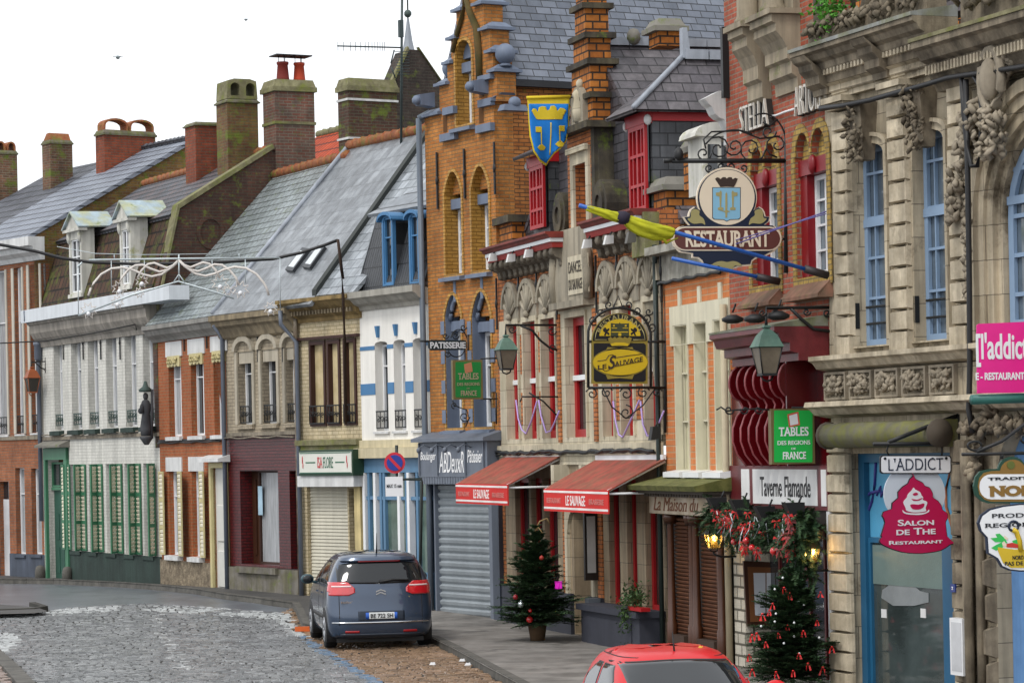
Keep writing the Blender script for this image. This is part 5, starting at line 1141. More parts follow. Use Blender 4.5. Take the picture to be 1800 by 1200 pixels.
b=MB();b.box(gops[3][0],gops[3][1],.3,.36,-.1,gops[3][3]);b.build('door',mat('doorway_shade_black',(.015,.014,.014),rough=.5),H)  # doorway shade put into this near-black colour
b=MB();b.box(0,.298,-.02,.35,.7,zg1);b.box(u1-.1,u1+.1,-.04,-.011,.7,zg1-.1);b.box(u2+.05,u2+.3,-.04,-.011,.7,zg1-.1);b.build('brick_pier',mOb,H)
b=MB();b.box(0,gops[3][0]-.05,-.08,-.011,-.5,.72);b.box(gops[3][1]+.05,u2+.3,-.08,-.011,-.5,.72);b.build('plinth',mPl,H)
a0,a1=FH.uz(1062,1100,-.45)[0],FH.uz(1168,1120,-.45)[0];zt_=FH.uz(1115,1074,-.45)[1]
b=MB();b.box(u2+.35,LH-.12,-.45,-.011,-.5,zt_-.1);b.box(u2+.28,LH-.08,-.52,-.011,zt_-.099,zt_);b.box(u2+.7,LH-.5,-.47,-.451,-.3,zt_-.2);b.build('window_bulkhead',mPl,H)
b=MB();b.box(u1+.1,u1+.28,-.3,-.01,zg1-.55,zg1);b.box(u2-.1,u2+.05,-.3,-.01,zg1-.55,zg1);vs,fs=fill2d([[(u1+.1,0),(u1+.24,0),(u1+.24,1.8)]+arc((u1+u2)/2,1.8,(u2-u1)/2-.26,.5,180,0,10)+[(u2-.24,1.8),(u2-.24,0),(u2-.12,0),(u2-.12,zg1-.3),(u1+.1,zg1-.3)]]);b.place(vs,fs,-.07,-.012,'w');b.build('door_surround',mSt,H)
b=MB();z_,=[2.6];b.box(u2+.02,u2+.1,-.28,-.05,.72+.3,2.25);mf=b.build('menu_case',mat('dark_wood_case','1e1712',rough=.5),H);b=MB();b.box(u2+.101,u2+.11,-.24,-.09,1.15,2.12);b.build('menu_sheet',mat('menu_paper',(.45,.45,.43),rough=.6),mf)
b=MB();b.box(u2+.1,u2+.32,-.3,-.09,.3,.72);b.build('meter_box',mat('grey_meter_box','5a6068',rough=.5),H)
b=MB();b.tube([(LH-.02,-.1,zct-.6),(LH-.02,-.1,.0)],.04,8);b.build('drainpipe',mat('dark_green_pipe','1f2b28',rough=.5),H)

# ================================================================== I: narrow striped orange house
mIo=brickm('striped_orange_brick','cc7a44','cc7a44','bd9670',bw=.9,bh=.1,msize=.012,var=.15,streak=.15,speck=.06)
mIc=mat('cream_stone_trim','d2ccb4',rough=.75,var=.12,streak=.15,bump=.12)
mIp=mat('cream_window_panel','cbc6a8',rough=.6,var=.1,streak=.1,bump=.05)
HI=thing('townhouse','narrow bright orange house with three tall cream windows above brown wooden shop shutters','house',FI)
zs=FI.uz(1225,838)[1];zsl=FI.uz(1225,828)[1];zt=FI.uz(1230,566)[1];zc=FI.uz(1230,484)[1]
ops=[FI.rect(x0,x1,568,825) for x0,x1 in((1188,1212),(1223,1246),(1258,1287))];ops=[(a,min(c,LI-.03),zsl,zt) for a,c,_,_ in ops]
wall(HI,'upper_wall',mIo,rectl(.06,LI,zs-.5,zc+.2),[rectl(*o) for o in ops])
for o in ops:
 g=window(HI,o,.12,mIc,mIp,1,(.33,.66),fw=.03);b=MB();vs,fs=fill2d([rectl(*o),rectl(o[0]+.03,o[1]-.02,o[2]+.02,o[3]-.02)]);b.place(vs,fs,-.02,.118,'w');b.build('reveal',mIc,g)
 b=MB();vs,fs=fill2d([rectl(o[0]-.16,min(o[1]+.16,LI+.02),o[3]-.32,o[3]+.3),rectl(o[0],o[1],o[3]-.31,o[3])]);b.place(vs,fs,-.03,-.001,'w');c=(o[0]+o[1])/2;b.box(c-.07,c+.07,-.03,-.001,o[3]+.303,o[3]+.55);b.build('lintel',mIc,g)
 b=MB();b.block(o[0]-.1,o[1]+.1,-.22,-.001,o[2]-.12,o[2]+.02,.03);b.build('sill',PVC,g)
b=MB();b.box(.06,LI,-.04,-.001,zs-.1,zsl-.121);b.build('sill_band',mIc,HI)
b=MB();r=FI.rect(1176,1282,440,484);b.box(.06,LI+.02,-.05,.3,zc,zc+.42);b.box(.06,LI+.05,-.3,.3,zc+.423,zc+.55);b.build('cornice',mat('flaking_white_board','b9b6aa',c2='8c877b',rough=.85,var=.3,streak=.4),HI)
b=MB();b.tube([(.1+i*.2,-.09,zc-.02+.015*math.sin(i*2)) for i in range(16)],.03,5);b.build('cable_run',IRON,HI)
# upper storey behind: roof rising to the right, with its stepped party wall
mSlI=mat('brown_grey_slate','6e6a62',c2='827d73',mortar='3a3834',brick=(.28,.16),axis='x',rough=.5,var=.35,streak=.25,msize=.012,moss=.1)
b=MB();b.quadslab([(.05,.35,zc+.5),(LI-.02,.35,zc+.5),(LI-.02,3.2,zc+1.7),(.05,3.2,zc+1.7)],.1);b.build('roof',mSlI,HI)
UBk=4.5;wA,zA=FH.wz(1195,76,UBk);wB,zB=FH.wz(1270,0,UBk);k=(zB-zA)/(wB-wA);w0=max(3.75,wA-1.2);z0=zA-k*(wA-w0);wZ=wB+1.2;zZ=zA+k*(wZ-wA)
BH=thing('townhouse','house behind the inn, only its brown-grey slate slope and stepped brick verge showing','house',FH,(UBk,w0,0));oB=(UBk,w0,0)
b=MB();b.quadslab([(UBk+.3,w0,z0),(LH+1.6,w0,z0),(LH+1.6,wZ,zZ),(UBk+.3,wZ,zZ)],.1);b.quadslab([(UBk+.3,wZ,zZ),(LH+1.6,wZ,zZ),(LH+1.6,wZ+2.5,z0),(UBk+.3,wZ+2.5,z0)],.1);b.build('roof',mSlI,BH,oB)
b=MB();n=8
for i in range(n):wa=w0+(wZ-w0)*i/n;wb_=w0+(wZ-w0)*(i+1)/n;b.box(UBk,UBk+.29,wa,wb_-.003,z0-1.5,z0+k*(wb_-w0)+.12)
pw=b.build('verge_wall',mOp,BH,oB);b=MB()
for i in range(n):wa=w0+(wZ-w0)*i/n;wb_=w0+(wZ-w0)*(i+1)/n;b.box(UBk+.03,UBk+.36,wa-.04,wb_-.02,z0+k*(wb_-w0)+.123,z0+k*(wb_-w0)+.18)
b.build('lead_coping',LEAD,pw,oB)
b=MB();b.box(UBk+.3,LH+1.5,w0+.1,wZ+2.3,0,z0-.15);b.build('wall',mOp,BH,oB)
# white dormer and its stacks beside the tavern
U=LI-.02
r=FI.wz(1236,306,U-1.0);q=FI.wz(1262,240,U-1.0);b=MB();b.box(U-1.7,U-1.0,r[0],q[0]+.05,r[1]-.3,q[1]);dm=b.build('dormer',mDw,HI)
b=MB();vs,fs=fill2d([arc((r[0]+q[0])/2+.1,q[1],.36,.22,0,180,10)]);b.place(vs,fs,U-1.75,U-.96,'u');b.build('dormer_roof',mDw,dm);b=MB();b.box(U-1.0,U-.985,r[0]+.08,q[0]-.02,r[1],q[1]-.12);b.build('pane',GLASS,dm)
stack(HI,FI,1219,1236,252,330,U-1.75,mOp,.5);
# console of the tavern's cornice, seen in profile (white scroll)
# shop
mWd=mat('brown_shutter_wood','5d3a28',c2='6b4631',rough=.5,var=.3,stretch=(1,1,9),streak=.15,bump=.15)
mWd2=mat('dark_turned_wood','472714',rough=.35,var=.25,spec=.6)
r=FI.rect(1139,1262,840,860,-.5);b=MB();b.hexa([(-.02,-.62,zs-.2),(LI+.1,-.62,zs-.2),(LI+.1,0,zs-.2),(-.02,0,zs-.2),(-.02,-.66,zs-.12),(LI+.1,-.66,zs-.12),(LI+.1,0,zs+.02),(-.02,0,zs+.02)]);b.build('mossy_canopy',mat('mossy_canopy','6a6a3a',c2='55592a',rough=.95,var=.4,vs=3,bump=.5),HI)
b=MB();b.box(.02,LI+.06,-.5,0,zs-.25,zs-.203);b.box(.06,LI+.03,-.36,0,zs-.30,zs-.253)
for i in range(24):b.box(.1+i*.13,.18+i*.13,-.40,-.361,zs-.30,zs-.255)
b.build('shop_cornice',mat('brown_grey_wood','4e473f',rough=.7,var=.3),HI)
r=FI.rect(1178,1242,870,905,-.3);fz0,fz1=r[2],r[3];b=MB();b.box(.05,LI,-.3,.0,fz0,zs-.303);fb=b.build('fascia',mat('faded_fascia_board','b7aa98',c2='a8977f',rough=.7,var=.2,streak=.2),HI)
b=MB();text_on(b,'La Maison du',.3,2.5,fz0+.05,fz0+.26,-.301,'w',-1,shear=.3,serif=.04);b.build('lettering',mat('faded_brown_letters','6f4630',rough=.8,var=.2),fb)
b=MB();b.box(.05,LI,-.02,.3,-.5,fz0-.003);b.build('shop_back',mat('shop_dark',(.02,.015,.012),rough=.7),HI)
xs=[(1186,1209,0),(1232,1262,1)]
for x0,x1,j in xs:
 a,c,_,_=FI.rect(x0,x1,910,1140,-.1);n=30;b=MB();zb_=.35;h=(fz0-.05-zb_)/n
 for i in range(n):z_=zb_+i*h;b.hexa([(a,-.08,z_),(c,-.08,z_),(c,-.02,z_),(a,-.02,z_),(a,-.10,z_+h*.5),(c,-.10,z_+h*.5),(c,-.02,z_+h*.97),(a,-.02,z_+h*.97)])
 b.build('wood_shutter',mWd,HI);b=MB();b.box(a-.05,c+.05,-.2,-.021,-.4,zb_-.01);b.build('shutter_plinth',mat('brown_plinth','3a2a20',rough=.7),HI)
for x in(1180,1217,1224,1268):
 u=FI.uz(x,1000,-.16)[0];b=MB();b.lathe((u,-.16,0),[(.09,-.3),(.09,.5),(.07,.55),(.06,1.2),(.05,2.2),(.09,2.3),(.06,2.36),(.1,fz0-.16),(.13,fz0-.06),(.13,fz0-.003)],10);b.build('turned_column',mWd2,HI)
b=MB();b.box(LI-.5,LI-.1,-.12,-.021,-.4,fz0-.004);b.build('door_leaf',mWd2,HI)
b=MB();b.tube([(LI-.02,-.1,zt+.2),(LI-.02,-.1,0)],.055,8);b.build('drainpipe',mat('cream_pipe','b3a78c',rough=.6,var=.2),HI)

# ================================================================== J: the red brick tavern
mJ=brickm('pinkish_red_brick','a8553c','984832','8a7868',bh=.075,var=.25,streak=.2)
mJs=mat('weathered_sandstone','9a8e79',rough=.85,var=.3,streak=.35,bump=.3,moss=.12)
mOx=mat('oxblood_gloss_paint','52070e',rough=.22,var=.15,spec=.6,bump=.03)
mOx2=mat('oxblood_cornice','5c1a20',c2='6c262a',rough=.4,var=.2,streak=.2)
J=thing('tavern','red brick tavern with oxblood bow front of curved fins, stone corbels and narrow arched windows','pub',FJ)
zs=FJ.uz(1400,560)[1]
W1=FJ.rect(1322,1369,300,500);W2=FJ.rect(1400,1456,275,487);z0=(W1[2]+W2[2])/2;z1=(W1[3]+W2[3])/2
lps=[]
for W_ in(W1,W2):
 c=(W_[0]+W_[1])/2;q=(W_[1]-W_[0])/2
 lps.append([(W_[0],z0),(W_[1],z0),(W_[1],z1+.05)]+arc(c+q/2,z1+.05,q/2-.03,.32,0,180,8)+arc(c-q/2,z1+.05,q/2-.03,.32,0,180,8)+[(W_[0],z1+.05)])
ztop=FJ.uz(1400,-60)[1]
wall(J,'upper_wall',mJ,rectl(.0,LJ,zs-.3,ztop),lps,0,.4)
mYb=brickm('yellow_dressing_brick','b0944e','a07e3a','7c6c4a',bw=.2,bh=.075,var=.2)
for W_,lp in zip((W1,W2),lps):
 c=(W_[0]+W_[1])/2;q=(W_[1]-W_[0])/2
 ring(J,lp,.13,-.02,-.001,mYb,'arch_surround')
 b=MB();b.box(W_[0]+.001,W_[1]-.001,.1,.3,z1-.0,z1+.36);b.build('tympanum',mYb,J)
 b=MB();b.box(W_[0]+.002,W_[1]-.002,.04,.3,z1-.22,z1-.002);b.blob((c,.02,z1-.1),(.1,.06,.14));b.box(W_[0]+.002,W_[0]+.26,.07,.3,z0+.02,z1-.223);b.box(W_[1]-.2,W_[1]-.002,.07,.3,z0+.02,z1-.223);fr=b.build('red_frame',mat('deep_red_frame','7a0e18',rough=.4,var=.15),J)
 window(J,(W_[0]+.262,W_[1]-.202,z0+.02,z1-.23),.2,PVC,mat('blueish_glass',(.12,.15,.18),rough=.08,spec=.8,var=.3,bump=0),2,(.25,.5,.75),fw=.07)
 b=MB();b.hexa([(W_[0]-.12,-.22,z0-.32),(W_[1]+.12,-.22,z0-.32),(W_[1]+.12,0,z0-.32),(W_[0]-.12,0,z0-.32),(W_[0]-.12,-.22,z0-.27),(W_[1]+.12,-.22,z0-.27),(W_[1]+.06,.06,z0-.01),(W_[0]-.06,.06,z0-.01)]);b.build('sloping_sill',mat('mossy_red_stone','8a6452',c2='735c4a',rough=.9,var=.35,streak=.3,moss=.1),J)
# stone corbels with half columns
for(x0,x1,yc,yb) in((1313,1350,66,210),(1352,1402,46,165)):
 a,c,zb_,zc_=FJ.rect(x0+16,x1+6,yc,yb);m_=(a+c)/2;h=(c-a)/2;H_=zc_-zb_
 prof=[(0,zb_),(-.05,zb_),(-.06,zb_+H_*.18),(-.14,zb_+H_*.24),(-.14,zb_+H_*.42),(-.2,zb_+H_*.46),(-.2,zb_+H_*.62),(-.27,zb_+H_*.75),(-.36,zb_+H_*.86),(-.36,zb_+H_*.97),(-.42,zc_),(-.42,zc_+.1),(0,zc_+.1)]
 b=MB();b.loft_u(prof,a,c);b.hexa([(a-.06,-.47,zc_+.103),(c+.06,-.47,zc_+.103),(c+.06,0,zc_+.103),(a-.06,0,zc_+.103),(a-.06,-.47,zc_+.18),(c+.06,-.47,zc_+.18),(c+.06,0,zc_+.18),(a-.06,0,zc_+.18)])
 b.lathe((m_,-.22,zc_+.183),[(.2,0),(.2,.06),(.16,.12),(.155,1.8)],14);b.box(a,c,-.1,-.001,zc_+.19,ztop);b.build('corbelled_column',mJs,J)
b=MB();u=FJ.uz(1319,150)[0];b.box(.1,.2,-.1,-.001,FJ.uz(1319,158)[1],FJ.uz(1319,30)[1]);b.build('tie_anchor',IRON,J)
# cornice end in profile over the neighbour
U0=FJ.uz(1306,200)[0]
P=[FJ.wz(x,y,-.02) for x,y in((1312,158),(1264,160),(1239,173),(1246,182),(1252,187),(1258,200),(1266,207),(1274,210),(1279,222),(1284,232),(1284,252),(1296,260),(1312,262))]
b=MB();vs,fs=fill2d([P]);b.place(vs,fs,-.34,-.03,'u');sc=b.build('cornice_end',WHITEW,J)
b=MB();p=[FJ.wz(x,y,-.02) for x,y in((1282,135),(1304,135),(1304,157),(1282,157))];vs,fs=fill2d([p]);b.place(vs,fs,-.3,-.05,'u');b.build('lead_cap',LEAD,J)
# neon letters
def neon(t,x0,x1,y0,y1,nm):
 a,c,zb_,zt_=FJ.rect(x0,x1,y0,y1,-.12);vs,fs=text2d(t);
 b=MB();b.box(a-.05,c+.05,-.1,-.06,zb_-.04,zt_+.04) if 0 else None
 text_on(b,t,a,c,zb_,zt_,-.1,'w',-1,depth=.03,bold=-.014);o=b.build('neon_letters',mat('unlit_neon_glass',(.5,.46,.4),rough=.25,var=.05,bump=0),J)
 b=MB();n=len(t)
 text_on(b,t,a,c,zb_,zt_,-.004,'w',-1,depth=.08,bold=.09);b.build('letter_case',mat('dark_letter_case','26221f',rough=.6),o)
neon('STELLA',1300,1349,180,228,0);neon('ARTOIS',1396,1442,146,198,0)
b=MB();pts=[(1352,205),(1365,203),(1380,197),(1396,192)];b.tube([(FJ.uz(x,y,-.05)[0],-.05,FJ.uz(x,y,-.05)[1]) for x,y in pts],.018,5);b.build('neon_cable',PVC,J)
# oxblood bow front
zc=FJ.uz(1440,575)[1];zb_=FJ.uz(1440,620)[1];pj=.78
b=MB();H_=.46;UB=FJ.uz(1247,600,-pj)[0];b.loft_u([(0,zc),(-pj,zc),(-pj,zc-.06),(-pj+.06,zc-.09),(-pj+.1,zc-.2),(-pj+.22,zc-.22),(-pj+.22,zc-.33),(-pj+.34,zc-.36),(-pj+.34,zc-H_),(0,zc-H_)],UB,LJ-.02);co=b.build('bow_cornice',mOx2,J)
b=MB();b.hexa([(UB,-pj-.01,zc+.003),(LJ-.02,-pj-.01,zc+.003),(LJ-.02,-.001,zc+.003),(UB,-.001,zc+.003),(UB,-pj-.01,zc+.03),(LJ-.02,-pj-.01,zc+.03),(LJ-.02,-.001,zc+.16),(UB,-.001,zc+.16)]);b.build('lead_flashing',mat('mossy_lead_flashing','7d7c74',c2='666a4a',rough=.7,var=.3),co)
zt=zc-H_-.003;zf1=FJ.uz(1385,818)[1];zf0=FJ.uz(1385,886)[1];Hh=zt-zf1
b=MB();b.box(.05,LJ-.08,-.02,-.001,zf1,zt);b.build('back_board',mOx,J)
n=7;UF=FJ.uz(1282,660,-.55)[0]
for i in range(n):
 u=UF+i*(LJ-.52-UF)/(n-1);e=.52
 pr=[(-.021,zt),(-e*.72,zt)]+arc(-e*.72,zt-Hh*.17,e*.34,Hh*.17,90,262,12)[1:]+[(-e*.68,zt-Hh*.40),(-e*.7,zt-Hh*.44),(-e*.85,zt-Hh*.5),(-e*.98,zt-Hh*.62),(-e*.98,zt-Hh*.75),(-e*.86,zt-Hh*.88),(-e*.66,zt-Hh*.97),(-e*.6,zf1+.004),(-.021,zf1+.004)]
 b=MB();vs,fs=fill2d([pr]);b.place(vs,fs,u-.03,u+.03,'u');f=b.build('curved_fin',mOx,J)
 b=MB();vs,fs=fill2d([pr[1:-1]+[(x+.022 if 1 else x,z) for x,z in pr[1:-1][::-1]]]);b.tube([(u,x,z) for x,z in pr[2:-1]],.02,5);b.build('fin_edge',mat('worn_oxblood_edge','8a4448',rough=.35,var=.3),f)
b=MB();b.box(LJ-.5,LJ-.46,-.46,-.001,zf1+.004,zt);b.build('end_panel',mOx,J)
b=MB();b.box(.02,LJ-.02,-.06,-.001,zf0-.06,zf1);fb=b.build('fascia',mOx2,J)
for x0,x1 in((1303,1317),(1323,1436),(1443,1463)):
 a,c,_,_=FJ.rect(x0,x1,825,880,-.07);c=min(c,LJ-.06);b=MB();b.box(a,c,-.07,-.061,zf0,zf1-.05);b.build('white_panel',mat('white_sign_panel',(.72,.72,.71),rough=.45,var=.08,streak=.08),fb)
a,c,_,_=FJ.rect(1336,1424,834,872,-.075);b=MB();hh=zf1-.05-zf0
# blackletter: condensed upright letters with pen-cut diamond feet
def blackletter(mb,t,a,c,z0,z1,d):
 vs,fs=text2d(t,bold=.004);x0=min(v[0] for v in vs);x1=max(v[0] for v in vs);y0=min(v[1] for v in vs);y1=max(v[1] for v in vs);o=[]
 for x,y,tt in vs:
  q=(y-y0)/(y1-y0);q=q+.015*math.sin((x-x0)*34);o.append((a+(x-x0)/(x1-x0)*(c-a),d-.006*(tt+.5),z0+q*(z1-z0)))
 mb.add(o,fs)
blackletter(b,'Taverne',a,a+(c-a)*.44,zf0+hh*.22,zf0+hh*.78,-.0705);blackletter(b,'Flamande',a+(c-a)*.5,c,zf0+hh*.22,zf0+hh*.8,-.0705);b.build('lettering',mat('black_letters',(.02,.02,.022),rough=.6,var=0,bump=0),fb)
# ground floor: dark entrance, pale rubble pier
b=MB();b.box(.0,LJ,.9,1.0,-.6,zf0+.2);b.build('entrance_back',mat('interior_shade_dark','1c0f0d',rough=.6,var=.4),J)  # near-black board; the interior's darkness is painted into its colour
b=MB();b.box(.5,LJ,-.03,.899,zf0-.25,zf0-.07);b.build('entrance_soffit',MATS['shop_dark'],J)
mRp=mat('whitewashed_rubble','b8b2a4',c2='a29c8e',mortar='5a564c',brick=(.32,.17),axis='u',rough=.9,var=.3,msize=.02,bump=.7,bdist=.02)
b=MB();b.box(.05,.55,-.04,.9,-.6,zf0-.07);b.build('rubble_pier',mRp,J)
for i in range(4):
 u=1.1+i*.62;b=MB();b.box(u-.03,u+.03,.3,.36,-.4,zf0-.26);b.build('window_post',mat('dark_red_post','4a1014',rough=.5),J)
b=MB();b.box(.6,LJ,.34,.36,-.4,zf0-.26);b.build('entrance_glazing',GLASS,J)
b=MB();b.box(LJ-.12,LJ,-.05,.899,-.5,zf0-.07);b.build('white_edge',PVC,J)
r=FJ.wz(1306,986,.5),FJ.wz(1370,1100,.5);

# ================================================================== K: ornate limestone building and its arched portal
mK=mat('ashlar_limestone','bdb098',c2='a99c84',mortar='6e6557',brick=(.62,.42),axis='u',rough=.85,var=.28,streak=.4,msize=.006,bump=.35,dark=('4a4031',.54))
mKq=mat('pale_quoin_stone','c8bba3',c2='b2a58d',rough=.85,var=.25,streak=.35,bump=.4,speck=.15,dark=('4f4434',.58),island=.12)
mKc=mat('sooty_carved_stone','938773',c2='716656',rough=.9,var=.4,streak=.5,bump=.6,dark=('3a3128',.56))
mKb=mat('grey_blue_window_paint','7c93ad',rough=.45,var=.12,bump=.05)
mKd=mat('petrol_blue_paint','21587a',rough=.4,var=.15,bump=.05)
K=thing('stone_building','ornate soot-stained limestone building with blue windows and a carved arched portal','building',FK)
def ku(x,y,w=0):return FK.uz(x,y,w)
uP=ku(1703,500)[0];UE=uP+4.2
zl1=ku(1580,618)[1];zl0=ku(1580,712)[1];zcor=ku(1470,75,-.3)[1];zarc=ku(1466,195)[1];zdoor=ku(1580,790)[1]
w1=FK.rect(1508,1562,250,606);w2=FK.rect(1613,1668,235,600);z0=(w1[2]+w2[2])/2;z1=(w1[3]+w2[3])/2
hs=[[(w_[0],z0),(w_[1],z0),(w_[1],z1-.12)]+arc((w_[0]+w_[1])/2,z1-.12,(w_[1]-w_[0])/2,.14,0,180,8)[1:-1]+[(w_[0],z1-.12)] for w_ in(w1,w2)]
# portal arch
pa0=ku(1742,500)[0];prad=1.28;pac=pa0+prad;pz0=zl1+.05;pz1=ku(1800,205)[1]
pl=archl(pa0,pac+prad,pz0,pz1+.15)
wall(K,'upper_wall',mK,rectl(0,UE,zl1,zcor-.5),hs+[pl],0,.55)
dz=ku(1580,796)[1];d0,d1=ku(1497,950)[0],ku(1674,950)[0]
zdp=ku(1790,800)[1]
q0=ku(1752,1000)[0]
wall(K,'lower_wall',mK,rectl(0,UE,-.6,zl0-.003),[rectl(d0,d1,-.5,dz),archl(q0,q0+2.1,-.5,zdp+.55)],0,.55)
b=MB();b.box(0,.12,.05,1.2,-.6,zl0);b.build('return_wall',mK,K)
for W_,lp,k in zip((w1,w2),hs,(0,1)):
 b=MB();inn=[((W_[0]+W_[1])/2+(x-(W_[0]+W_[1])/2)*.97,z0+(z-z0)*.99) for x,z in lp]
 g=window(K,lp,.12,mKb,mat('tinted_pane',(.10,.13,.16),rough=.1,spec=.8,var=.4,vs=1.5,bump=0),3,(.14,.36,.56,.76),fw=.09,mull=.035,name='window')
 b=MB();b.box(W_[0]+.002,W_[1]-.002,.085,.2,z1-(z1-z0)*.40,z1-(z1-z0)*.36);b.build('transom',mKb,g)
 big=[((W_[0]+W_[1])/2+(x-(W_[0]+W_[1])/2)*1.34,z0-.02+(z-z0)*1.06) for x,z in lp];b=MB();vs,fs=fill2d([big,lp]);b.place(vs,fs,-.06,-.001,'w');bg2=[((W_[0]+W_[1])/2+(x-(W_[0]+W_[1])/2)*1.2,z0+(z-z0)*1.035) for x,z in lp];vs,fs=fill2d([big,bg2]);b.place(vs,fs,-.1,-.0605,'w');b.build('stone_surround',mK,g)
 b=MB();c=(W_[0]+W_[1])/2;zz_=z1+.1;b.hexa([(c-.1,-.16,zz_-.3),(c+.1,-.16,zz_-.3),(c+.1,0,zz_-.3),(c-.1,0,zz_-.3),(c-.2,-.26,zz_+.45),(c+.2,-.26,zz_+.45),(c+.2,0,zz_+.45),(c-.2,0,zz_+.45)]);ornament(b,c-.24,c+.24,zz_-.38,zz_+.5,-.2,26,10+k,.12,.12);b.build('carved_keystone',mKc,g)
 b=MB()
 for zz_ in(z0+.3,z0+.52):b.tube([(W_[0]+.02,.1,zz_),(W_[1]-.02,.1,zz_)],.018,5)
 b.box(W_[0]-.04,W_[0]+.01,-.06,.0,z0+.24,z0+.58);b.build('guard_bar',IRON,g)
# quoined pilasters: each course a block with its own bevel
def quoins(u0,u1,za,zb_,h,w,seed,m=mKq,nm='quoin_pilaster'):
 rnd=random.Random(seed);b=MB();n=max(1,round((zb_-za)/h));h=(zb_-za)/n
 for i in range(n):
  d=rnd.uniform(-.012,.012);ua_,ub_,z_a,z_b=u0+rnd.uniform(0,.012),u1-rnd.uniform(0,.012),za+i*h+.008,za+(i+1)*h-.008;b.box(ua_,ub_,w*.45,-.001,z_a,z_b);b.block(ua_,ub_,w+d,w*.45-.001,z_a,z_b,.018)
 return b.build(nm,m,K)
for i,(x0,x1) in enumerate(((1468,1496),(1566,1598),(1672,1701))):
 a,c=ku(x0,400,-.1)[0],ku(x1,400,-.1)[0];quoins(max(a,0),c,zl1+.25,zarc-.05,.285,-.14,i)
 b=MB();a=max(a,.0);b.box(a-.03,c+.04,-.2,-.001,zarc-.04,zarc+.05);b.box(a-.06,c+.07,-.25,-.001,zarc+.053,zarc+.13);b.box(a,c,-.16,-.001,zl1+.02,zl1+.24);b.box(a,c,-.12,-.001,zarc+.36,zcor-.62);b.build('pilaster_cap',mKq,K)
# architrave, frieze and cornice with breaks over the pilasters
b=MB();b.loft_u([(-.001,zarc+.133),(-.1,zarc+.133),(-.1,zarc+.2),(-.14,zarc+.22),(-.14,zarc+.3),(-.2,zarc+.33),(-.001,zarc+.36)],-.0,UE);b.build('architrave',mK,K)
pf=[(.2,zcor),(-.44,zcor),(-.44,zcor-.06),(-.38,zcor-.09),(-.34,zcor-.16),(-.27,zcor-.2),(-.25,zcor-.28),(-.17,zcor-.36),(-.16,zcor-.46),(-.06,zcor-.52),(-.05,zcor-.6),(.2,zcor-.6)]
b=MB();b.loft_u(pf,-.15,uP-.5,0,0);b.loft_u([(x-.1 if x<0 else x,z-.003 if z>zcor-.59 else z-.01) for x,z in pf],-.2,.5) if 0 else None
ck=b.build('cornice',mKc,K)
b=MB();n=40
for i in range(n):b.box(-.05+i*.1,.0+i*.1,-.24,-.17,zcor-.36,zcor-.29)
b.build('dentils',mKq,ck)
b=MB();b.hexa([(-.17,-.46,zcor+.003),(uP-.5,-.46,zcor+.003),(uP-.5,.2,zcor+.003),(-.17,.2,zcor+.003),(-.17,-.46,zcor+.05),(uP-.5,-.46,zcor+.05),(uP-.5,.2,zcor+.16),(-.17,.2,zcor+.16)]);b.build('lead_flashing',mat('grey_mossy_lead','8d8f8c',c2='77785c',rough=.6,var=.3,streak=.3),ck)
b=MB();rnd=random.Random(4)
ornament(b,-.1,uP-.6,zcor+.12,zcor+.42,-.2,46,21,.16,.1);b.box(-.1,uP-.6,-.18,.1,zcor+.1,zcor+.4);b.build('carved_parapet',mKc,ck)
for a,c in((.0,.42),(1.75,2.15)):
 b=MB();b.loft_u([(x-.12,z-.004) if x<0 else(x,z-.004) for x,z in pf if z<zcor-.08]+[(.2,zcor-.61)],a,c);b.build('cornice_break',mKc,ck)
# sloping gable copings and slate dormer on the roof
b=MB();P0=ku(1566,75,.0);b.hexa([(1.3,.1,zcor+.1),(1.7,.1,zcor+.1),(1.7,.9,zcor+.1),(1.3,.9,zcor+.1),(2.0,.1,zcor+1.3),(2.3,.1,zcor+1.3),(2.3,.9,zcor+1.3),(2.0,.9,zcor+1.3)]);b.tube([(1.35,0,zcor+.2),(1.7,0,zcor+.9),(2.2,0,zcor+1.5)],.16,8);b.tube([(1.75,.0,zcor+.2),(2.1,.0,zcor+.8),(2.6,.0,zcor+1.5)],.12,8);b.build('scrolled_coping',mKc,K)
b=MB();b.quadslab([(-.1,.3,zcor+.1),(UE,.3,zcor+.1),(UE,3.5,zcor+3.2),(-.1,3.5,zcor+3.2)],.1);b.build('roof',mSlH,K)
a,c,d,e=FK.rect(1521,1546,-40,30,.35);b=MB();b.box(a-.1,c+.14,.4,1.3,d-.3,e);dm=b.build('dormer',mat('lead_blue_cheek','8b9bb0',rough=.5,var=.2),K);window(dm,(a,c,d,e),.32,mKb,GLASS,2,(.5,),fw=.08)
mFol=mat('bright_fern','4e8a2a',rough=.7,var=.3,island=.4,bump=0)
b=MB();b.box(-.3,.0,.0,.5,zcor+.05,zcor+.9);b.hexa([(-.32,-.3,zcor+.0),(-.02,-.3,zcor+.0),(-.02,.6,zcor+.0),(-.32,.6,zcor+.0),(-.32,.2,zcor+1.1),(-.02,.2,zcor+1.1),(-.02,.6,zcor+1.1),(-.32,.6,zcor+1.1)]) if 0 else None;b.build('parapet_block',mBst,K)
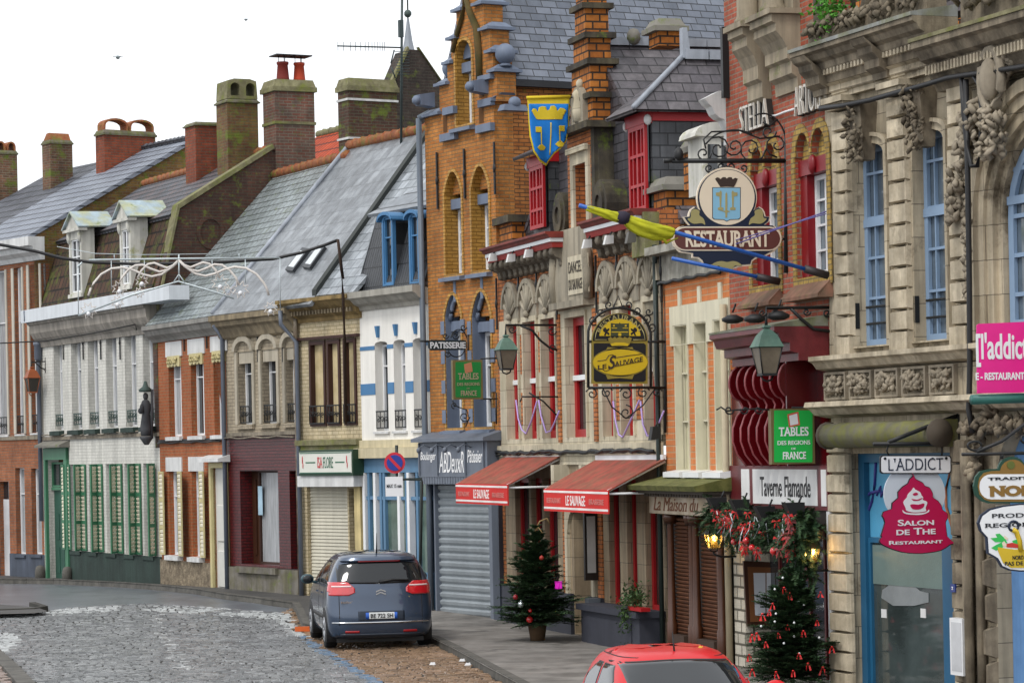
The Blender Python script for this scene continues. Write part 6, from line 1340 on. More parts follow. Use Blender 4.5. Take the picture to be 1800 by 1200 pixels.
# pediment over the portal
zpd=ku(1720,45,-.4)[1]
b=MB();pf2=[(.2,zpd),(-.5,zpd),(-.5,zpd-.08),(-.43,zpd-.11),(-.37,zpd-.22),(-.28,zpd-.26),(-.26,zpd-.4),(-.2,zpd-.48),(-.14,zpd-.6),(.2,zpd-.6)];b.loft_u(pf2,uP-.45,UE);pc=b.build('portal_cornice',mKc,K)
b=MB();b.hexa([(uP-.48,-.52,zpd+.003),(UE,-.52,zpd+.003),(UE,.2,zpd+.003),(uP-.48,.2,zpd+.003),(uP-.48,-.52,zpd+.05),(UE,-.52,zpd+.05),(UE,.2,zpd+.22),(uP-.48,.2,zpd+.22)]);b.build('mossy_weathering',mV,pc)
b=MB()
for i in range(60):b.box(uP-.4+i*.08,uP-.36+i*.08,-.33,-.262,zpd-.4,zpd-.29)
b.build('dentils',mKq,pc)
b=MB();ornament(b,uP+.3,UE-.3,zpd+.2,zpd+1.1,-.2,70,31,.22,.2);b.box(uP+.2,UE,-.15,.3,zpd+.1,zpd+1.3);b.build('carved_cresting',mKc,pc)
b=MB();b.box(uP+.1,UE,-.05,-.001,zarc+.45,zpd-.62);b.build('frieze_panel',mK,K)
# portal: nested arch mouldings, window, festoon
for k,(g0,w0_,w1_) in enumerate(((.0,-.16,-.06),(.14,-.1,.0),(.28,-.05,.05),(.40,.02,.1))):
 o=archl(pa0-.28+g0,pac+prad+.28-g0,pz0-.02,pz1+.43-g0);i_=archl(pa0-.28+g0+.15,pac+prad+.28-g0-.15,pz0-.03,pz1+.43-g0-.15);b=MB();o2=o[2:]+[(pa0-.28+g0,pz0),(pa0-.28+g0+.15,pz0)]+[(x,z) for x,z in i_[2:][::-1]]+[(pac+prad+.28-g0-.15,pz0),(pac+prad+.28-g0,pz0)]
 vs,fs=fill2d([o2]);b.place(vs,fs,w0_,w1_,'w');b.build('arch_moulding',mK,K)
pw=archl(pa0+.3,pac+prad-.3,pz0+.1,pz1-.16);g=window(K,pw,.10,mKb,MATS['tinted_pane'],4,(.18,.42,.62,.82),fw=.12,mull=.05);b=MB();zz_=pz1-.9;b.box(pa0+.31,pac+prad-.31,.06,.2,zz_-.1,zz_);b.build('transom',mKb,g)
b=MB();fx0,fx1=ku(1705,360)[0],ku(1722,360)[0];ornament(b,fx0,fx0+.34,ku(1712,535)[1],ku(1712,185)[1],-.06,130,51,.14,.1);b.tube([((fx0+.17),-.05,ku(1712,540)[1]),((fx0+.17),-.05,ku(1712,185)[1])],.09,6);b.build('carved_festoon',mat('carved_relief_stone','9c917f',rough=.9,var=.4,streak=.3,bump=.4,dark=('4a3f32',.6)),K)
b=MB();cz=ku(1775,170)[1];cx=ku(1768,170)[0];
for i in range(150):
 t=random.Random(i*7).random();a_=R(180-78*t);rr=prad+.5+.22*(random.Random(i*3+1).random()-.5);zc_=pz1+.15-prad
 leaf(b,Vector((pac+rr*math.cos(a_),-.14-.12*random.Random(i).random(),zc_+rr*math.sin(a_))),.13,random.Random(i*5))
uo=ku(1779,140)[0];zo=ku(1779,140)[1];b.blob((uo,-.3,zo),(.16,.12,.26),n=12,m=8);b.tube([(uo+.24*math.cos(q),-.28,zo+.36*math.sin(q)) for q in[i*math.pi/7 for i in range(14)]],.06,6,closed=True);ornament(b,uo-.3,uo+.3,zo-1.0,zo-.3,-.25,40,77,.16,.2);b.build('carved_cartouche',MATS['carved_relief_stone'],K)
# ledges and carved panel course
b=MB();b.loft_u([(-.001,zl1+.01),(-.3,zl1+.01),(-.3,zl1-.05),(-.24,zl1-.08),(-.18,zl1-.16),(-.001,zl1-.2)],-.05,UE);b.build('upper_ledge',mKq,K)
zp1,zp0=zl1-.203,ku(1580,700)[1]
b=MB();b.box(.0,UE,-.08,.3,zp0,zp1);fr=b.build('panel_course',mK,K)
b=MB();rn=0
for i in range(5):
 a=.12+i*.74;ornament(b,a,a+.56,zp0+.06,zp1-.04,-.09,42,90+i,.13,.08);vs,fs=fill2d([rectl(a-.04,a+.6,zp0+.02,zp1-.01),rectl(a+.0,a+.56,zp0+.05,zp1-.04)]);b.place(vs,fs,-.14,-.081,'w')
b.build('carved_panel',MATS['carved_relief_stone'],fr)
b=MB();b.loft_u([(-.001,zp0-.003),(-.34,zp0-.003),(-.36,zp0-.07),(-.28,zp0-.1),(-.2,zp0-.18),(-.001,zp0-.22)],-.1,UE);b.build('lower_ledge',mKq,K)
# ground floor quoins
quoins(.02,ku(1494,1000,-.06)[0],-.3,zl0-.35,.27,-.1,7);quoins(ku(1677,1000,-.06)[0],ku(1705,1000,-.06)[0],-.3,zl0-.45,.3,-.1,8,mKc)
b=MB()
for k,(g0,wd) in enumerate(((.06,-.1),(.2,-.16),(.36,-.08))):uu=ku(1708,1000)[0]+g0;b.tube([(uu,wd,-.3),(uu,wd,zdp+.1)],.06,8)
for i in range(7):z_=-.2+i*.42;b.block(q0-.16,q0-.002,-.14+.03*(i%2),.0-.001,z_+.02,z_+.40,.05)
b.build('eroded_jamb',mKc,K)
b=MB();o=archl(q0-.2,q0+2.3,zdp-.4,zdp+.85,rise=1.2);i_=archl(q0,q0+2.1,zdp-.5,zdp+.55);
for i in range(70):
 t=random.Random(i).random()*100;a_=R(180-t);leaf(b,Vector((q0+1.05+1.25*math.cos(a_),-.1-.1*random.Random(i+5).random(),zdp-.3+1.15*math.sin(a_))),.15,random.Random(i*3))
ornament(b,uP+.05,uP+1.6,zdp+.35,zl0-.3,-.1,60,61,.18,.14);b.build('carved_spandrel',mKc,K)
b=MB();b.box(q0+.003,q0+2.097,.2,.26,-.4,zdp+.4);b.build('portal_door',mat('pale_blue_wood','5f88b8',c2='547cab',rough=.55,var=.2,stretch=(7,7,.4),bump=.15),K)
# roller box and shop door
bx0,bx1=ku(1458,763,-.3)[0],ku(1650,760,-.3)[0]
b=MB();zc_=ku(1560,763,-.3)[1];b.tube([(bx0,-.3,zc_),(bx1,-.3,zc_)],.165,14);b.box(bx0+.05,bx1-.01,-.2,.0,zc_-.17,zc_+.17);rb=b.build('roller_box',mat('mossy_roller_box','5f5c4a',c2='66662c',rough=.7,var=.35,vs=2),K)
b=MB();b.tube([(bx0-.05,-.3,zc_),(bx0-.003,-.3,zc_)],.185,14);b.tube([(bx1+.003,-.3,zc_),(bx1+.04,-.3,zc_)],.18,14);b.build('box_end',mat('rusty_end_plate','4a4238',rough=.8),rb)
b=MB();f=.16;vs,fs=fill2d([rectl(d0,d1,-.45,dz),rectl(d0+f,d1-.5,-.4,dz-.12)]);b.place(vs,fs,.12,.24,'w');dr=b.build('door_frame',mKd,K)
gx1=d1-.5;zgr=ku(1590,946,.2)[1]
b=MB();b.box(d0+f+.001,gx1-.001,.2,.225,zgr,dz-.121);b.box(gx1+.0,d1-.05,.115,.119,zgr,dz-.2);gpn=b.build('painted_panel',mat('sky_blue_panel','4d94b8',rough=.4,var=.15),K)
b=MB()
rr=FK.rect(1517,1560,805,918,.19)
def gtube(pts,r):b.tube([(ku(x,y,.19)[0],.19,ku(x,y,.19)[1]) for x,y in pts],r,5)
gtube([(1534,808),(1540,806),(1538,850),(1533,880),(1524,905),(1518,900),(1518,880),(1530,866),(1546,862)],.022);gtube([(1541,870),(1548,855),(1549,872),(1555,858)],.018);b.build('graffiti_stroke',mat('violet_spray','3a3a86',rough=.5,var=.2),gpn)
b=MB();b.tube([(ku(x,y,.11)[0],.105,ku(x,y,.11)[1]) for x,y in((1670,830),(1663,860),(1664,890),(1674,925),(1678,945))],.02,5);b.build('graffiti_line',mat('orange_spray','a8603a',rough=.5),gpn)
mDG=mat('shop_door_glass',(.05,.065,.065),rough=.07,spec=.9,var=.6,vs=.9,bump=.03,bscale=2)
b=MB();b.box(d0+f+.06,gx1-.06,.2,.22,-.39,zgr-.06);dg=b.build('shop_door',mDG,K)
b=MB();vs,fs=fill2d([rectl(d0+f+.002,gx1-.002,-.39,zgr-.004),rectl(d0+f+.07,gx1-.07,-.38,zgr-.07)]);b.place(vs,fs,.16,.215,'w');b.build('frame',mKd,dg)
b=MB()
for x0,x1,y0,y1 in((1525,1534,1016,1030),(1549,1558,1070,1085),(1618,1627,1069,1085)):pbox(b,FK,x0,x1,y0,y1,.192,.199)
b.build('sticker',mat('white_sticker',(.7,.7,.7),rough=.5),dg)
b=MB();P=[(ku(x,y,.19)[0],ku(x,y,.19)[1]) for x,y in((1549,1050),(1551,1036),(1560,1030),(1566,1020),(1580,1018),(1592,1026),(1606,1028),(1616,1038),(1632,1042),(1632,1058),(1606,1064),(1570,1064))];vs,fs=fill2d([P]);b.place(vs,fs,.19,.198,'w');b.build('cloud_decal',mat('grey_decal',(.22,.24,.25),rough=.4),dg)
b=MB();b.box(d0+f+.08,gx1-.08,.185,.19,zgr-.62,zgr-.1);b.build('pale_blind',mat('pale_green_blind','647672',rough=.5,var=.2),dg)
r=FK.rect(1670,1692,1086,1186,-.2);b=MB();b.box(r[0],r[1],-.2,-.1,r[2],r[3]);mc=b.build('menu_board',mat('white_metal_case',(.66,.67,.68),rough=.35,var=.06),K);b=MB();b.box(r[0]+.04,r[1]-.03,-.204,-.2005,r[2]+.05,r[3]-.05);b.build('paper',mat('board_paper',(.5,.51,.53),rough=.6),mc)
r=FK.rect(1671,1679,1026,1040,-.12);b=MB();b.box(r[0],r[1],-.125,-.101,r[2],r[3]);np_=b.build('number_plate',mat('enamel_blue','2b3a78',rough=.3),K);b=MB();text_on(b,'2',r[0]+.04,r[1]-.04,r[2]+.03,r[3]-.03,-.1255,'w',-1,bold=.02);b.build('numeral',PVC,np_)
# black service cables along the front
mCab=mat('black_cable',(.012,.012,.013),rough=.5,var=.2)
b=MB();P=[(1442,190),(1480,186),(1530,176),(1580,162),(1630,148),(1666,137),(1690,133),(1740,126),(1800,117),(1830,112)];b.tube([(ku(x,y,-.3)[0],-.3,ku(x,y,-.3)[1]) for x,y in P],.035,6);rnd=random.Random(8);b.tube([(ku(x,y+rnd.uniform(-3,3),-.26)[0],-.26,ku(x,y+rnd.uniform(-3,3),-.26)[1]) for x,y in P],.025,6);b.build('cable_run',mCab,K)
b=MB();b.tube([(ku(x,y,-.28)[0],-.28,ku(x,y,-.28)[1]) for x,y in((1690,133),(1694,200),(1700,260),(1708,292),(1718,292),(1724,260),(1726,200),(1722,150),(1712,134))],.03,6);b.tube([(ku(x,y,-.27)[0],-.27,ku(x,y,-.27)[1]) for x,y in((1698,140),(1701,300),(1704,500),(1705,640),(1703,720),(1710,760))],.035,6);b.build('cable_loop',mCab,K)
b=MB();q_=[(ku(x,y,w_)[0],w_,ku(x,y,w_)[1]) for x,y,w_ in((1421,84,-.3),(1424,112,-.3),(1430,126,-.28),(1447,160,-.14),(1462,186,-.05))];b.tube(q_,[.05,.05,.035,.035,.035],8);b.lathe((q_[1][0],-.3,q_[1][2]-.06),[(.04,0),(.06,.06),(.07,.2),(.05,.24)],8);b.build('rainwater_head',mat('pale_rain_pipe','9a9284',rough=.7,var=.25),K)

# ================================================================== cars: bodies as stacked rounded plan rings, parts laid on their surface
class Car:
 def __init__(s,name,label,loc,rot,rings,lr,lf,p,paint):
  s.root=thing(name,label,'car',None,loc,rot=rot);s.rings=rings;s.lr,s.lf,s.p=lr,lf,p;s.paint=paint
 def at(s,z):
  r=s.rings
  if z<=r[0][0]:return r[0][1:]
  for a,b in zip(r[:-1],r[1:]):
   if z<=b[0]:
    t=(z-a[0])/(b[0]-a[0]);return tuple(a[i]+(b[i]-a[i])*t for i in(1,2,3))
  return r[-1][1:]
 def half(s,x,z):
  xr,xf,hw=s.at(z);
  if x<xr+s.lr:q=max(0,min(1,(xr+s.lr-x)/s.lr));return hw*(1-q**s.p)**(1/s.p)
  if x>xf-s.lf:q=max(0,min(1,(x-xf+s.lf)/s.lf));return hw*(1-q**s.p)**(1/s.p)
  return hw
 def xrear(s,y,z):xr,xf,hw=s.at(z);q=min(.9995,abs(y)/hw);return xr+s.lr*(1-(1-q**s.p)**(1/s.p))
 def xfront(s,y,z):xr,xf,hw=s.at(z);q=min(.9995,abs(y)/hw);return xf-s.lf*(1-(1-q**s.p)**(1/s.p))
 def body(s):
  n=22;vs=[];fs=[];zs=[]
  r=s.rings
  for a,b in zip(r[:-1],r[1:]):
   k=max(1,int((b[0]-a[0])/.05))
   zs+=[a[0]+(b[0]-a[0])*i/k for i in range(k)]
  zs.append(r[-1][0])
  for z in zs:
   xr,xf,hw=s.at(z);ring=[]
   for i in range(n+1):t=math.pi/2*i/n;c,q=math.cos(t)**(2/s.p),math.sin(t)**(2/s.p);ring.append((xr+s.lr-s.lr*c,hw*q))
   for i in range(1,8):ring.append((xr+s.lr+(xf-s.lf-xr-s.lr)*i/8,hw))
   for i in range(n+1):t=math.pi/2*i/n;c,q=math.sin(t)**(2/s.p),math.cos(t)**(2/s.p);ring.append((xf-s.lf+s.lf*c,hw*q))
   full=ring+[(x,-y) for x,y in ring[::-1][1:-1]];vs+=[(x,y,z) for x,y in full]
  m=len(full)
  for i in range(len(zs)-1):
   for j in range(m):fs.append((i*m+j,i*m+(j+1)%m,(i+1)*m+(j+1)%m,(i+1)*m+j))
  fs+=[tuple(range(m))[::-1]];o=(len(zs)-1)*m;xr,xf,hw=s.at(zs[-1]);vs.append(((xr+xf)/2,0,zs[-1]+.008));fs+=[(o+j,o+(j+1)%m,o+m) for j in range(m)]
  mb=MB();mb.add(vs,fs,True);o=mb.build('body',s.paint,s.root);return o
 def face(s,name,m,y0,y1,zf0,zf1,off,where='rear',parent=None,nu=24,nv=10,smooth=True):
  """sheet lying on the rear / front (y across) or left / right (x along) skin between two curves"""
  mb=MB();vs=[]
  for k in(off,off-.03):
   for i in range(nu+1):
    a=y0+(y1-y0)*i/nu;za=zf0(a) if callable(zf0) else zf0;zb=zf1(a) if callable(zf1) else zf1
    for j in range(nv+1):
     z=za+(zb-za)*j/nv
     if where=='rear':vs.append((s.xrear(a,z)-k,a*(1+k*.2),z))
     elif where=='front':vs.append((s.xfront(a,z)+k,a*(1+k*.2),z))
     else:sg=1 if where=='left' else-1;vs.append((a,sg*(s.half(a,z)+k),z))
  n1=(nu+1)*(nv+1);fs=[]
  for i in range(nu):
   for j in range(nv):q=i*(nv+1)+j;fs.append((q,q+1,q+nv+2,q+nv+1));fs.append((n1+q,n1+q+nv+1,n1+q+nv+2,n1+q+1))
  for i in range(nu):q=i*(nv+1);fs.append((q,q+nv+1,n1+q+nv+1,n1+q));q+=nv;fs.append((q,n1+q,n1+q+nv+1,q+nv+1))
  for j in range(nv):fs.append((j,n1+j,n1+j+1,j+1));q=nu*(nv+1)+j;fs.append((q,q+1,n1+q+1,n1+q))
  mb.add(vs,fs,smooth);return mb.build(name,m,parent or s.root)
 def wheel(s,x,side,r,wd,y):
  mb=MB();prof=[(r*.62,-wd/2),(r*.9,-wd/2),(r,-wd/2+.03),(r,wd/2-.03),(r*.94,wd/2),(r*.64,wd/2)]
  def lat(prof,n=28):
   vs=[];fs=[]
   for rr,a in prof:
    for j in range(n):t=2*math.pi*j/n;vs.append((x+rr*math.cos(t),side*(y+a),r+rr*math.sin(t)))
   for i in range(len(prof)-1):
    for j in range(n):fs.append((i*n+j,i*n+(j+1)%n,(i+1)*n+(j+1)%n,(i+1)*n+j))
   fs+=[tuple(range(n)),tuple(range((len(prof)-1)*n,len(prof)*n))];return vs,fs
  mb.add(*lat(prof),True);w_=mb.build('wheel',mat('tyre_rubber',(.012,.012,.012),rough=.75,var=.2),s.root)
  mb=MB();mb.add(*lat([(r*.64,wd/2-.06),(r*.66,wd/2+.004),(r*.58,wd/2+.006),(r*.55,wd/2-.03)]),True);mb.add(*lat([(r*.12,wd/2-.04),(r*.12,wd/2+.0)],12),True)
  for k in range(7):
   t=2*math.pi*k/7;c,q=math.cos(t),math.sin(t);pts=[(x+rr*c,side*(y+wd/2-.01),r+rr*q) for rr in(r*.1,r*.6)];mb.tube(pts,.022,5)
  mb.build('rim',mat('alloy_rim',(.5,.51,.53),rough=.3,metal=.8,var=.1),w_)
mCarG=mat('steel_blue_car_paint','3f4d62',rough=.28,metal=.45,var=.06,bump=0,coat=.9,spec=.5)
mCGl=mat('car_glass',(.01,.012,.014),rough=.03,spec=.55,var=0,bump=0)
mBlk=mat('black_plastic',(.012,.012,.013),rough=.55,var=.1)
mTail=mat('tail_lamp_red',(.55,.012,.02),rough=.12,spec=.8,var=.2,vs=9,bump=0,coat=1)
mChr=mat('chrome',(.7,.72,.74),rough=.12,metal=1,var=0,bump=0)
rx,ry=at_g(668,1136)
psi=R(9);heading=(-math.sin(psi),math.cos(psi));rot=math.atan2(heading[1],heading[0])
gz0=-.12+.035
rings=[(.19,.14,4.30,.80),(.24,.06,4.40,.86),(.36,.02,4.45,.895),(.52,.0,4.47,.905),(.60,.005,4.46,.91),(.72,.03,4.42,.915),(.84,.045,4.35,.91),(.95,.055,4.1,.90),(1.06,.075,3.7,.885),(1.16,.10,3.42,.86),(1.3,.17,3.05,.81),(1.44,.25,2.68,.745),(1.52,.28,2.45,.70),(1.57,.30,2.3,.66),(1.60,.36,2.2,.62),(1.63,.50,2.05,.55),(1.65,.75,1.85,.44),(1.66,1.0,1.6,.28)]
cx,cy=at_g(672,1144)
car=Car('parked_car','grey-blue family car parked by the kerb, seen from behind, red tail lamps',(cx,cy,gz0-.0),rot,rings,.42,.9,2.9,mCarG)
car.body();R0=car.root
car.face('rear_window',mCGl,-.735,.735,lambda y:1.12+.02*abs(y),lambda y:1.50-.05*(abs(y)/.7)**3,.006)
mb=MB()
sp_=car.face('roof_spoiler',mCarG,-.66,.66,1.515,1.585,.05);
car.face('brake_light',mat('dark_red_lens',(.2,.01,.015),rough=.2,var=0,bump=0),-.36,.36,1.495,1.513,.045,parent=sp_,nv=2)
for sg in(1,-1):
 a,b=(.44,.878) if sg>0 else(-.878,-.44)
 z0f=lambda y:.93+.05*max(0,(.55-abs(y))/.11);z1f=lambda y:1.16-.11*max(0,(.56-abs(y))/.12)-.0*abs(y)
 t=car.face('tail_lamp',mTail,a,b,z0f,z1f,.014,nu=16);car.face('reversing_lens',mat('clear_lens',(.7,.55,.55),rough=.15,var=0,bump=0),*((.50,.83) if sg>0 else(-.83,-.50)),1.075,1.10,.018,parent=t,nv=2)
 car.face('tail_lamp_wrap',mTail,.13,.42,lambda x:.97+.12*(x-.13),lambda x:1.155-.12*(x-.13),.012,'left' if sg>0 else 'right',parent=t,nu=8)
 car.face('reflector',mat('reflector_red',(.35,.015,.02),rough=.3,var=0,bump=0),*((.38,.62) if sg>0 else(-.62,-.38)),.285,.325,.012,nv=2)
 side='left' if sg>0 else 'right'
 car.face('side_window',mCGl,.55,1.05,lambda x:1.10,lambda x:1.18+.62*(x-.55) if x<.95 else 1.43,.006,side);car.face('side_window',mCGl,1.12,1.85,1.085,1.50,.006,side);car.face('side_window',mCGl,1.93,2.75,1.07,lambda x:1.50 if x<2.2 else 1.50-.55*(x-2.2),.006,side)
 car.face('door_seam',mBlk,1.88,1.895,.35,1.06,.003,side,nu=1);car.face('door_seam',mBlk,1.0,1.015,.62,1.06,.003,side,nu=1);car.face('side_moulding',mBlk,1.1,3.0,.5,.56,.012,side,nv=2)
 mb=MB();mb.box(1.25,1.42,sg*.885 if sg<0 else.885,sg*.925 if sg<0 else.925,.93,.96);mb.box(2.15,2.32,min(sg*.885,sg*.925),max(sg*.885,sg*.925),.92,.95);mb.build('door_handle',mCarG,R0)
 mb=MB();mb.blob((2.78,sg*1.03,1.12),(.09,.12,.09),n=12,m=8);mb.tube([(2.75,sg*.85,1.05),(2.76,sg*.98,1.08)],.025,6);mr=mb.build('wing_mirror',mat('dark_grey_mirror_cap','2f4a52',rough=.35,var=.05),R0);mb=MB();mb.blob((2.70,sg*1.03,1.12),(.012,.095,.07),n=10,m=6);mb.build('mirror_glass',mCGl,mr)
 for xw in(.78,3.5):
  mb=MB();o=[(xw+.385*math.cos(t_*math.pi/18),.32+.385*math.sin(t_*math.pi/18)) for t_ in range(-4,23)];vs,fs=fill2d([o]);mb.place([(x,max(z,.12),t_) for x,z,t_ in vs],fs,sg*.70,sg*(.917),'w');mb.build('arch_shade_disc',mBlk,R0);car.wheel(xw,sg,.325,.21,.815)  # solid black disc; shade of the hollow arch is put into its colour
car.face('tailgate_seam',mBlk,-.72,-.708,.42,1.1,.002,nu=1);car.face('tailgate_seam',mBlk,.708,.72,.42,1.1,.002,nu=1)
car.face('painted_plate_recess',mat('recess_shade_paint','2c3440',rough=.4,metal=.3,var=0,bump=0),-.40,.40,.50,.66,.004)  # sheet lying on the skin; recess shade comes from its darker paint
pl=car.face('number_plate',mat('plate_white',(.6,.62,.62),rough=.35,var=0,bump=0),-.27,.27,.525,.635,.016)
car.face('plate_band',mat('plate_blue',(.02,.10,.45),rough=.4,var=0,bump=0),.215,.27,.525,.635,.019,parent=pl,nv=2);car.face('plate_band',MATS['plate_blue'],-.27,-.222,.525,.635,.019,parent=pl,nv=2)
mb=MB();vs,fs=text2d('BE 722 SH',bold=.012);x0=min(v[0] for v in vs);x1=max(v[0] for v in vs);y1=max(v[1] for v in vs)
mb.add([(car.xrear(0,.58)-.02-.004*(t_+.5),.19-(x-x0)/(x1-x0)*.385,.545+y/y1*.07) for x,y,t_ in vs],fs);mb.build('plate_characters',mat('plate_black',(.02,.02,.02),rough=.5,var=0,bump=0),pl)
car.face('chrome_strip',mChr,-.84,.84,.452,.474,.014,nv=2);car.face('lower_bumper',mat('bumper_dark_grey','343b46',rough=.45,var=.05,bump=0),-.70,.70,.215,.27,.008,nv=3)  # lower bumper strip in a darker grey than the body
mb=MB();x_=car.xrear(0,.95)-.012
for dz in(0,.045):
 for q in((-.085,.0),(.0,.085)):
  a,b=q;za=.935+dz+(.028 if a==0 else-.005);zb=.935+dz+(.028 if b==0 else-.005);mb.hexa([(x_-.008,a,za),(x_+.01,a,za),(x_+.01,b,zb),(x_-.008,b,zb),(x_-.008,a,za+.024),(x_+.01,a,za+.024),(x_+.01,b,zb+.024),(x_-.008,b,zb+.024)])
mb.build('chevron_emblem',mChr,R0)
mb=MB();n=9
for i in range(n):mb.box(car.xrear(.6,.81)-.02,car.xrear(.6,.81)+.03,.69-i*.031-.024,.69-i*.031,.80,.80+(.028 if i%3 else.036))
mb.build('badge_letters',mChr,R0)
mb=MB();xw=car.xrear(0,1.16)-.02;mb.tube([(xw,.02,1.15),(xw-.01,-.2,1.185),(xw+.02,-.5,1.17)],[.03,.022,.012],6);mb.build('wiper',mBlk,R0)
mb=MB();mb.tube([(.62,0,1.62),(.35,.02,1.98)],[.014,.005],5);mb.blob((.62,0,1.625),(.05,.03,.025));mb.build('roof_aerial',mBlk,R0)
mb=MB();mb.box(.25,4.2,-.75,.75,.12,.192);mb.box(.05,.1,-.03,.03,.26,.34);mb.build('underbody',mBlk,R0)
# ------------------------------------------------------------------ the small red car at the bottom of the frame
mCarR=mat('bright_red_car_paint',(.5,.006,.010),rough=.3,metal=.0,var=.04,bump=0,coat=.12,spec=.25)
D2=28.2;X2=ray(1190,1190)[0]*D2;ang=R(8.5);rot2=math.atan2(-math.cos(ang),math.sin(ang))
rings2=[(.17,.12,3.34,.72),(.3,.03,3.42,.80),(.5,.0,3.44,.815),(.7,.03,3.40,.815),(.85,.10,3.15,.805),(.95,.14,2.75,.79),(1.1,.22,2.50,.745),(1.25,.33,2.24,.69),(1.36,.45,2.05,.625),(1.42,.56,1.94,.56),(1.455,.72,1.8,.47),(1.47,1.0,1.55,.3)]
fx=1.9;rings2=[(z if z<.7 else.7+(z-.7)*.88,a,b,c*.92) for z,a,b,c in rings2]
c2=Car('parked_car','small bright red car at the bottom edge, only its roof and windscreen in view',(X2-math.cos(rot2)*fx,D2-math.sin(rot2)*fx,-.10),rot2,rings2,.5,.75,3.4,mCarR)
c2.body();R2=c2.root
ws=c2.face('windscreen',mCGl,-.57,.57,.94,lambda y:1.285-.03*(abs(y)/.6)**2,.008,'front',nv=14)
c2.face('screen_border',mBlk,-.6,.6,lambda y:1.287-.03*(abs(y)/.6)**2,lambda y:1.30-.03*(abs(y)/.6)**2,.006,'front',nv=2)
for sg,side in((1,'left'),(-1,'right')):
 c2.face('side_window',mCGl,1.30,2.02,.92,lambda x:1.235 if x<1.75 else 1.235-.55*(x-1.75),.006,side);c2.face('side_window',mCGl,.62,1.22,.95,lambda x:1.08+.42*(x-.62) if x<.95 else 1.235,.006,side)
 c2.face('roof_seam',mBlk,.8,1.9,1.31,1.317,.003,side,nv=1)
 mb=MB();mb.blob((2.2,sg*.93,1.0),(.09,.11,.08),n=10,m=7);mb.tube([(2.25,sg*.75,.95),(2.22,sg*.88,.97)],.02,5);mb.build('wing_mirror',mCarR,R2)
 for xw in(.55,2.85):
  mb=MB();o=[(xw+.33*math.cos(t_*math.pi/18),.28+.33*math.sin(t_*math.pi/18)) for t_ in range(-3,22)];vs,fs=fill2d([o]);mb.place([(x,max(z,.1),t_) for x,z,t_ in vs],fs,sg*.6,sg*.82,'w');mb.build('arch_shade_disc',mBlk,R2);c2.wheel(xw,sg,.28,.17,.735)  # arch hollow again a black disc, its shade painted in
 c2.face('headlamp',mat('headlamp_glass',(.6,.62,.64),rough=.1,var=0,bump=0),*((.4,.7) if sg>0 else(-.7,-.4)),.62,.8,.012,'front',nu=10)
mb=MB();mb.tube([(1.80,.0,1.35),(1.72,.0,1.55)],[.012,.004],5);mb.blob((1.80,0,1.352),(.03,.02,.012));mb.build('roof_aerial',mBlk,R2)
mb=MB();mb.blob((1.5,.33,1.37),(.03,.025,.012));mb.build('fallen_leaf',mat('yellow_leaf',(.6,.4,.03),rough=.6,var=.1),R2)
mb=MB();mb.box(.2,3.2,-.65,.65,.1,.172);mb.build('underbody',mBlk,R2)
c2.face('grille',mBlk,-.4,.4,.3,.45,.01,'front')

# ================================================================== hanging signs
def ppoly(F,U,pts):return[F.wz(x,y,U) for x,y in pts]
def uplate(mb,loops,u0,u1):vs,fs=fill2d(loops);return mb.place(vs,fs,u0,u1,'u')
def ztr(pts,ox,oy,k):return[(ox+x/k,oy+y/k) for x,y in pts]
def smooth_loop(pts,n=4):
 P=[Vector((x,y)) for x,y in pts];k=len(P);o=[]
 for i in range(k):
  a,b,c,d=P[i-1],P[i],P[(i+1)%k],P[(i+2)%k]
  for j in range(n):
   t=j/n;o.append(tuple(.5*((2*b)+(c-a)*t+(2*a-5*b+4*c-d)*t*t+(3*b-a-3*c+d)*t**3)))
 return o
class Sign:
 """a thing hung on facade plane u=U; local frame of the facade, origin at (U,0,zb)"""
 def __init__(s,F,U,name,label,cat,w0=0,zb=0,group=None):
  s.F,s.U=F,U;s.o=(U,w0,zb);s.root=thing(name,label,cat,F,s.o,group)
 def p(s,x,y):return s.F.wz(x,y,s.U)
 def poly(s,pts):return[s.p(*q) for q in pts]
 def plate(s,name,m,loops,d0,d1,parent=None):
  mb=MB();uplate(mb,[s.poly(l) for l in loops],s.U+d0,s.U+d1);return mb.build(name,m,parent or s.root,s.o)
 def tubes(s,name,m,lines,r,d=0,parent=None,n=5):
  mb=MB()
  for l in lines:mb.tube([(s.U+d,*s.p(x,y)) for x,y in l],r,n)
  return mb.build(name,m,parent or s.root,s.o)
 def text(s,name,m,items,d,parent=None,depth=.006):
  mb=MB()
  for t,x0,x1,y0,y1,k in items:
   k=dict(k);warp=k.pop('warp',None);a0,zb=s.p(x0,y1);a1,zt=s.p(x1,y0);text_on(mb,t,a0,a1,zb,zt,s.U+d,'u',1,depth=depth,warp=warp,**k)
  return mb.build(name,m,parent or s.root,s.o)
def arcp(cx,cy,r,a0,a1,n=16,ry=None):return[(cx+r*math.cos(R(a0+(a1-a0)*i/n)),cy-(ry or r)*math.sin(R(a0+(a1-a0)*i/n))) for i in range(n+1)]
def curl(x,y,r,a0,turns,n=14):return[(x+r*(1-.85*i/n)*math.cos(R(a0)+turns*6.283*i/n),y+r*(1-.85*i/n)*math.sin(R(a0)+turns*6.283*i/n)) for i in range(n+1)]
CRM=mat('sign_cream',(.72,.62,.48),rough=.4,var=.06,bump=0);NAVY=mat('sign_navy',(.012,.02,.045),rough=.35,var=.1,bump=0);BRN=mat('sign_brown',(.11,.035,.03),rough=.4,var=.08,bump=0)
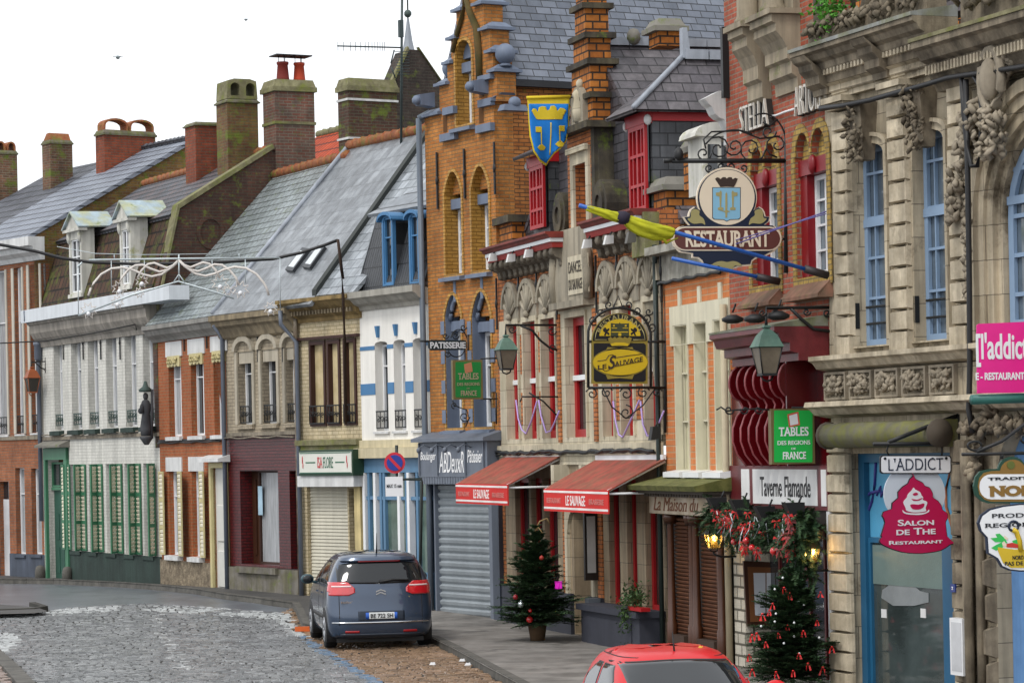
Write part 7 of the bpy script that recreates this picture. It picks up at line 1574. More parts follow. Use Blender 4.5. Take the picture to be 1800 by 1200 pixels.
GOLD=mat('sign_gold_green',(.34,.30,.13),rough=.45,var=.15,bump=0);SKYB=mat('sign_sky_blue',(.22,.45,.62),rough=.4,var=.08,bump=0);DKG=mat('sign_dark_brown',(.04,.025,.02),rough=.5,var=0,bump=0)
YEL=mat('sign_yellow',(.60,.42,.02),rough=.35,var=.12,bump=0);BLK=mat('sign_black',(.012,.013,.018),rough=.35,var=0,bump=0);OLDG=mat('sign_old_gold',(.26,.20,.035),rough=.5,var=.15,bump=0)
WHT=mat('sign_white',(.74,.75,.77),rough=.35,var=.05,bump=0);RAS=mat('sign_raspberry',(.46,.008,.07),rough=.3,var=.05,bump=0);GRN=mat('sign_bright_green',(.02,.42,.07),rough=.25,var=.05,bump=0)
# --- RESTAURANT shield sign
S=Sign(FJ,FJ.uz(1380,300)[0],'hanging_sign','large shield-shaped restaurant sign with a crowned blue coat of arms on a cream disc','sign',zb=6)
def Z6(pts):return ztr(pts,1160,240,4.615)
out=Z6([(150,735),(180,726),(228,722),(200,690),(178,655),(222,650),(226,622),(240,592),(270,573)])+arcp(1276,347.5,53,205,-25,30)+Z6([(800,572),(828,590),(842,615),(850,650),(892,652),(880,690),(845,718),(920,725),(965,770),(985,830),(965,890),(920,935),(825,985),(780,985),(740,1015),(732,1048),(640,1055),(580,1080),(535,1092),(490,1080),(430,1052),(345,1050),(330,1015),(300,990),(252,985),(252,955),(150,940),(105,890),(86,830),(105,770)])
b0=S.plate('board',CRM,[out],0,.04)
cx=sum(p[0] for p in out)/len(out);cy=sum(p[1] for p in out)/len(out)
S.plate('navy_field',NAVY,[[(1276+(x-1276)*.965,392+(y-392)*.965) for x,y in out]],.041,.046,b0)
S.plate('cream_disc',CRM,[arcp(1276,347.5,48.5,0,359,40)],.047,.051,b0)
pill=lambda k:arcp(1350,420,20*k,90,-90,10)+arcp(1202,420,20*k,270,90,10)
S.plate('pill_border',CRM,[pill(1.06)],.052,.054,b0);S.plate('brown_pill',BRN,[pill(.94)],.055,.058,b0)
S.text('lettering',CRM,[('RESTAURANT',1202,1350,406,435,dict(serif=.05,bold=.028))],.0585,b0)
for mx_ in(1,-1):S.plate('leaf_scroll',GOLD,[smooth_loop([(1276+mx_*(1276-x),y) for x,y in Z6([(215,668),(240,660),(245,610),(275,590),(312,608),(310,640),(345,670),(358,718),(330,705),(270,710),(235,695)])],3)],.0475,.052,b0)
S.plate('foliage',GOLD,[smooth_loop(Z6([(405,1052),(440,1022),(490,1012),(535,1020),(580,1012),(625,1022),(655,1050),(600,1048),(575,1080),(535,1092),(495,1078),(470,1050)]),3)],.0475,.053,b0)
sh=Z6([(420,420),(640,420),(640,660),(625,672),(560,674),(532,688),(505,674),(435,672),(420,660)]);S.plate('shield_edge',DKG,[[(1275+(x-1275)*1.05,359+(y-359)*1.04) for x,y in sh]],.052,.053,b0);S.plate('shield',SKYB,[sh],.0535,.056,b0)
S.plate('mural_crown',DKG,[Z6([(438,348),(452,335),(470,338),(480,350),(500,333),(522,333),(530,345),(548,333),(572,334),(580,350),(600,338),(622,346),(605,385),(590,412),(535,408),(480,412),(462,385)])],.052,.056,b0)
S.plate('sword',GOLD,[Z6([(520,470),(527,452),(536,470),(536,600),(560,612),(536,618),(534,660),(520,660),(518,618),(470,600),(518,606)])],.0565,.06,b0)
for mx_ in(1,-1):
 k=lambda pts:[(1275+mx_*(x-1275),y) for x,y in Z6(pts)];S.plate('key',GOLD,[k([(570,455),(580,440),(590,455),(618,458),(618,482),(590,490),(586,575),(604,582),(600,600),(560,600),(556,582),(576,574)])],.0565,.06,b0)
S.tubes('bracket',IRON,[[(1382,192),(1381,480)],[(1380,283),(1180,283)],[(1166,283),(1185,282)]],.035,.02)
S.tubes('scrollwork',IRON,[curl(1365,255,22,90,1.4),curl(1320,262,26,0,1.5),curl(1290,258,18,180,-1.4),curl(1262,262,24,200,1.4),curl(1236,270,14,0,1.3),arcp(1290,285,62,60,130,12,56),arcp(1340,260,42,0,110,12,60),curl(1350,232,14,0,1.2),[(1240,262),(1236,245),(1250,232),(1300,230),(1335,244),(1370,240)],curl(1246,296,9,0,1.3),curl(1306,296,9,180,-1.3),curl(1268,293,7,90,1.2),curl(1284,293,7,90,-1.2),[(1246,304),(1260,298),(1276,292),(1292,298),(1306,304)],[(1366,210),(1352,222),(1340,215)]],.013,.02)
S.tubes('mount_stub',IRON,[[(1364,420),(1382,420)]],.02,.02)
mb=MB();w_,z_=S.p(1192,272);mb.blob((S.U+.02,w_,z_),(.09,.07,.1));mb.tube([(S.U+.02,w_,z_),(S.U+.02,*S.p(1196,283))],.02,5);mb.build('sign_spotlight',mBlk,S.root,S.o)
# --- yellow oval inn sign
S=Sign(FH,FH.uz(1170,600)[0],'hanging_sign','black and gold arched inn sign with castle, crown and yellow oval','sign',zb=5)
def Z3(pts):return ztr(pts,1020,520,6.667)
bd=Z3([(125,1030),(125,530)])+arcp(1088.2,599.5,49.2,180,0,24)+Z3([(782,530),(782,1030)])
b0=S.plate('board',OLDG,[bd],0,.035)
S.plate('black_arch',BLK,[arcp(1088.2,599,47.5,180,0,24)],.036,.041,b0);S.plate('black_panel',BLK,[Z3([(150,560),(170,555),(735,555),(758,575),(758,985),(735,1005),(170,1005),(150,985)])],.036,.041,b0)
S.tubes('arch_line',GOLD,[Z3([(300,515),(160,515),(175,440),(195,395)]),Z3([(610,515),(750,515),(735,440),(715,395)])],.008,.043,b0)
S.plate('yellow_lunette',YEL,[arcp(1088.2,590.5,36,180,0,20,30)],.042,.046,b0)
cs_=mat('castle_dark_green',(.045,.055,.03),rough=.5,var=.2,bump=0)
S.plate('castle',cs_,[Z3([(346,472),(346,325),(362,318),(378,325),(440,325),(450,312),(462,325),(540,325),(558,320),(560,472),(470,472),(470,440),(450,425),(432,440),(432,472)])],.0465,.05,b0)
S.plate('castle_opening',YEL,[Z3([(372,345),(388,338),(395,360),(372,362)]),Z3([(510,345),(528,338),(532,360),(510,362)]),Z3([(355,420),(550,420),(550,430),(355,430)]),Z3([(355,375),(420,375),(420,382),(355,382)]),Z3([(485,375),(550,375),(550,382),(485,382)])],.0505,.053,b0)
for mx_ in(1,-1):S.plate('heraldic_beast',BLK,[[(1088.2+mx_*(x-1088.2)*1.0,y) for x,y in smooth_loop(Z3([(255,395),(275,372),(290,375),(300,392),(330,380),(322,410),(305,420),(332,440),(318,462),(298,440),(285,465),(268,462),(280,430),(262,420)]),2)]],.0465,.05,b0)
S.plate('crown',OLDG,[Z3([(318,520),(312,500),(345,480),(360,500),(395,480),(410,498),(450,478),(490,498),(505,480),(545,498),(560,480),(592,498),(585,520),(565,570),(540,590),(360,590),(340,570)])],.0505,.056,b0)
S.plate('crown_band',YEL,[Z3([(345,562),(400,548),(500,548),(555,562),(545,588),(450,578),(355,588)])],.0565,.06,b0)
ex,ey=Z3([(458,778)])[0];S.plate('oval_edge',OLDG,[arcp(ex,ey,49.5,0,355,40,25),Z3([(290,640),(310,600),(440,612),(600,600),(618,640)])[::-1],Z3([(290,925),(310,975),(450,962),(600,975),(618,925)])],.042,.046,b0);S.plate('yellow_oval',YEL,[arcp(ex,ey,48,0,355,40,22.5)],.047,.051,b0)
def slant(cx_,k):
 return lambda a,b:(a,b+(a-cx_)*k)
wx=S.p(ex,ey)[0]
S.text('lettering',DKG,[('LE',1048.5,1064,635,643,dict(serif=.04,bold=.01,warp=slant(wx,.17))),('S',1067,1081,622.5,646,dict(shear=.25,bold=.02,warp=slant(wx,.17))),('AUVAGE',1078,1128,633.5,643,dict(serif=.04,bold=.012,warp=slant(wx,.17)))],.0515,b0)
S.tubes('flourish',DKG,[Z3([(190,765),(290,750),(320,700),(360,688),(400,705)]),Z3([(400,725),(560,700),(710,680)]),Z3([(190,850),(240,855),(280,882),(320,870),(350,835),(480,810),(710,765)])],.006,.052,b0)
wc,zc_=S.p(1088.2,598.5);s_=(S.p(1138,598.5)[0]-wc)/49.8
def arct(t0,t1):
 def f(a,b):
  q=(a-wc)/(s_*46);ang=R(90)-q*1.5;r=s_*36+(b-zc_)
  return wc+r*math.cos(ang),zc_+r*math.sin(ang)*.97
 return f
S.text('arch_lettering',GOLD,[('RESTAURANT',1088.2-37,1088.2+37,598.5-9,598.5,dict(serif=.04,bold=.012,space=1.1,warp=arct(0,1)))],.0415,b0)
S.tubes('frame',IRON,[Z3([(92,1075),(90,540),(92,430)])+arcp(1088,590,55,170,10,20,49)+Z3([(822,430),(825,1070)]),[(1034,681),(1170,681)],[(1034,600),(1040,600)],[(1137,600),(1170,600)],[(1170,500),(1169,760)]],.024,.015)
S.tubes('scrollwork',IRON,[curl(1043,563,9,60,1.3),curl(1056,549,8,30,1.3),curl(1070,536,9,0,1.3),curl(1104,536,9,180,-1.3),curl(1119,546,8,150,-1.3),curl(1136,560,9,120,-1.3),curl(1145,575,8,100,-1.2),curl(1140,548,7,0,1.2),[(1078,540),(1086,520),(1094,540)],curl(1040,692,11,200,1.4),curl(1066,690,11,340,-1.4),curl(1100,692,12,200,1.4),curl(1130,690,12,340,-1.4),curl(1155,690,9,340,-1.4),[(1060,684),(1075,715),(1100,735),(1130,712),(1150,684)],curl(1100,725,14,270,1.4)],.012,.015)
# --- L'ADDICT cupcake sign
S=Sign(FK,FK.uz(1686,860)[0],'hanging_sign','raspberry cupcake-shaped tea room sign below a white name plate','sign',zb=2.4)
def Z4(pts):return ztr(pts,1500,780,5)
def rrect(x0,x1,y0,y1,r):return arcp(x1-r,y0+r,r,90,0,5)+arcp(x1-r,y1-r,r,0,-90,5)+arcp(x0+r,y1-r,r,270,180,5)+arcp(x0+r,y0+r,r,180,90,5)
b1=S.plate('name_plate',BLK,[rrect(1545.5,1671,799.5,832.5,6)],0,.02);S.plate('plate_face',WHT,[rrect(1547.5,1669,801.5,830.5,5)],.021,.024,b1)
S.text('lettering',NAVY,[("L'ADDICT",1560,1656,803.5,827,dict(serif=.05,bold=-.008))],.0245,b1);S.plate('bolt',BLK,[arcp(1554,805.5,2.4,0,330,11),arcp(1661.5,805,2.4,0,330,11)],.0245,.03,b1)
S.plate('white_disc',mat('sign_pale_disc',(.55,.60,.66),rough=.35,var=.05,bump=0),[arcp(1608,868,54,0,355,40)],-.02,-.005)
cup=smooth_loop(Z4([(525,282),(538,310),(600,342),(622,372),(662,388),(690,440),(690,470),(735,502),(765,545),(775,580),(812,605),(820,645),(800,690),(792,798)]),3)[:-3]+smooth_loop(Z4([(855,850),(835,882),(760,930),(640,952),(540,957),(420,945),(300,905),(235,868),(230,840),(250,815),(298,802)]),2)[:-2]+Z4([(275,690),(265,655),(250,630),(262,595),(335,570),(338,520),(390,475),(388,425),(430,378),(475,350),(490,312)])
b2=S.plate('cupcake_board',BLK,[[(1608+(x-1608)*1.025,908+(y-908)*1.022) for x,y in cup]],0,.02);S.plate('raspberry_face',RAS,[cup],.021,.026,b2)
S.text('lettering',WHT,[('Salon',1576.5,1639.5,911,924,dict(smallcaps=True,bold=.018)),('de The',1574,1642.5,926,940,dict(smallcaps=True,bold=.018)),('Restaurant',1561,1655,947,957,dict(smallcaps=True,bold=.018))],.0265,b2)
S.plate('cupcake_emblem',WHT,[smooth_loop(Z4([(520,382),(535,400),(575,420),(590,450),(605,470),(600,490),(640,510),(625,560),(625,590),(530,600),(460,585),(450,560),(430,510),(460,470),(470,440),(500,410)]),3),smooth_loop(Z4([(425,578),(450,600),(540,608),(630,598),(653,575),(655,595),(600,618),(540,622),(460,615),(428,600)]),2)],.0265,.03,b2)
S.plate('emblem_detail',RAS,[smooth_loop(Z4([(488,535),(520,528),(560,532),(600,520),(615,528),(600,560),(560,575),(510,570)]),2),smooth_loop(Z4([(510,440),(540,425),(560,440),(530,455)]),2),smooth_loop(Z4([(500,480),(550,488),(600,470),(570,495),(520,498)]),2)],.0305,.033,b2)
S.tubes('bracket',IRON,[[(1686,728),(1684,996)],[(1534,780),(1686,779)],[(1560,777),(1590,765),(1640,745),(1682,730)]],.028,.02);S.tubes('hook',IRON,[[(1562,780),(1558,792),(1562,800)],[(1655,780),(1655,800)]],.012,.01)
mb=MB();a=S.p(1680,728);c=S.p(1689,996);mb.box(S.U-.02,S.U+.05,a[0],a[0]+.07,c[1],a[1]);mb.build('wall_plate',IRON,S.root,S.o)
# --- regional produce sign cut by the right edge
S=Sign(FK,uP+3.2,'hanging_sign','green and white regional produce sign with a basket of vegetables, cut by the right edge','sign',zb=2.2)
DGN=mat('sign_deep_green',(.008,.05,.03),rough=.35,var=.05,bump=0);OCH=mat('sign_ochre',(.22,.12,.02),rough=.4,var=.1,bump=0)
def R4(x0,x1,pts):return Z4(pts)
top_=arcp(1762,865,50,270,90,16,40)[0:0]+Z4([(1500-120,520),(1180,520),(1120,500),(1070,450),(1055,370),(1070,290),(1110,240),(1180,222),(1265,218)])+arcp(1777,826,24,165,15,14,24)+[(1806,824),(1848,826),(1866,838),(1875,855),(1872,872),(1862,884),(1840,884)]
b1=S.plate('upper_board',DGN,[[(1795+(x-1795)*1.02,y) for x,y in top_]],0,.03)
S.plate('ochre_band',OCH,[[(1795+(x-1795)*.94,855+(y-855)*.9) for x,y in top_]],.031,.034,b1)
S.plate('white_field',WHT,[rrect(1719,1868,833,877,20)],.035,.039,b1)
S.text('lettering',BLK,[('TRADITION',1733,1841,836,844,dict(serif=.05,bold=.03))],.0395,b1);S.text('nord_lettering',OCH,[('NORD',1735,1838,851,873,dict(serif=.06,bold=.06))],.0395,b1);S.plate('medallion',mat('sign_olive',(.10,.12,.02),rough=.4),[arcp(1774,817,7,0,350,14)],.035,.04,b1)
low=Z4([(1580,522),(1450,522),(1300,540),(1180,570),(1105,625),(1080,690),(1100,760),(1155,820),(1165,960),(1210,985),(1250,1010),(1290,1080),(1360,1110),(1450,1120)])+[(1850,1004),(1870,985),(1880,950),(1880,915),(1866,896),(1840,886)]
b2=S.plate('lower_board',NAVY,[low],0,.03);S.plate('white_field',WHT,[[(1797+(x-1797)*.955,944+(y-944)*.955) for x,y in low]],.031,.035,b2)
S.text('lettering',BLK,[('PRODUITS',1741,1840,899.5,910,dict(bold=.012)),('REGIONAUX',1728.5,1858,915.5,927,dict(bold=.012,serif=.04))],.0355,b2)
S.plate('basket',YEL,[Z4([(1255,935),(1255,905),(1400,925),(1590,925),(1700,905),(1705,1010),(1660,1075),(1560,1085),(1370,1085),(1300,1040)])],.0355,.041,b2);S.tubes('basket_handle',YEL,[Z4([(1455,940),(1445,850),(1415,770),(1385,750)])],.03,.04,b2)
S.tubes('hanging_ring',NAVY,[arcp(1778.5,924,8.5,0,360,16)],.016,.038,b2)
mb=MB();rnd=random.Random(9)
S.plate('leek',mat('sign_leaf_green',(.03,.45,.08),rough=.4,var=.1,bump=0),[Z4([(1192,825),(1250,820),(1235,790),(1270,785),(1320,830),(1340,870),(1300,860),(1230,860)]),Z4([(1198,910),(1250,880),(1290,860),(1300,905),(1240,935)]),Z4([(1380,850),(1440,830),(1450,905),(1400,880)])],.0355,.039,b2)
S.plate('tomato',mat('sign_tomato',(.5,.03,.02),rough=.3,var=0,bump=0),[Z4([(1330,905),(1330,875),(1380,865),(1435,880),(1435,912)])],.0393,.0405,b2);S.plate('pale_vegetable',CRM,[Z4([(1290,870),(1310,850),(1338,895),(1300,900)]),Z4([(1310,800),(1345,825),(1340,842),(1312,830)])],.0393,.0402,b2)
S.text('basket_lettering',BLK,[('NORD',1776.5,1795.5,975,983,dict(bold=.01)),('PAS DE CALAIS',1763,1831,984,993.5,dict(bold=.01))],.0415,b2)
S.tubes('bracket',IRON,[[(1690,798),(1890,794)],[(1715,794),(1760,775),(1800,745),(1880,690)],[(1760,796),(1760,806)]],.02,.015);S.tubes('scrollwork',IRON,[arcp(1712,783,12,0,350,16,8),curl(1800,770,10,0,1.2)],.014,.015)
# --- two green table signs
def green_sign(F,U,x0,x1,y0,y1,label,faded):
 S=Sign(F,U,'hanging_sign',label,'sign',zb=2.4,group='green table signs');g=mat('sign_dull_green',(.012,.19,.04),rough=.35,var=.12,bump=0) if faded else GRN;tx=mat('sign_faded_text',(.30,.25,.16),rough=.5,var=0,bump=0) if faded else WHT
 mb=MB();a=S.p(x0,y1);c=S.p(x1,y0);mb.box(U-.12,U,a[0],c[0],a[1],c[1]);b=mb.build('light_box',mat('grey_box_edge','8a8c84' if not faded else '6b5f3a',rough=.5),S.root,S.o)
 S.plate('green_face',g,[rrect(x0+3.5,x1-3,y0+4,y1-4,2)],.001,.006,b);W_,H_=x1-x0,y1-y0;X=lambda q:x0+W_*q;Y=lambda q:y0+H_*q
 S.text('lettering',tx,[('TABLES',X(.16),X(.86),Y(.33),Y(.50),dict(serif=.05,bold=.02)),('DES REGIONS',X(.13),X(.90),Y(.57),Y(.655),dict(serif=.04,bold=.01)),('DE',X(.46),X(.56),Y(.70),Y(.735),dict()),('FRANCE',X(.25),X(.80),Y(.77),Y(.91),dict(serif=.05,bold=.02))],.0065,b)
 S.plate('tilted_card',mat('sign_orange_card' if not faded else 'sign_pink_card',(.55,.10,.06) if not faded else(.42,.17,.09),rough=.4,var=0,bump=0),[[(X(.36),Y(.11)),(X(.62),Y(.06)),(X(.66),Y(.30)),(X(.40),Y(.34))]],.0065,.009,b);S.plate('card_face',WHT if not faded else MATS['sign_pink_card'],[[(X(.40),Y(.135)),(X(.59),Y(.095)),(X(.62),Y(.28)),(X(.43),Y(.31))]],.0095,.011,b);return S
S=green_sign(FH,.06,797,848,632,702,'faded green table sign below the patisserie name board',True)
S.tubes('bracket',IRON,[[(846,630),(878,629)],[(846,701),(876,700)],[(874,690),(874,745)]],.016,-.06);S.tubes('scrollwork',IRON,[curl(818,732,10,0,1.4),[(797,704),(800,712),(810,716),(822,720),(826,735),(820,750)],curl(800,712,6,90,1.2)],.012,-.06)
S=green_sign(FJ,LJ-.25,1357,1431,717,816,'bright clean green table sign in front of the oxblood curved fins',False)
S.tubes('bracket',IRON,[[(1395,716),(1462,716)]],.018,-.06);S.tubes('scrollwork',IRON,[curl(1284,720,9,0,1.2),[(1262,720),(1270,715),(1280,722),(1295,720),(1330,718),(1360,720)],curl(1312,720,8,180,-1.2),curl(1336,720,8,0,1.2)],.012,-.06)
# --- pastry shop name board
S=Sign(FG,FG.uz(823,600)[0],'hanging_sign','narrow black board reading patisserie in white capitals on a curly iron bracket','sign',zb=4.5)
b=S.plate('board',mat('sign_slate_black',(.02,.03,.035),rough=.4,var=.1),[[(757,597),(817,598),(819,603),(819,611),(816,615),(757,616),(752,611),(752,602)]],0,.03)
S.text('lettering',WHT,[('PATISSERIE',755,817,601,612.5,dict(bold=.03))],.031,b);S.tubes('bracket',IRON,[[(823,576),(823,632)],[(738,599),(757,600)]],.022,.01);S.tubes('scrollwork',IRON,[curl(814,575,6,0,1.2),arcp(806,597,14,10,170,12,18),curl(800,590,7,0,1.2),curl(783,590,6,0,1.2),arcp(802,614,14,190,350,10,13),curl(786,622,6,0,1.2)],.012,.01)
# --- pink banner
S=Sign(FK,uP+2.6,'banner','bright pink vinyl banner with white restaurant lettering at the right edge','banner',zb=4)
PNK=mat('pink_vinyl',(.72,.012,.24),rough=.35,var=.12,vs=1.2,bump=.08,bscale=5)
b=S.plate('sheet',PNK,[[(1716,572),(1720,569),(1860,563),(1862,686),(1790,690),(1717,691)]],0,.015)
S.text('lettering',WHT,[("[l'addict]",1715,1812,584,645,dict(bold=.02)),('E - RESTAURANT',1714,1799,654,668,dict(bold=.03))],.0155,b);S.tubes('support_bar',mat('green_rail',(.03,.14,.12),rough=.4),[[(1712,702),(1870,697)]],.06,-.05,n=8)

# ================================================================== blue town banner, flags
S=Sign(FH,FH.uz(1016,178)[0],'banner','swallow-shaped blue banner with yellow edge, mural crown and three golden keys','banner',zb=8)
mBf=mat('blue_banner_cloth',(.005,.17,.55),rough=.8,var=.2,vs=3,bump=.2,bscale=8);mYf=mat('yellow_banner_cloth',(.62,.46,.02),rough=.8,var=.15,bump=0)
def cloth(name,m,pts,d0,parent=None,amp=.05,t=.006):
 o=S.poly(pts);vs,fs=fill2d([o]);bm=bmesh.new();V=[bm.verts.new((0,x,y)) for x,y,tt in vs if tt>0];idx={};k=0
 for i,v in enumerate(vs):
  if v[2]>0:idx[i]=k;k+=1
 bm.verts.ensure_lookup_table()
 for f in fs:
  if all(i in idx for i in f):
   try:bm.faces.new([bm.verts[idx[i]] for i in f])
   except ValueError:pass
 ys=[p[0] for p in o];zs_=[p[1] for p in o]
 for i in range(1,16):
  y=min(ys)+(max(ys)-min(ys))*i/16;bmesh.ops.bisect_plane(bm,geom=bm.verts[:]+bm.edges[:]+bm.faces[:],plane_co=(0,y,0),plane_no=(0,1,0))
 for i in range(1,10):
  z=min(zs_)+(max(zs_)-min(zs_))*i/10;bmesh.ops.bisect_plane(bm,geom=bm.verts[:]+bm.edges[:]+bm.faces[:],plane_co=(0,0,z),plane_no=(0,0,1))
 zt_=S.p(960,178)[1]
 for v in bm.verts:q=min(1,max(0,(zt_-v.co.z)/1.0));v.co.x=S.U+d0+amp*q*math.sin(v.co.y*14+v.co.z*3)+amp*.6*q*math.sin(v.co.y*7-v.co.z*5)
 me=bpy.data.meshes.new(name);bm.to_mesh(me);bm.free()
 for p in me.polygons:p.use_smooth=True
 for v in me.vertices:v.co=(v.co.x-S.o[0],v.co.y-S.o[1],v.co.z-S.o[2])
 me.materials.append(m);ob=bpy.data.objects.new(name,me);COL.objects.link(ob);ob.parent=parent or S.root;md=ob.modifiers.new('solid','SOLIDIFY');md.thickness=t;return ob
edge=[(927,173),(1001,171),(1001,225),(997,248),(985,262),(975,270),(962,291),(948,284),(936,268),(930,240)]
c0=cloth('cloth',mYf,edge,0);inn=[(964+(x-964)*.94,228+(y-228)*.93) for x,y in edge];inn=[(x,max(y,183)) for x,y in inn]
c1=cloth('blue_field',mBf,inn,.012,c0)
cloth('mural_crown',mYf,[(934,195),(937,191),(942,192),(945,197),(947,189),(953,187),(959,188),(961,195),(965,193),(967,187),(973,186),(977,189),(979,196),(984,190),(991,191),(995,195),(991,202),(988,210),(962,211),(943,210),(938,202)],.022,c1)
for x,y0,y1 in((951,224,256),(967,216,272),(983,222,250)):
 cloth('golden_key',mYf,[(x-.9,y0),(x+.9,y0),(x+1.6,y1),(x-.2,y1)],.022,c1)
 if x!=967:cloth('key_bit',mYf,[(x-10 if x<967 else x,y0-1),(x if x<967 else x+10,y0-1),(x if x<967 else x+10,y0+9),(x-10 if x<967 else x,y0+9)],.022,c1);cloth('key_bow',mYf,[(x-8,y1+4),(x-3,y1-1),(x+3,y1-2),(x+9,y1+3),(x+6,y1+8),(x-2,y1+9)],.022,c1)
S.tubes('banner_pole',mYf,[[(926,172),(1002,170)]],.03,0,n=8);S.tubes('arm',IRON,[[(1000,171),(1022,171)]],.018,0)
def flagpole(label,x0,y0,x1,y1,uF,w1,flag):
 u0,z0=FJ.uz(x1,y1,-.3);F=FJ;a=Vector((u0,-.3,z0));w_,z_=F.wz(x0,y0,u0);c=Vector((u0,w_,z_));r=thing('flagpole',label,'flag',FJ,tuple(a),'blue flagpoles over the tavern sills');mb=MB();mb.tube([a,c],.028,8);mb.build('pole',mat('blue_pole_paint',(.02,.10,.40),rough=.35,var=.1),r,tuple(a));mb=MB();d=(c-a).normalized();mb.tube([a-d*.12,a+d*.22],.055,8);mb.build('socket',mat('dark_socket','2c2426',rough=.5),r,tuple(a));return r,a,c
r,a,c=flagpole('long blue flagpole with a yellow flag wrapped and tied round its outer end',1018,361,1441,480,0,0,1)
mb=MB();d=(a-c).normalized();nn=Vector((1,0,0));up=nn.cross(d).normalized();up=up if up.z>0 else-up
def folds(t0,t1,r0,r1,sag,nf,n=26):
 """cloth gathered round the pole: a fluted, tapering sleeve hanging a little below it"""
 m_=40;vs=[]
 for i in range(n+1):
  t=i/n;r=r0+(r1-r0)*t if sag==0 else r0+(r1-r0)*math.sin(t*math.pi)**.7;p=c.lerp(a,t0+(t1-t0)*t)-up*sag*math.sin(t*math.pi)
  for j in range(m_):
   q=6.283*j/m_;rr=r*(1+.16*math.sin(nf*q+t*5+.7*math.sin(t*9))+.06*math.sin(2.3*nf*q-t*7));vs.append(p+nn*rr*math.cos(q)*.8+up*rr*math.sin(q)*(1.25 if math.sin(q)<0 else.8))
 fs=[(i*m_+j,i*m_+(j+1)%m_,(i+1)*m_+(j+1)%m_,(i+1)*m_+j) for i in range(n) for j in range(m_)]+[tuple(range(m_)),tuple(range(n*m_,(n+1)*m_))[::-1]];mb.add(vs,fs,True)
folds(.03,.165,.035,.062,0,5);folds(.185,.39,.05,.105,.045,6)
mb.tube([c.lerp(a,.35)-up*.1,c.lerp(a,.37)-up*.17,c.lerp(a,.385)-up*.12,c.lerp(a,.41)-up*.06],[.03,.02,.014,.008],5)
mb.build('wrapped_flag',mat('yellow_green_flag',(.42,.42,.01),rough=.7,var=.25,vs=6,bump=.3,bscale=15),r,tuple(a))
mb=MB();p=c.lerp(a,.155);q=c.lerp(a,.2);mb.tube([p,p.lerp(q,.5),q],[.07,.095,.08],8);mb.build('dark_tie',mat('purple_black_cloth',(.02,.015,.03),rough=.8),r,tuple(a))
flagpole('shorter bare blue flagpole with no flag, under the shield-shaped restaurant sign',1181,454,1356,492,0,0,0)
r0=thing('cord','thin violet cord stretched from the restaurant sign to the tavern window','cord',FJ,(1.5,-.9,6));mb=MB();p0=(2.5,*FJ.wz(1285,432,2.5));p1=(LJ-.2,*FJ.wz(1452,372,LJ-.2));mb.tube([p0,p1],.010,5);mb.tube([(p0[0],p0[1],p0[2]+.06),(p1[0],p1[1],p1[2]-.03)],.008,5);mb.build('strand',mat('violet_cord',(.14,.12,.35),rough=.5),r0,(1.5,-.9,6))

# ================================================================== awnings
mAw=mat('faded_red_awning','9e4a3c',c2='87533f',rough=.85,var=.3,vs=1.6,streak=.25,bump=.15);mVal=mat('red_awning_valance','c4221c',rough=.7,var=.12,bump=.05)
def awning(x0,x1,yt,fx0,fx1,fy0,fy1,label):
 u0,zt=FH.uz(x0,yt,-.05);u1=FH.uz(x1,yt+4,-.05)[0];wf=FH.wz(fx1,(fy0+fy1)/2,u1)[0];z1=FH.wz(fx1,fy0,u1)[1];z0=FH.wz(fx1,fy1,u1)[1];A_=thing('awning',label,'awning',FH,(u0,0,z0),'inn awnings');of=(u0,0,z0)
 mb=MB();mb.quadslab([(u0,-.05,zt),(u1,-.05,zt),(u1,wf,z1),(u0,wf,z1)],.02);mb.build('canopy',mAw,A_,of)
 mb=MB();n=24;pts=[]
 mb.box(u0,u1,wf-.012,wf+.012,z0,z1-.003);v=mb.build('valance',mVal,A_,of)
 L_=u1-u0;hh=z1-z0;mb=MB()
 for q in(.1,.83):mb.box(u0,u1,wf-.0165,wf-.0125,z0+hh*q,z0+hh*q+.035)
 text_on(mb,'LE SAUVAGE',u0+L_*.36,u0+L_*.66,z0+hh*.28,z0+hh*.72,wf-.0125,'w',-1,bold=.008);mb.build('white_lettering',mat('awning_white',(.75,.70,.68),rough=.7,var=.2),v,of)
 mb=MB();text_on(mb,'RESTAURANT',u0+L_*.05,u0+L_*.28,z0+hh*.36,z0+hh*.6,wf-.0125,'w',-1,bold=.02);text_on(mb,'BRASSERIE',u0+L_*.72,u0+L_*.94,z0+hh*.36,z0+hh*.6,wf-.0125,'w',-1,bold=.02);mb.build('faded_lettering',mat('awning_faded',(.52,.16,.14),rough=.7,var=.2),v,of)
 mb=MB()
 for u in(u0+.05,u1-.05):mb.tube([(u,-.03,zt-.05),(u,wf,z1-.02)],.022,6);mb.tube([(u,-.03,z1-.06),(u,wf,z1-.06)],.02,6)
 mb.box(u0,u1,-.09,-.03,zt-.02,zt+.06);mb.build('arm',PVC,A_,of)
awning(890,986,801,803,893,851,888,'weathered red awning on the left half of the inn, farther from the camera')
awning(1050,1169,806,968,1070,861,903,'weathered red awning on the right half of the inn, nearer the camera')

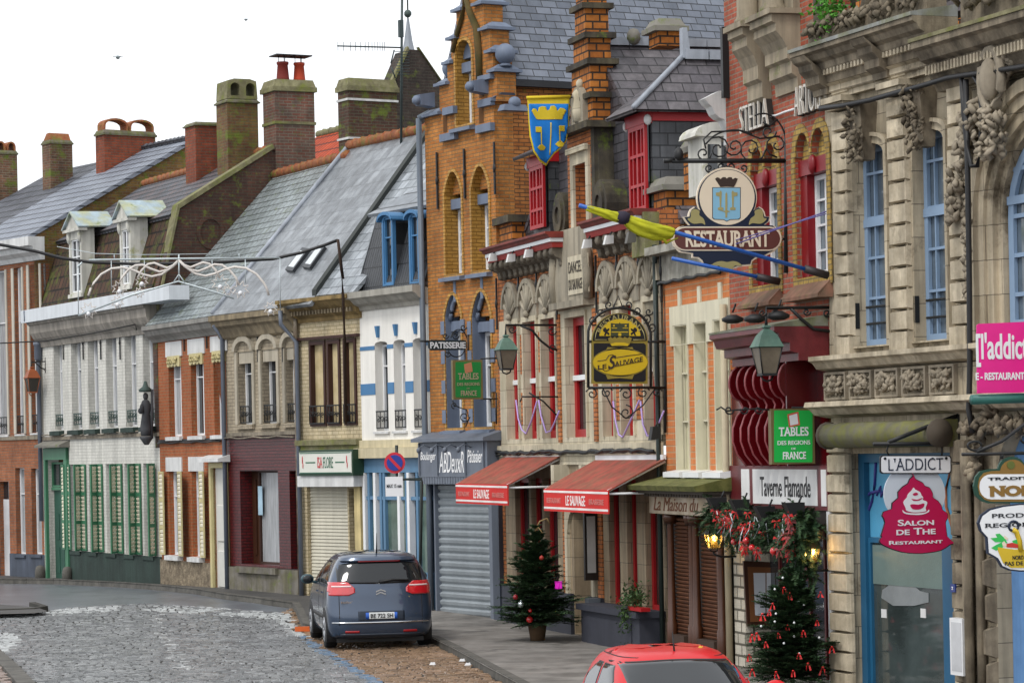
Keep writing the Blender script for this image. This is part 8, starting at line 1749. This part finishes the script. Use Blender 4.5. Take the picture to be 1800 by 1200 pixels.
# ================================================================== lamps
mCop=mat('green_copper_lantern','4d6b60',c2='5e7a6c',rough=.55,var=.3,streak=.2);mLg=mat('smoked_lantern_glass','6e6558',rough=.25,var=.25,vs=3,bump=0)
def lantern_mesh(S,cx,ytop,ybot,hw,mm,mg,root=None):
 wc,zt_=S.p(cx,ytop);zb_=S.p(cx,ybot)[1];sc=1.3*abs(S.p(cx+hw,ytop)[0]-wc);H_=zt_-zb_;U=S.U;c=(U,wc,zb_)
 mb=MB();mb.lathe(c,[(sc*.22,H_*.995),(sc*.3,H_*.96),(sc*.18,H_*.93),(sc*.34,H_*.90),(sc*.55,H_*.84),(sc*.62,H_*.82),(sc*.66,H_*.81),(sc*1.02,H_*.62),(sc*1.08,H_*.60),(sc*1.0,H_*.585)],4,smooth=False);o=mb.build('lantern_roof',mm,S.root,S.o)
 mb=MB();mb.lathe(c,[(sc*.58,H_*.10),(sc*.93,H_*.58)],4,smooth=False);g=mb.build('lantern_glass',mg,S.root,S.o)
 mb=MB()
 for j in range(4):
  a=2*math.pi*(j+.5)/4;mb.tube([(U+sc*.585*math.cos(a),wc+sc*.585*math.sin(a),zb_+H_*.10),(U+sc*.95*math.cos(a),wc+sc*.95*math.sin(a),zb_+H_*.59)],sc*.05,4)
 mb.lathe(c,[(sc*.64,H_*.07),(sc*.64,H_*.115)],4,smooth=False);mb.tube([(U,wc-sc*.35,zb_+H_*.07),(U,wc-sc*.25,zb_+H_*.0),(U,wc,zb_-H_*.03),(U,wc+sc*.25,zb_+H_*.0),(U,wc+sc*.35,zb_+H_*.07)],sc*.06,5);mb.build('lantern_frame',IRON if mm is mCop else mm,S.root,S.o)
S=Sign(FH,FH.uz(983,570)[0],'street_lamp','green copper wall lantern on a scrolled arm between the bakery house and the inn','street lamp',zb=5,group='scrolled arm wall lanterns')
lantern_mesh(S,889,588,655,17,mCop,mLg);S.tubes('arm',IRON,[[(889,590),(889,571),(984,571)],[(984,545),(982,625)],[(915,572),(935,580),(950,598),(965,610),(982,616)]],.022,0);S.tubes('scrollwork',IRON,[curl(900,579,7,0,1.3),curl(970,582,8,0,1.3),curl(972,612,8,90,1.3)],.012,0)
S=Sign(FJ,LJ+.0,'street_lamp','largest green copper wall lantern, hanging in front of the oxblood tavern front','street lamp',zb=5,group='scrolled arm wall lanterns')
lantern_mesh(S,1347,571,667,23,mCop,mLg);S.tubes('arm',IRON,[[(1347,573),(1347,541),(1464,540)],[(1462,534),(1462,590)],[(1390,542),(1408,560),(1430,578),(1460,582)]],.024,0);S.tubes('scrollwork',IRON,[curl(1362,550,10,180,-1.3),curl(1418,548,7,0,1.3),curl(1454,550,8,0,1.3),curl(1340,550,7,0,1.3)],.013,0)
S=Sign(FB,FB.uz(80,640)[0],'street_lamp','small copper-topped wall lantern beside the drainpipe at the far left','street lamp',zb=4.5,group='scrolled arm wall lanterns')
lantern_mesh(S,56,644,694,12,mat('warm_copper','96502c',rough=.5,var=.25),mat('dark_lantern_glass','3f3a34',rough=.25,var=.3,bump=0));S.tubes('arm',IRON,[[(55,646),(55,636),(82,635)],[(80,628),(80,655)],[(62,637),(72,646),(80,650)]],.018,0)
mFil=mat('lit_bulb',(1,.72,.25),emit=30,var=0,bump=0);mGlow=mat('amber_lantern_glass',(.42,.30,.10),rough=.2,var=.2,bump=0)
mGlow.node_tree.nodes['Principled BSDF'].inputs['Transmission Weight'].default_value=.75
for cx,y0,y1,hw,U,lab in((1254,918,968,15,.3,'lit amber lantern at the left end of the tavern garland'),(1424,944,992,15,LJ-.02,'lit amber lantern at the right end of the tavern garland')):
 S=Sign(FJ,U,'wall_lantern',lab,'lantern',zb=2,group='lit lanterns of the tavern');lantern_mesh(S,cx,y0,y1,hw,mat('black_lantern_iron',(.02,.018,.014),rough=.5),mGlow);mb=MB();w_,z_=S.p(cx+1,(y0*.5+y1*.5));mb.blob((S.U,w_,z_),(.045,.045,.06),n=10,m=8);mb.build('bulb',mFil,S.root,S.o)
 S.tubes('arm',IRON,[[(cx,y1),(cx+2,y1+6),(cx+14,y1+10),(cx+40,y1+9)]],.018,0)
 pl_=bpy.data.lights.new('lantern_glow','POINT');pl_.energy=9;pl_.color=(1,.6,.2);pl_.shadow_soft_size=.05;po=bpy.data.objects.new('lantern_glow',pl_);COL.objects.link(po);po.parent=S.root;po.location=(S.U+.12-S.o[0],w_-S.o[1],z_-S.o[2])
def flood(F,x,y,w,sz,m,label,group,tilt=0,face=WHT,disc=False):
 u,z=F.uz(x,y,w);o=(u,w,z);t=thing('floodlight',label,'floodlight',F,o,group);mb=MB()
 if disc:mb.lathe((u,w,z-.05),[(sz*.5,0),(sz,.03),(sz*1.05,.07),(sz*.4,.12)],12)
 else:mb.hexa([(u-sz*.6,w-.1,z-sz),(u+sz*.6,w-.1,z-sz),(u+sz*.6,w+.06,z-sz*.8),(u-sz*.6,w+.06,z-sz*.8),(u-sz*.6,w-.06-tilt,z+sz*.8),(u+sz*.6,w-.06-tilt,z+sz*.8),(u+sz*.6,w+.06,z+sz*.8),(u-sz*.6,w+.06,z+sz*.8)])
 mb.build('housing',m,t,o);mb=MB();mb.tube([(u,w,z+sz*.7),(u,w+.05,z+sz*1.5)],.015,5);mb.build('hanger',IRON,t,o)
for x,y,k in((867,452,0),(899,453,0),(930,445,0),(1033,428,0),(1071,421,0),(1110,417,1)):
 flood(FH,x,y,-.40,.085 if not k else.10,WHITEW if not k else mat('grey_flood_case','55534e',rough=.5),'small pale box floodlight clipped under a red inn cornice' if not k else 'darker grey box floodlight nearest the rolled flag on the inn cornice','floodlights under the inn cornices')
for x,y in((1288,562),(1327,561),(1368,556)):flood(FJ,x,y,-.72,.15,mBlk,'flat black dish floodlight lying on top of the oxblood cornice','dish floodlights on the tavern cornice',disc=True)
for x,y in((1268,886),(1308,890),(1352,902),(1404,896)):flood(FJ,x,y,-.45,.13,mBlk,'black floodlight tilted over the tavern garland','floodlights over the tavern garland',tilt=.16)
flood(FH,1152,760,-.4,.12,mBlk,'black floodlight at the sill corner under the inn sign',None)

# ================================================================== street furniture and small things
xs,D_=ray(694,813),53.0
def W2(px,py,D):d=ray(px,py);return(d[0]*D,D,CAMZ+d[2]*D)
base=(W2(741,900,D_)[0],D_,0)
PS=thing('road_sign','no-parking disc and small white time plate on a cranked dark post','sign',None,base)
def lp(px,py):p=W2(px,py,D_);return(p[0]-base[0],0,p[2])
mb=MB();mb.tube([(lp(735,1000)[0],0,0),lp(741,846),lp(741,842),lp(698,842),lp(697,782)],.032,8);mb.build('post',mat('dark_green_post',(.02,.03,.028),rough=.5),PS)
def disc(name,m,px,py,r,y,parent=None):
 c=lp(px,py);s_=D_/FOC;mb=MB();vs,fs=fill2d([[(c[0]+r*s_*math.cos(t*.2618),c[2]+r*s_*math.sin(t*.2618)) for t in range(24)]]);mb.place(vs,fs,y,y+.012,'w');return mb.build(name,m,parent or PS)
d1=disc('disc',mat('sign_red_ring',(.55,.02,.04),rough=.35,var=0,bump=0),694,813,18.5,-.06);d2=disc('blue_field',mat('sign_royal_blue',(.015,.04,.28),rough=.35,var=0,bump=0),694,813,14,-.075,d1)
mb=MB();a,c=lp(684,803),lp(704,824);n_=Vector((c[0]-a[0],0,c[2]-a[2])).normalized();q=Vector((-n_.z,0,n_.x))*.027;mb.hexa([(a[0]-q.x,-.083,a[2]-q.z),(c[0]-q.x,-.083,c[2]-q.z),(c[0]-q.x,-.076,c[2]-q.z),(a[0]-q.x,-.076,a[2]-q.z),(a[0]+q.x,-.083,a[2]+q.z),(c[0]+q.x,-.083,c[2]+q.z),(c[0]+q.x,-.076,c[2]+q.z),(a[0]+q.x,-.076,a[2]+q.z)]);mb.build('red_bar',MATS['sign_red_ring'],d1)
mb=MB();a,c=lp(678,872),lp(708,837);mb.box(a[0],c[0],-.055,-.04,a[2],c[2]);pt=mb.build('time_plate',WHT,PS);mb=MB();a,c=lp(680,857),lp(706,850);text_on(mb,'MAX 15 min',a[0],c[0],a[2],c[2],-.056,'w',-1,bold=.02);mb.build('lettering',BLK,pt)
S=Sign(FE,FE.uz(604,640)[0],'cable_bracket','rusty bent iron mast carrying the black cable up the cream house','mast',zb=4)
def ep(x,y,w):u,z=FE.uz(x,y,w);return(u,w,z)
mb=MB();mb.tube([ep(608,745,-.12),ep(606,600,-.14),ep(603,520,-.5),ep(600,470,-.6),ep(594,421,-.7)],[.03,.03,.035,.035,.03],6);mb.tube([ep(594,421,-.7),ep(599,450,-.55),ep(604,490,-.4)],.02,5);mb.build('mast',mat('rusted_iron','3a2a20',rough=.8,var=.4),S.root,S.o)
YC=61.3
cb=thing('cable','thick black cable sagging across the street from the rusty mast to the left edge','cable',None,W2(300,460,YC));o0=Vector(cb.location)
mb=MB();P=[(-620,330),(-300,385),(-60,421),(0,430),(60,441),(110,454),(160,461),(240,464),(320,463),(400,460),(480,455),(530,444),(570,431),(594,422)];P=[Vector(W2(x,y,YC))-o0 for x,y in P];mb.tube(P,.035,6);mb.build('strand',mCab,cb)
c2_=thing('cable','thin dark wire crossing to a hook on the white house front','cable',None,W2(100,600,70));o1=Vector(c2_.location);mb=MB();P=[Vector(W2(x,y,70+.0*x))-o1 for x,y in((-620,560),(-300,590),(0,603),(80,599),(160,586),(238,570),(240,580))];mb.tube(P,.018,5);mb.build('strand',mCab,c2_)
DC=thing('light_decoration','white scrolled festive light frame with star outlines hung across the street','decoration',None,W2(315,500,60));oD=Vector(DC.location)
def Z5(pts):return[Vector(W2(100+x/4.5,400+y/4.5,60))-oD for x,y in pts]
mWt=mat('white_rope_tube',(.62,.58,.54),rough=.5,var=.1);mAl2=mat('pale_aluminium',(.50,.56,.58),rough=.4,metal=.3)
mb=MB()
for cv in([(250,540),(268,480),(290,440),(350,370),(430,325),(520,315),(600,335),(680,370),(750,388),(830,370),(900,320),(960,260)],[(485,460),(510,400),(560,340),(620,300),(680,295),(740,325),(810,350),(880,335),(920,305),(960,265)],[(640,400),(670,340),(720,290),(770,280),(820,300),(870,320),(920,300),(958,262)]):
 mb.tube(Z5(cv),.026,6);mb.tube(Z5([(1926-x,y-4) for x,y in cv]),.026,6)
mb.build('scroll_tube',mWt,DC)
mb=MB();mb.tube(Z5([(255,255),(960,245),(1760,238)]),.022,5);mb.tube(Z5([(0,150),(300,205),(660,215),(1440,205)]),.008,4)
for x,y0,y1 in((168,290,695),(430,260,490),(692,250,400),(965,210,430),(1228,250,400),(1490,245,440),(1765,240,660),(453,215,250),(1440,205,240)):mb.tube(Z5([(x,y0),(x+2,y1)]),.011 if x!=965 else.02,4)
mb.tube(Z5([(165,312),(200,275)]),.02,4);mb.tube(Z5([(170,695),(600,530),(960,425),(1270,515),(1400,560)]),.022,5);mb.tube(Z5([(918,440),(965,370),(1015,440)]),.02,5);mb.build('frame',mAl2,DC)
for x,y,r in((250,655,66),(480,590,52),(495,480,62),(650,515,42),(672,425,52),(1292,440,72),(1452,490,70),(1690,640,56),(1350,500,40)):
 mb=MB();s_=[(x+(r if i%2==0 else r*.55)*math.cos(i*math.pi/8+.3),y+(r if i%2==0 else r*.55)*math.sin(i*math.pi/8+.3)) for i in range(16)];mb.tube(Z5(s_),.016,4,closed=True,smooth=False);mb.build('star_outline',mWt,DC)
 mb=MB();p=Z5([(x,y+r*.4)])[0];mb.blob(p,.05);mb.build('star_bulb',WHT,DC) if r>50 else None
# statue on the corner of the white house
S=Sign(FB,LB-.1,'statue','small dark carved saint under a canopy at the corner of the white and orange houses','statue',zb=3.5)
w_,z0=FB.uz(280,766,-.3);c=(LB-.1,-.3,FB.uz(280,770,-.3)[1]);H_=FB.uz(280,655,-.3)[1]-c[2];mb=MB();mb.lathe(c,[(.05,-.15),(.15,0),(.17,.06)],8);mb.lathe(c,[(.13,.07),(.16,.24),(.10,.6),(.14,.8),(.09,.92),(.05,.95)],10);mb.blob((c[0],c[1],c[2]+1.03),(.07,.07,.095));mb.blob((c[0]-.07,c[1]-.1,c[2]+.68),(.06,.08,.08));mb.blob((c[0]+.06,c[1]-.12,c[2]+.74),(.05,.06,.12));mb.tube([(c[0]+.1,c[1]+.1,c[2]),(c[0]+.1,c[1]+.14,c[2]+1.2)],.04,5);mb.build('figure',mat('dark_statue_stone','3a3b40',c2='4c4d50',rough=.9,var=.4),S.root,(LB-.1,0,3.5))
mb=MB();mb.lathe((c[0],c[1],c[2]+1.14),[(.15,0),(.17,.05),(.07,.13),(.03,.26)],8);mb.build('canopy',mat('verdigris_canopy','3f4f4a',rough=.8),S.root,(LB-.1,0,3.5))
# guard stones
for F,u,lab in((FA,LA-.05,'low pale guard stone at the foot of the leftmost drainpipe'),(FB,FB.uz(126,1000)[0],'low guard stone right of the green front door')):
 p=F.W(u,-.12,0);g=thing('guard_stone',lab,'stone',F,(u,-.12,gz(p.y)));mb=MB();mb.lathe((0,0,0),[(.15,-.2),(.14,.2),(.11,.3),(.04,.34)],8);mb.build('stone',mKerb,g)
rf=at_g(539,1109,-.1);mb=MB();mb.box(-.22,.2,-.04,.06,0,.09);o=mb.build('kerb_reflector',mat('orange_reflector',(.62,.12,.02),rough=.4,var=.1));tag(o,'orange reflector block at the end of the kerb beside the car wheel','reflector');o.location=(rf[0],rf[1],-.12+.03)
for i,(x,y) in enumerate(((760,1168),(822,1170),(812,1163))):
 p=at_g(x,y,-.09 if i==0 else-.1);mb=MB();rnd=random.Random(i);mb.hexa([(-.05,-.04,0),(.05,-.03,0),(.06,.04,0),(-.04,.05,0),(-.03,-.03,.03),(.04,-.02,.045),(.04,.03,.02),(-.02,.03,.04)]);o=mb.build('litter',WHT);tag(o,'crumpled white scrap of litter beside the kerb' if i else 'crumpled white scrap of litter on the brown parking bay','litter','scraps of litter');o.location=(p[0],p[1],-.085)
for x,y,sc,lab in((207,101,1.0,'larger dark gull gliding above the far left roofs'),(432,35,.62,'tiny faint gull higher up in the white sky')):
 D=120;p=W2(x,y,D);t=tag((lambda m:m.build('gull',mat('dark_gull',(.3,.34,.35),rough=.8)))(MB().blob((0,0,0),(.09*sc,.24*sc,.08*sc)).add([(-.05*sc,-.15,0),(-.05*sc,.15,0),(-.15*sc,.06,.05*sc),(-.26*sc,.0,.01*sc),(-.14*sc,-.08,.04*sc),(-.05*sc,-.1,.02),(-.14*sc,0,.06*sc)],[(0,1,2,4),(4,2,3),(5,1,6),(5,6,3)]).add([(.05*sc,-.15,0),(.05*sc,.15,0),(.15*sc,.06,.05*sc),(.26*sc,.0,.01*sc),(.14*sc,-.08,.04*sc),(.05*sc,-.1,.02),(.14*sc,0,.06*sc)],[(0,1,2,4),(4,2,3),(5,1,6),(5,6,3)])),lab,'bird','gulls in the sky');t.location=p

# ================================================================== fir trees, garland, plants
mNeedle=mat('fir_needles',(.022,.06,.024),c2=(.045,.09,.03),rough=.7,var=.35,vs=4,island=.6,bump=0);mBark=mat('fir_bark','3a2a1c',rough=.9)
def spray(vs,fs,a,d,L_,rnd,dens=26,nl=.06,ew=.013):
 """one twig with two-sided needles"""
 d=d.normalized();side=d.cross(Vector((0,0,1)));
 if side.length<.1:side=Vector((1,0,0))
 side.normalize();nrm=side.cross(d)
 for i in range(dens):
  t=(i+.5)/dens;p=a+d*L_*t+Vector((0,0,-.2*L_*t*t));l=nl*(1.15-.5*t)*rnd.uniform(.7,1.2)
  for s_ in(1,-1):
   q=(side*s_*rnd.uniform(.6,1)+d*rnd.uniform(.4,.8)+nrm*rnd.uniform(-.35,.5)).normalized();e=d*ew;o=len(vs);vs+=[p-e,p+e,p+q*l];fs.append((o,o+1,o+2))
def conifer(o,z0,H_,rad,seed,levels=20,lean=0):
 rnd=random.Random(seed);vs,fs=[],[];tw=MB()
 for i in range(levels):
  t=(i+rnd.uniform(0,.7))/levels;r=rad*(1-t)**.72*rnd.uniform(.72,1.12)+.03;n=int(12+12*(1-t))
  for k in range(n):
   a=6.283*(k+rnd.random())/n;L_=r*rnd.uniform(.6,1.12)*(1+.16*math.sin(a*2+seed+t*5)+.1*math.sin(a*5+t*11));d=Vector((math.cos(a),math.sin(a),rnd.uniform(.0,.45)+.6*t));p=Vector((0,0,z0+(H_-z0)*t));
   if rnd.random()<.08:continue
   if L_>.15:tw.tube([p,p+d.normalized()*L_*.9+Vector((0,0,-.1*L_))],[.008,.003],3)
   spray(vs,fs,p,d,L_,rnd,int(14+50*L_),.062)
   for j in range(int(4+14*L_)):
    q=rnd.uniform(.3,.95);b=p+d.normalized()*L_*q+Vector((0,0,-.1*L_*q*q));sd=Vector((-d.y,d.x,0))*rnd.choice((-1,1));spray(vs,fs,b,d*.7+sd*rnd.uniform(.5,1)+Vector((0,0,rnd.uniform(-.1,.15))),L_*rnd.uniform(.25,.45),rnd,12,.05)
 mb=MB();mb.add(vs,fs);mb.build('crown',mNeedle,o);mb=MB();mb.tube([(0,0,0),(0,0,H_)],[.035,.008],6);mb.build('trunk',mBark,o)
 mb=tw.build('twig',mBark,o)
p1=at_g(945,1125,0);T1=thing('christmas_tree','potted fir with a few baubles on the pavement before the inn','christmas tree',None,(p1[0],p1[1],.0),rot=0)
conifer(T1,.27,1.98,.72,3);mb=MB();mb.lathe((0,0,0),[(.13,0),(.15,.14),(.17,.26),(.15,.26),(.02,.24)],10);mb.build('pot',mat('brown_pot','54402c',rough=.85,var=.3),T1)
mb=MB()
def bauble(root,px,py,D,r,m,label,grp,kind='bauble'):
 p=W2(px,py,D);mb=MB()
 if kind=='bauble':mb.blob((0,0,0),r,n=12,m=8);mb.lathe((0,0,r*.95),[(r*.22,0),(r*.22,r*.25)],6)
 elif kind=='gift':mb.block(-r,r,-r,r,-r,r,r*.15);mb.tube([(0,-r*1.02,-r),(0,-r*1.02,r)],r*.1,4)
 else:
  rnd=random.Random(int(px*7+py));
  for s_ in(1,-1):mb.add([(0,0,0),(s_*r*.5,-.02,-r*.5*rnd.uniform(.5,1.4)),(s_*r*rnd.uniform(.4,1.1),-.03,-r*1.6),(s_*r*rnd.uniform(.1,.6),-.03,-r*1.7),(s_*r*.2,-.01,-r*.6)],[(0,1,2,3,4)])
  mb.blob((0,-.02,0),(r*.35,r*.25,r*.25),n=6,m=4)
 o=mb.build(kind if kind!='gift' else 'gift_box',m);tag(o,label,{'bauble':'bauble','gift':'gift box','ribbon':'ribbon'}[kind],grp);o.location=p
mBR=mat('red_bauble',(.55,.012,.015),rough=.12,var=0,bump=0,coat=1);mBS=mat('silver_bauble',(.55,.6,.62),rough=.12,metal=.9,var=.2,vs=20,bump=0);mMag=mat('magenta_foil',(.85,.01,.62),rough=.35,var=0,bump=0)
Dt=p1[1]-.5
bauble(T1,982,1028,Dt-.05,.065,mMag,'bright magenta foil gift box on the right of the potted fir',None,'gift')
for x,y,r,m,lab in((931,1088,.06,mBR,'largest red bauble low on the left of the potted fir'),(916,1062,.06,mBS,'silver faceted bauble at the left edge of the potted fir'),(906,1049,.045,mat('dark_red_bauble',(.2,.01,.015),rough=.15,var=0,bump=0),'dark red bauble above the silver one on the potted fir'),(952,980,.04,mat('matt_red_bauble',(.32,.03,.02),rough=.5,var=0,bump=0),'matt red bauble high in the middle of the potted fir'),(932,1073,.035,mBR,'small red bauble just above the largest red one on the potted fir')):bauble(T1,x,y,Dt+(.12 if y<1000 else 0),r,m,lab,'baubles on the potted fir')
mb=MB();mb.tube([Vector(p) for p in((0,0,1.9),(.08,-.05,2.05),(.2,-.1,2.1),(.25,-.1,2.0))],.014,5);mb.tube([(-.05,0,1.8),(.05,-.05,1.95),(.12,-.1,1.85)],.012,5);mb.build('straw_garland',mat('straw_tinsel','8a7248',rough=.7),T1)
p2=FJ.W(LJ-1.55,-.75,0);T2=thing('christmas_tree','fir covered in red ribbons in the tavern entrance, cut by the bottom edge','christmas tree',None,(W2(1392,1150,38.4)[0],38.4,-.0))
conifer(T2,.12,1.60,.70,11)
mRib=mat('red_satin_ribbon',(.60,.02,.02),rough=.35,var=.15,bump=0);rnd=random.Random(12)
for i,(x,y) in enumerate(((1378,1032),(1388,1042),(1340,1078),(1352,1072),(1384,1098),(1412,1108),(1346,1128),(1322,1115),(1330,1112),(1317,1150),(1364,1180),(1322,1176),(1442,1040),(1462,1136),(1404,1148),(1446,1172),(1436,1090),(1312,1192),(1368,1112),(1420,1165),(1358,1060),(1394,1178))):bauble(T2,x,y,38.4-.62*min(1,max(.15,(y-1005)/150))*(1 if abs(x-1390)<45 else.55),.05*rnd.uniform(.8,1.3),mRib,'red satin ribbon tied on the entrance fir','ribbons on the entrance fir','ribbon')
for i,(x,y) in enumerate(((1362,1035),(1376,1015),(1404,1056),(1413,1062),(1364,1078),(1396,1094),(1396,1118),(1362,1092),(1405,1148),(1338,1100),(1378,1130),(1440,1120))):bauble(T2,x,y,38.4-.62*min(1,max(.15,(y-1005)/150))*(1 if abs(x-1390)<45 else.55),.016,WHT,'tiny white bead on the entrance fir','white beads on the entrance fir')
# garland over the tavern entrance
GA=thing('garland','thick fir garland with red bows and silver tinsel over the tavern entrance','garland',FJ,(0,0,2));rnd=random.Random(6);vs,fs=[],[];o_=(0,0,2)
gpath=[(1250,893),(1275,905),(1300,912),(1340,920),(1380,922),(1420,915),(1450,930),(1462,960),(1464,985)]
def gpt(t,w=-.42):
 q=t*(len(gpath)-1);i=min(len(gpath)-2,int(q));f=q-i;x=gpath[i][0]+(gpath[i+1][0]-gpath[i][0])*f;y=gpath[i][1]+(gpath[i+1][1]-gpath[i][1])*f;u,z=FJ.uz(x,y,w);return Vector((min(u,LJ-.06),w,z-2))
for i in range(820):
 t=rnd.random();p=gpt(t)+Vector((rnd.uniform(-.1,.1),rnd.uniform(-.12,.2),rnd.uniform(-.3,.2)));d=Vector((rnd.uniform(-1,1),rnd.uniform(-1,.3),rnd.uniform(-.9,.5)));spray(vs,fs,p,d,rnd.uniform(.15,.32),rnd,20,.06)
mb=MB();mb.add(vs,fs);mb.build('fir_branches',mNeedle,GA)
mPk=mat('pinkish_ribbon',(.45,.10,.10),rough=.5,var=.2,bump=0)
for i in range(95):
 t=rnd.uniform(.04,.97);p=gpt(t,-.52)+Vector((rnd.uniform(-.05,.05),rnd.uniform(-.12,.05),rnd.uniform(-.42,.14) if.25<t<.8 else rnd.uniform(-.2,.1)));r=rnd.uniform(.032,.068);mb=MB()
 for s_ in(1,-1):mb.add([p,p+Vector((s_*r*.4,s_*r*.8,r*.5)),p+Vector((s_*r*.5,s_*r*1.1,-r*.3))],[(0,1,2)]);mb.add([p,p+Vector((0,s_*r*.3,-r*1.4)),p+Vector((.01,s_*r*.75,-r*1.9)),p+Vector((0,s_*r*.55,-r*.8))],[(0,1,2,3)])
 mb.build('bow',mRib if i%4 else mPk,GA)
for i in range(34):
 t=rnd.uniform(.1,.97);p=gpt(t,-.5)+Vector((0,rnd.uniform(-.15,.05),rnd.uniform(-.1,.1)));mb=MB();mb.tube([p,p+Vector((0,rnd.uniform(-.05,.05),-.12)),p+Vector((0,rnd.uniform(-.1,.1),-rnd.uniform(.2,.36)))],.008,3);mb.build('tinsel_strand',mat('silver_tinsel',(.6,.62,.65),rough=.3,metal=.6,var=0,bump=0),GA)
for x,y,r in((1312,950,.055),(1322,962,.05),(1360,968,.055),(1388,974,.06),(1290,952,.045)):
 u,z=FJ.uz(x,y,-.6);mb=MB();mb.blob((u,-.6,z-2),r,n=10,m=7);mb.build('hanging_bauble',mBR if r!=.06 else mPk,GA)
# menu frame on the rubble pier
S=Sign(FJ,.56,'menu_frame','brown wooden menu frame with two white sheets by the tavern entrance','menu',zb=1)
b=S.plate('frame',mat('brown_menu_frame','3a2216',rough=.4,var=.25),[[(1305,985),(1371,988),(1371,1100),(1312,1100)]],0,.05);S.plate('inner_moulding',mat('tan_moulding','6a4326',rough=.45),[[(1312,995),(1366,997),(1366,1092),(1317,1092)]],.051,.06,b);S.plate('sheet',mat('menu_white_sheet',(.52,.55,.60),rough=.4,var=.1),[[(1322,1006),(1343,1006),(1343,1082),(1325,1080)],[(1345,1006),(1362,1006),(1362,1084),(1345,1082)]],.061,.064,b)
# window box and plants
u,z=FH.uz(1112,1072,-.5);WB=thing('window_box','trailing ivy in a red window box on the dark bulkhead of the inn','plant',FH,(u,-.45,z));vs,fs=[],[];rnd=random.Random(2)
def leaves(vs,fs,c,r,n,rnd,s=.05):
 for i in range(n):
  p=Vector(c)+Vector((rnd.gauss(0,r[0]*.5),rnd.gauss(0,r[1]*.5),rnd.gauss(0,r[2]*.5)));a=Vector((rnd.uniform(-1,1),rnd.uniform(-1,1),rnd.uniform(-1,1))).normalized();b=a.cross(Vector((rnd.uniform(-1,1),.3,.7))).normalized();o=len(vs);q=s*rnd.uniform(.6,1.2);vs+=[p-a*q,p+b*q*.5,p+a*q,p-b*q*.5];fs.append((o,o+1,o+2,o+3))
leaves(vs,fs,(0,0,.2),(.34,.16,.2),520,rnd,.035);leaves(vs,fs,(-.22,-.13,-.06),(.16,.1,.36),300,rnd,.03);mb=MB();mb.add(vs,fs);mb.build('foliage',mat('ivy_leaves',(.03,.07,.02),c2=(.06,.11,.03),rough=.6,var=.3,island=.6,bump=0),WB)
mb=MB();mb.box(-.15,.5,-.08,.08,.0,.06);mb.build('trough',mRed,WB)
u,z=ku(1462,18,-.2);FN=thing('fern','bright green fern growing from the ledge at the top of the stone building','plant',FK,(u,-.2,z));vs,fs=[],[];leaves(vs,fs,(0,0,0),(.36,.2,.26),420,rnd,.045);mb=MB();mb.add(vs,fs);mb.build('fronds',mFol,FN)
# violet rope lights on the inn windows
mVio=mat('violet_rope',(.42,.30,.62),rough=.4,var=.1,bump=0)
for i,pts in enumerate((((907,703),(911,735),(917,755),(925,762),(934,740),(944,705)),((947,703),(951,730),(960,760),(968,757),(976,740),(983,722)),((1078,705),(1082,740),(1088,764),(1095,768),(1108,740),(1124,703)),((1126,705),(1130,745),(1138,766),(1150,764),(1160,740),(1167,722)))):
 P=[(FH.uz(x,y,-.09)[0],-.09,FH.uz(x,y,-.09)[1]) for x,y in pts];mb=MB();mb.tube(P,.016,6);o=mb.build('rope_light',mVio,None,P[2]);tag(o,'unlit violet rope light swagged across the %s inn window bay'%('far left','left inner','right inner','far right')[i],'rope light','rope lights on the inn',FH,P[2])
S=Sign(FH,FH.uz(985,690)[0],'flag_bracket','empty black iron bracket over the violet rope lights of the left bay','bracket',zb=3.5);S.tubes('arm',IRON,[[(985,690),(985,760)],[(985,697),(918,697),(914,706)],[(930,690),(955,705),(984,735)]],.016,0)
S=Sign(FH,FH.uz(985,880)[0],'wall_lamp','small white bell wall lamp between the two red awnings','lamp',zb=2.3);mb=MB();w_,z_=S.p(968,874);mb.lathe((S.U,w_,z_-.06),[(.09,0),(.07,.06),(.03,.12)],10);mb.build('shade',PVC,S.root,S.o);S.tubes('arm',IRON,[[(968,868),(972,862),(985,866)]],.012,0)
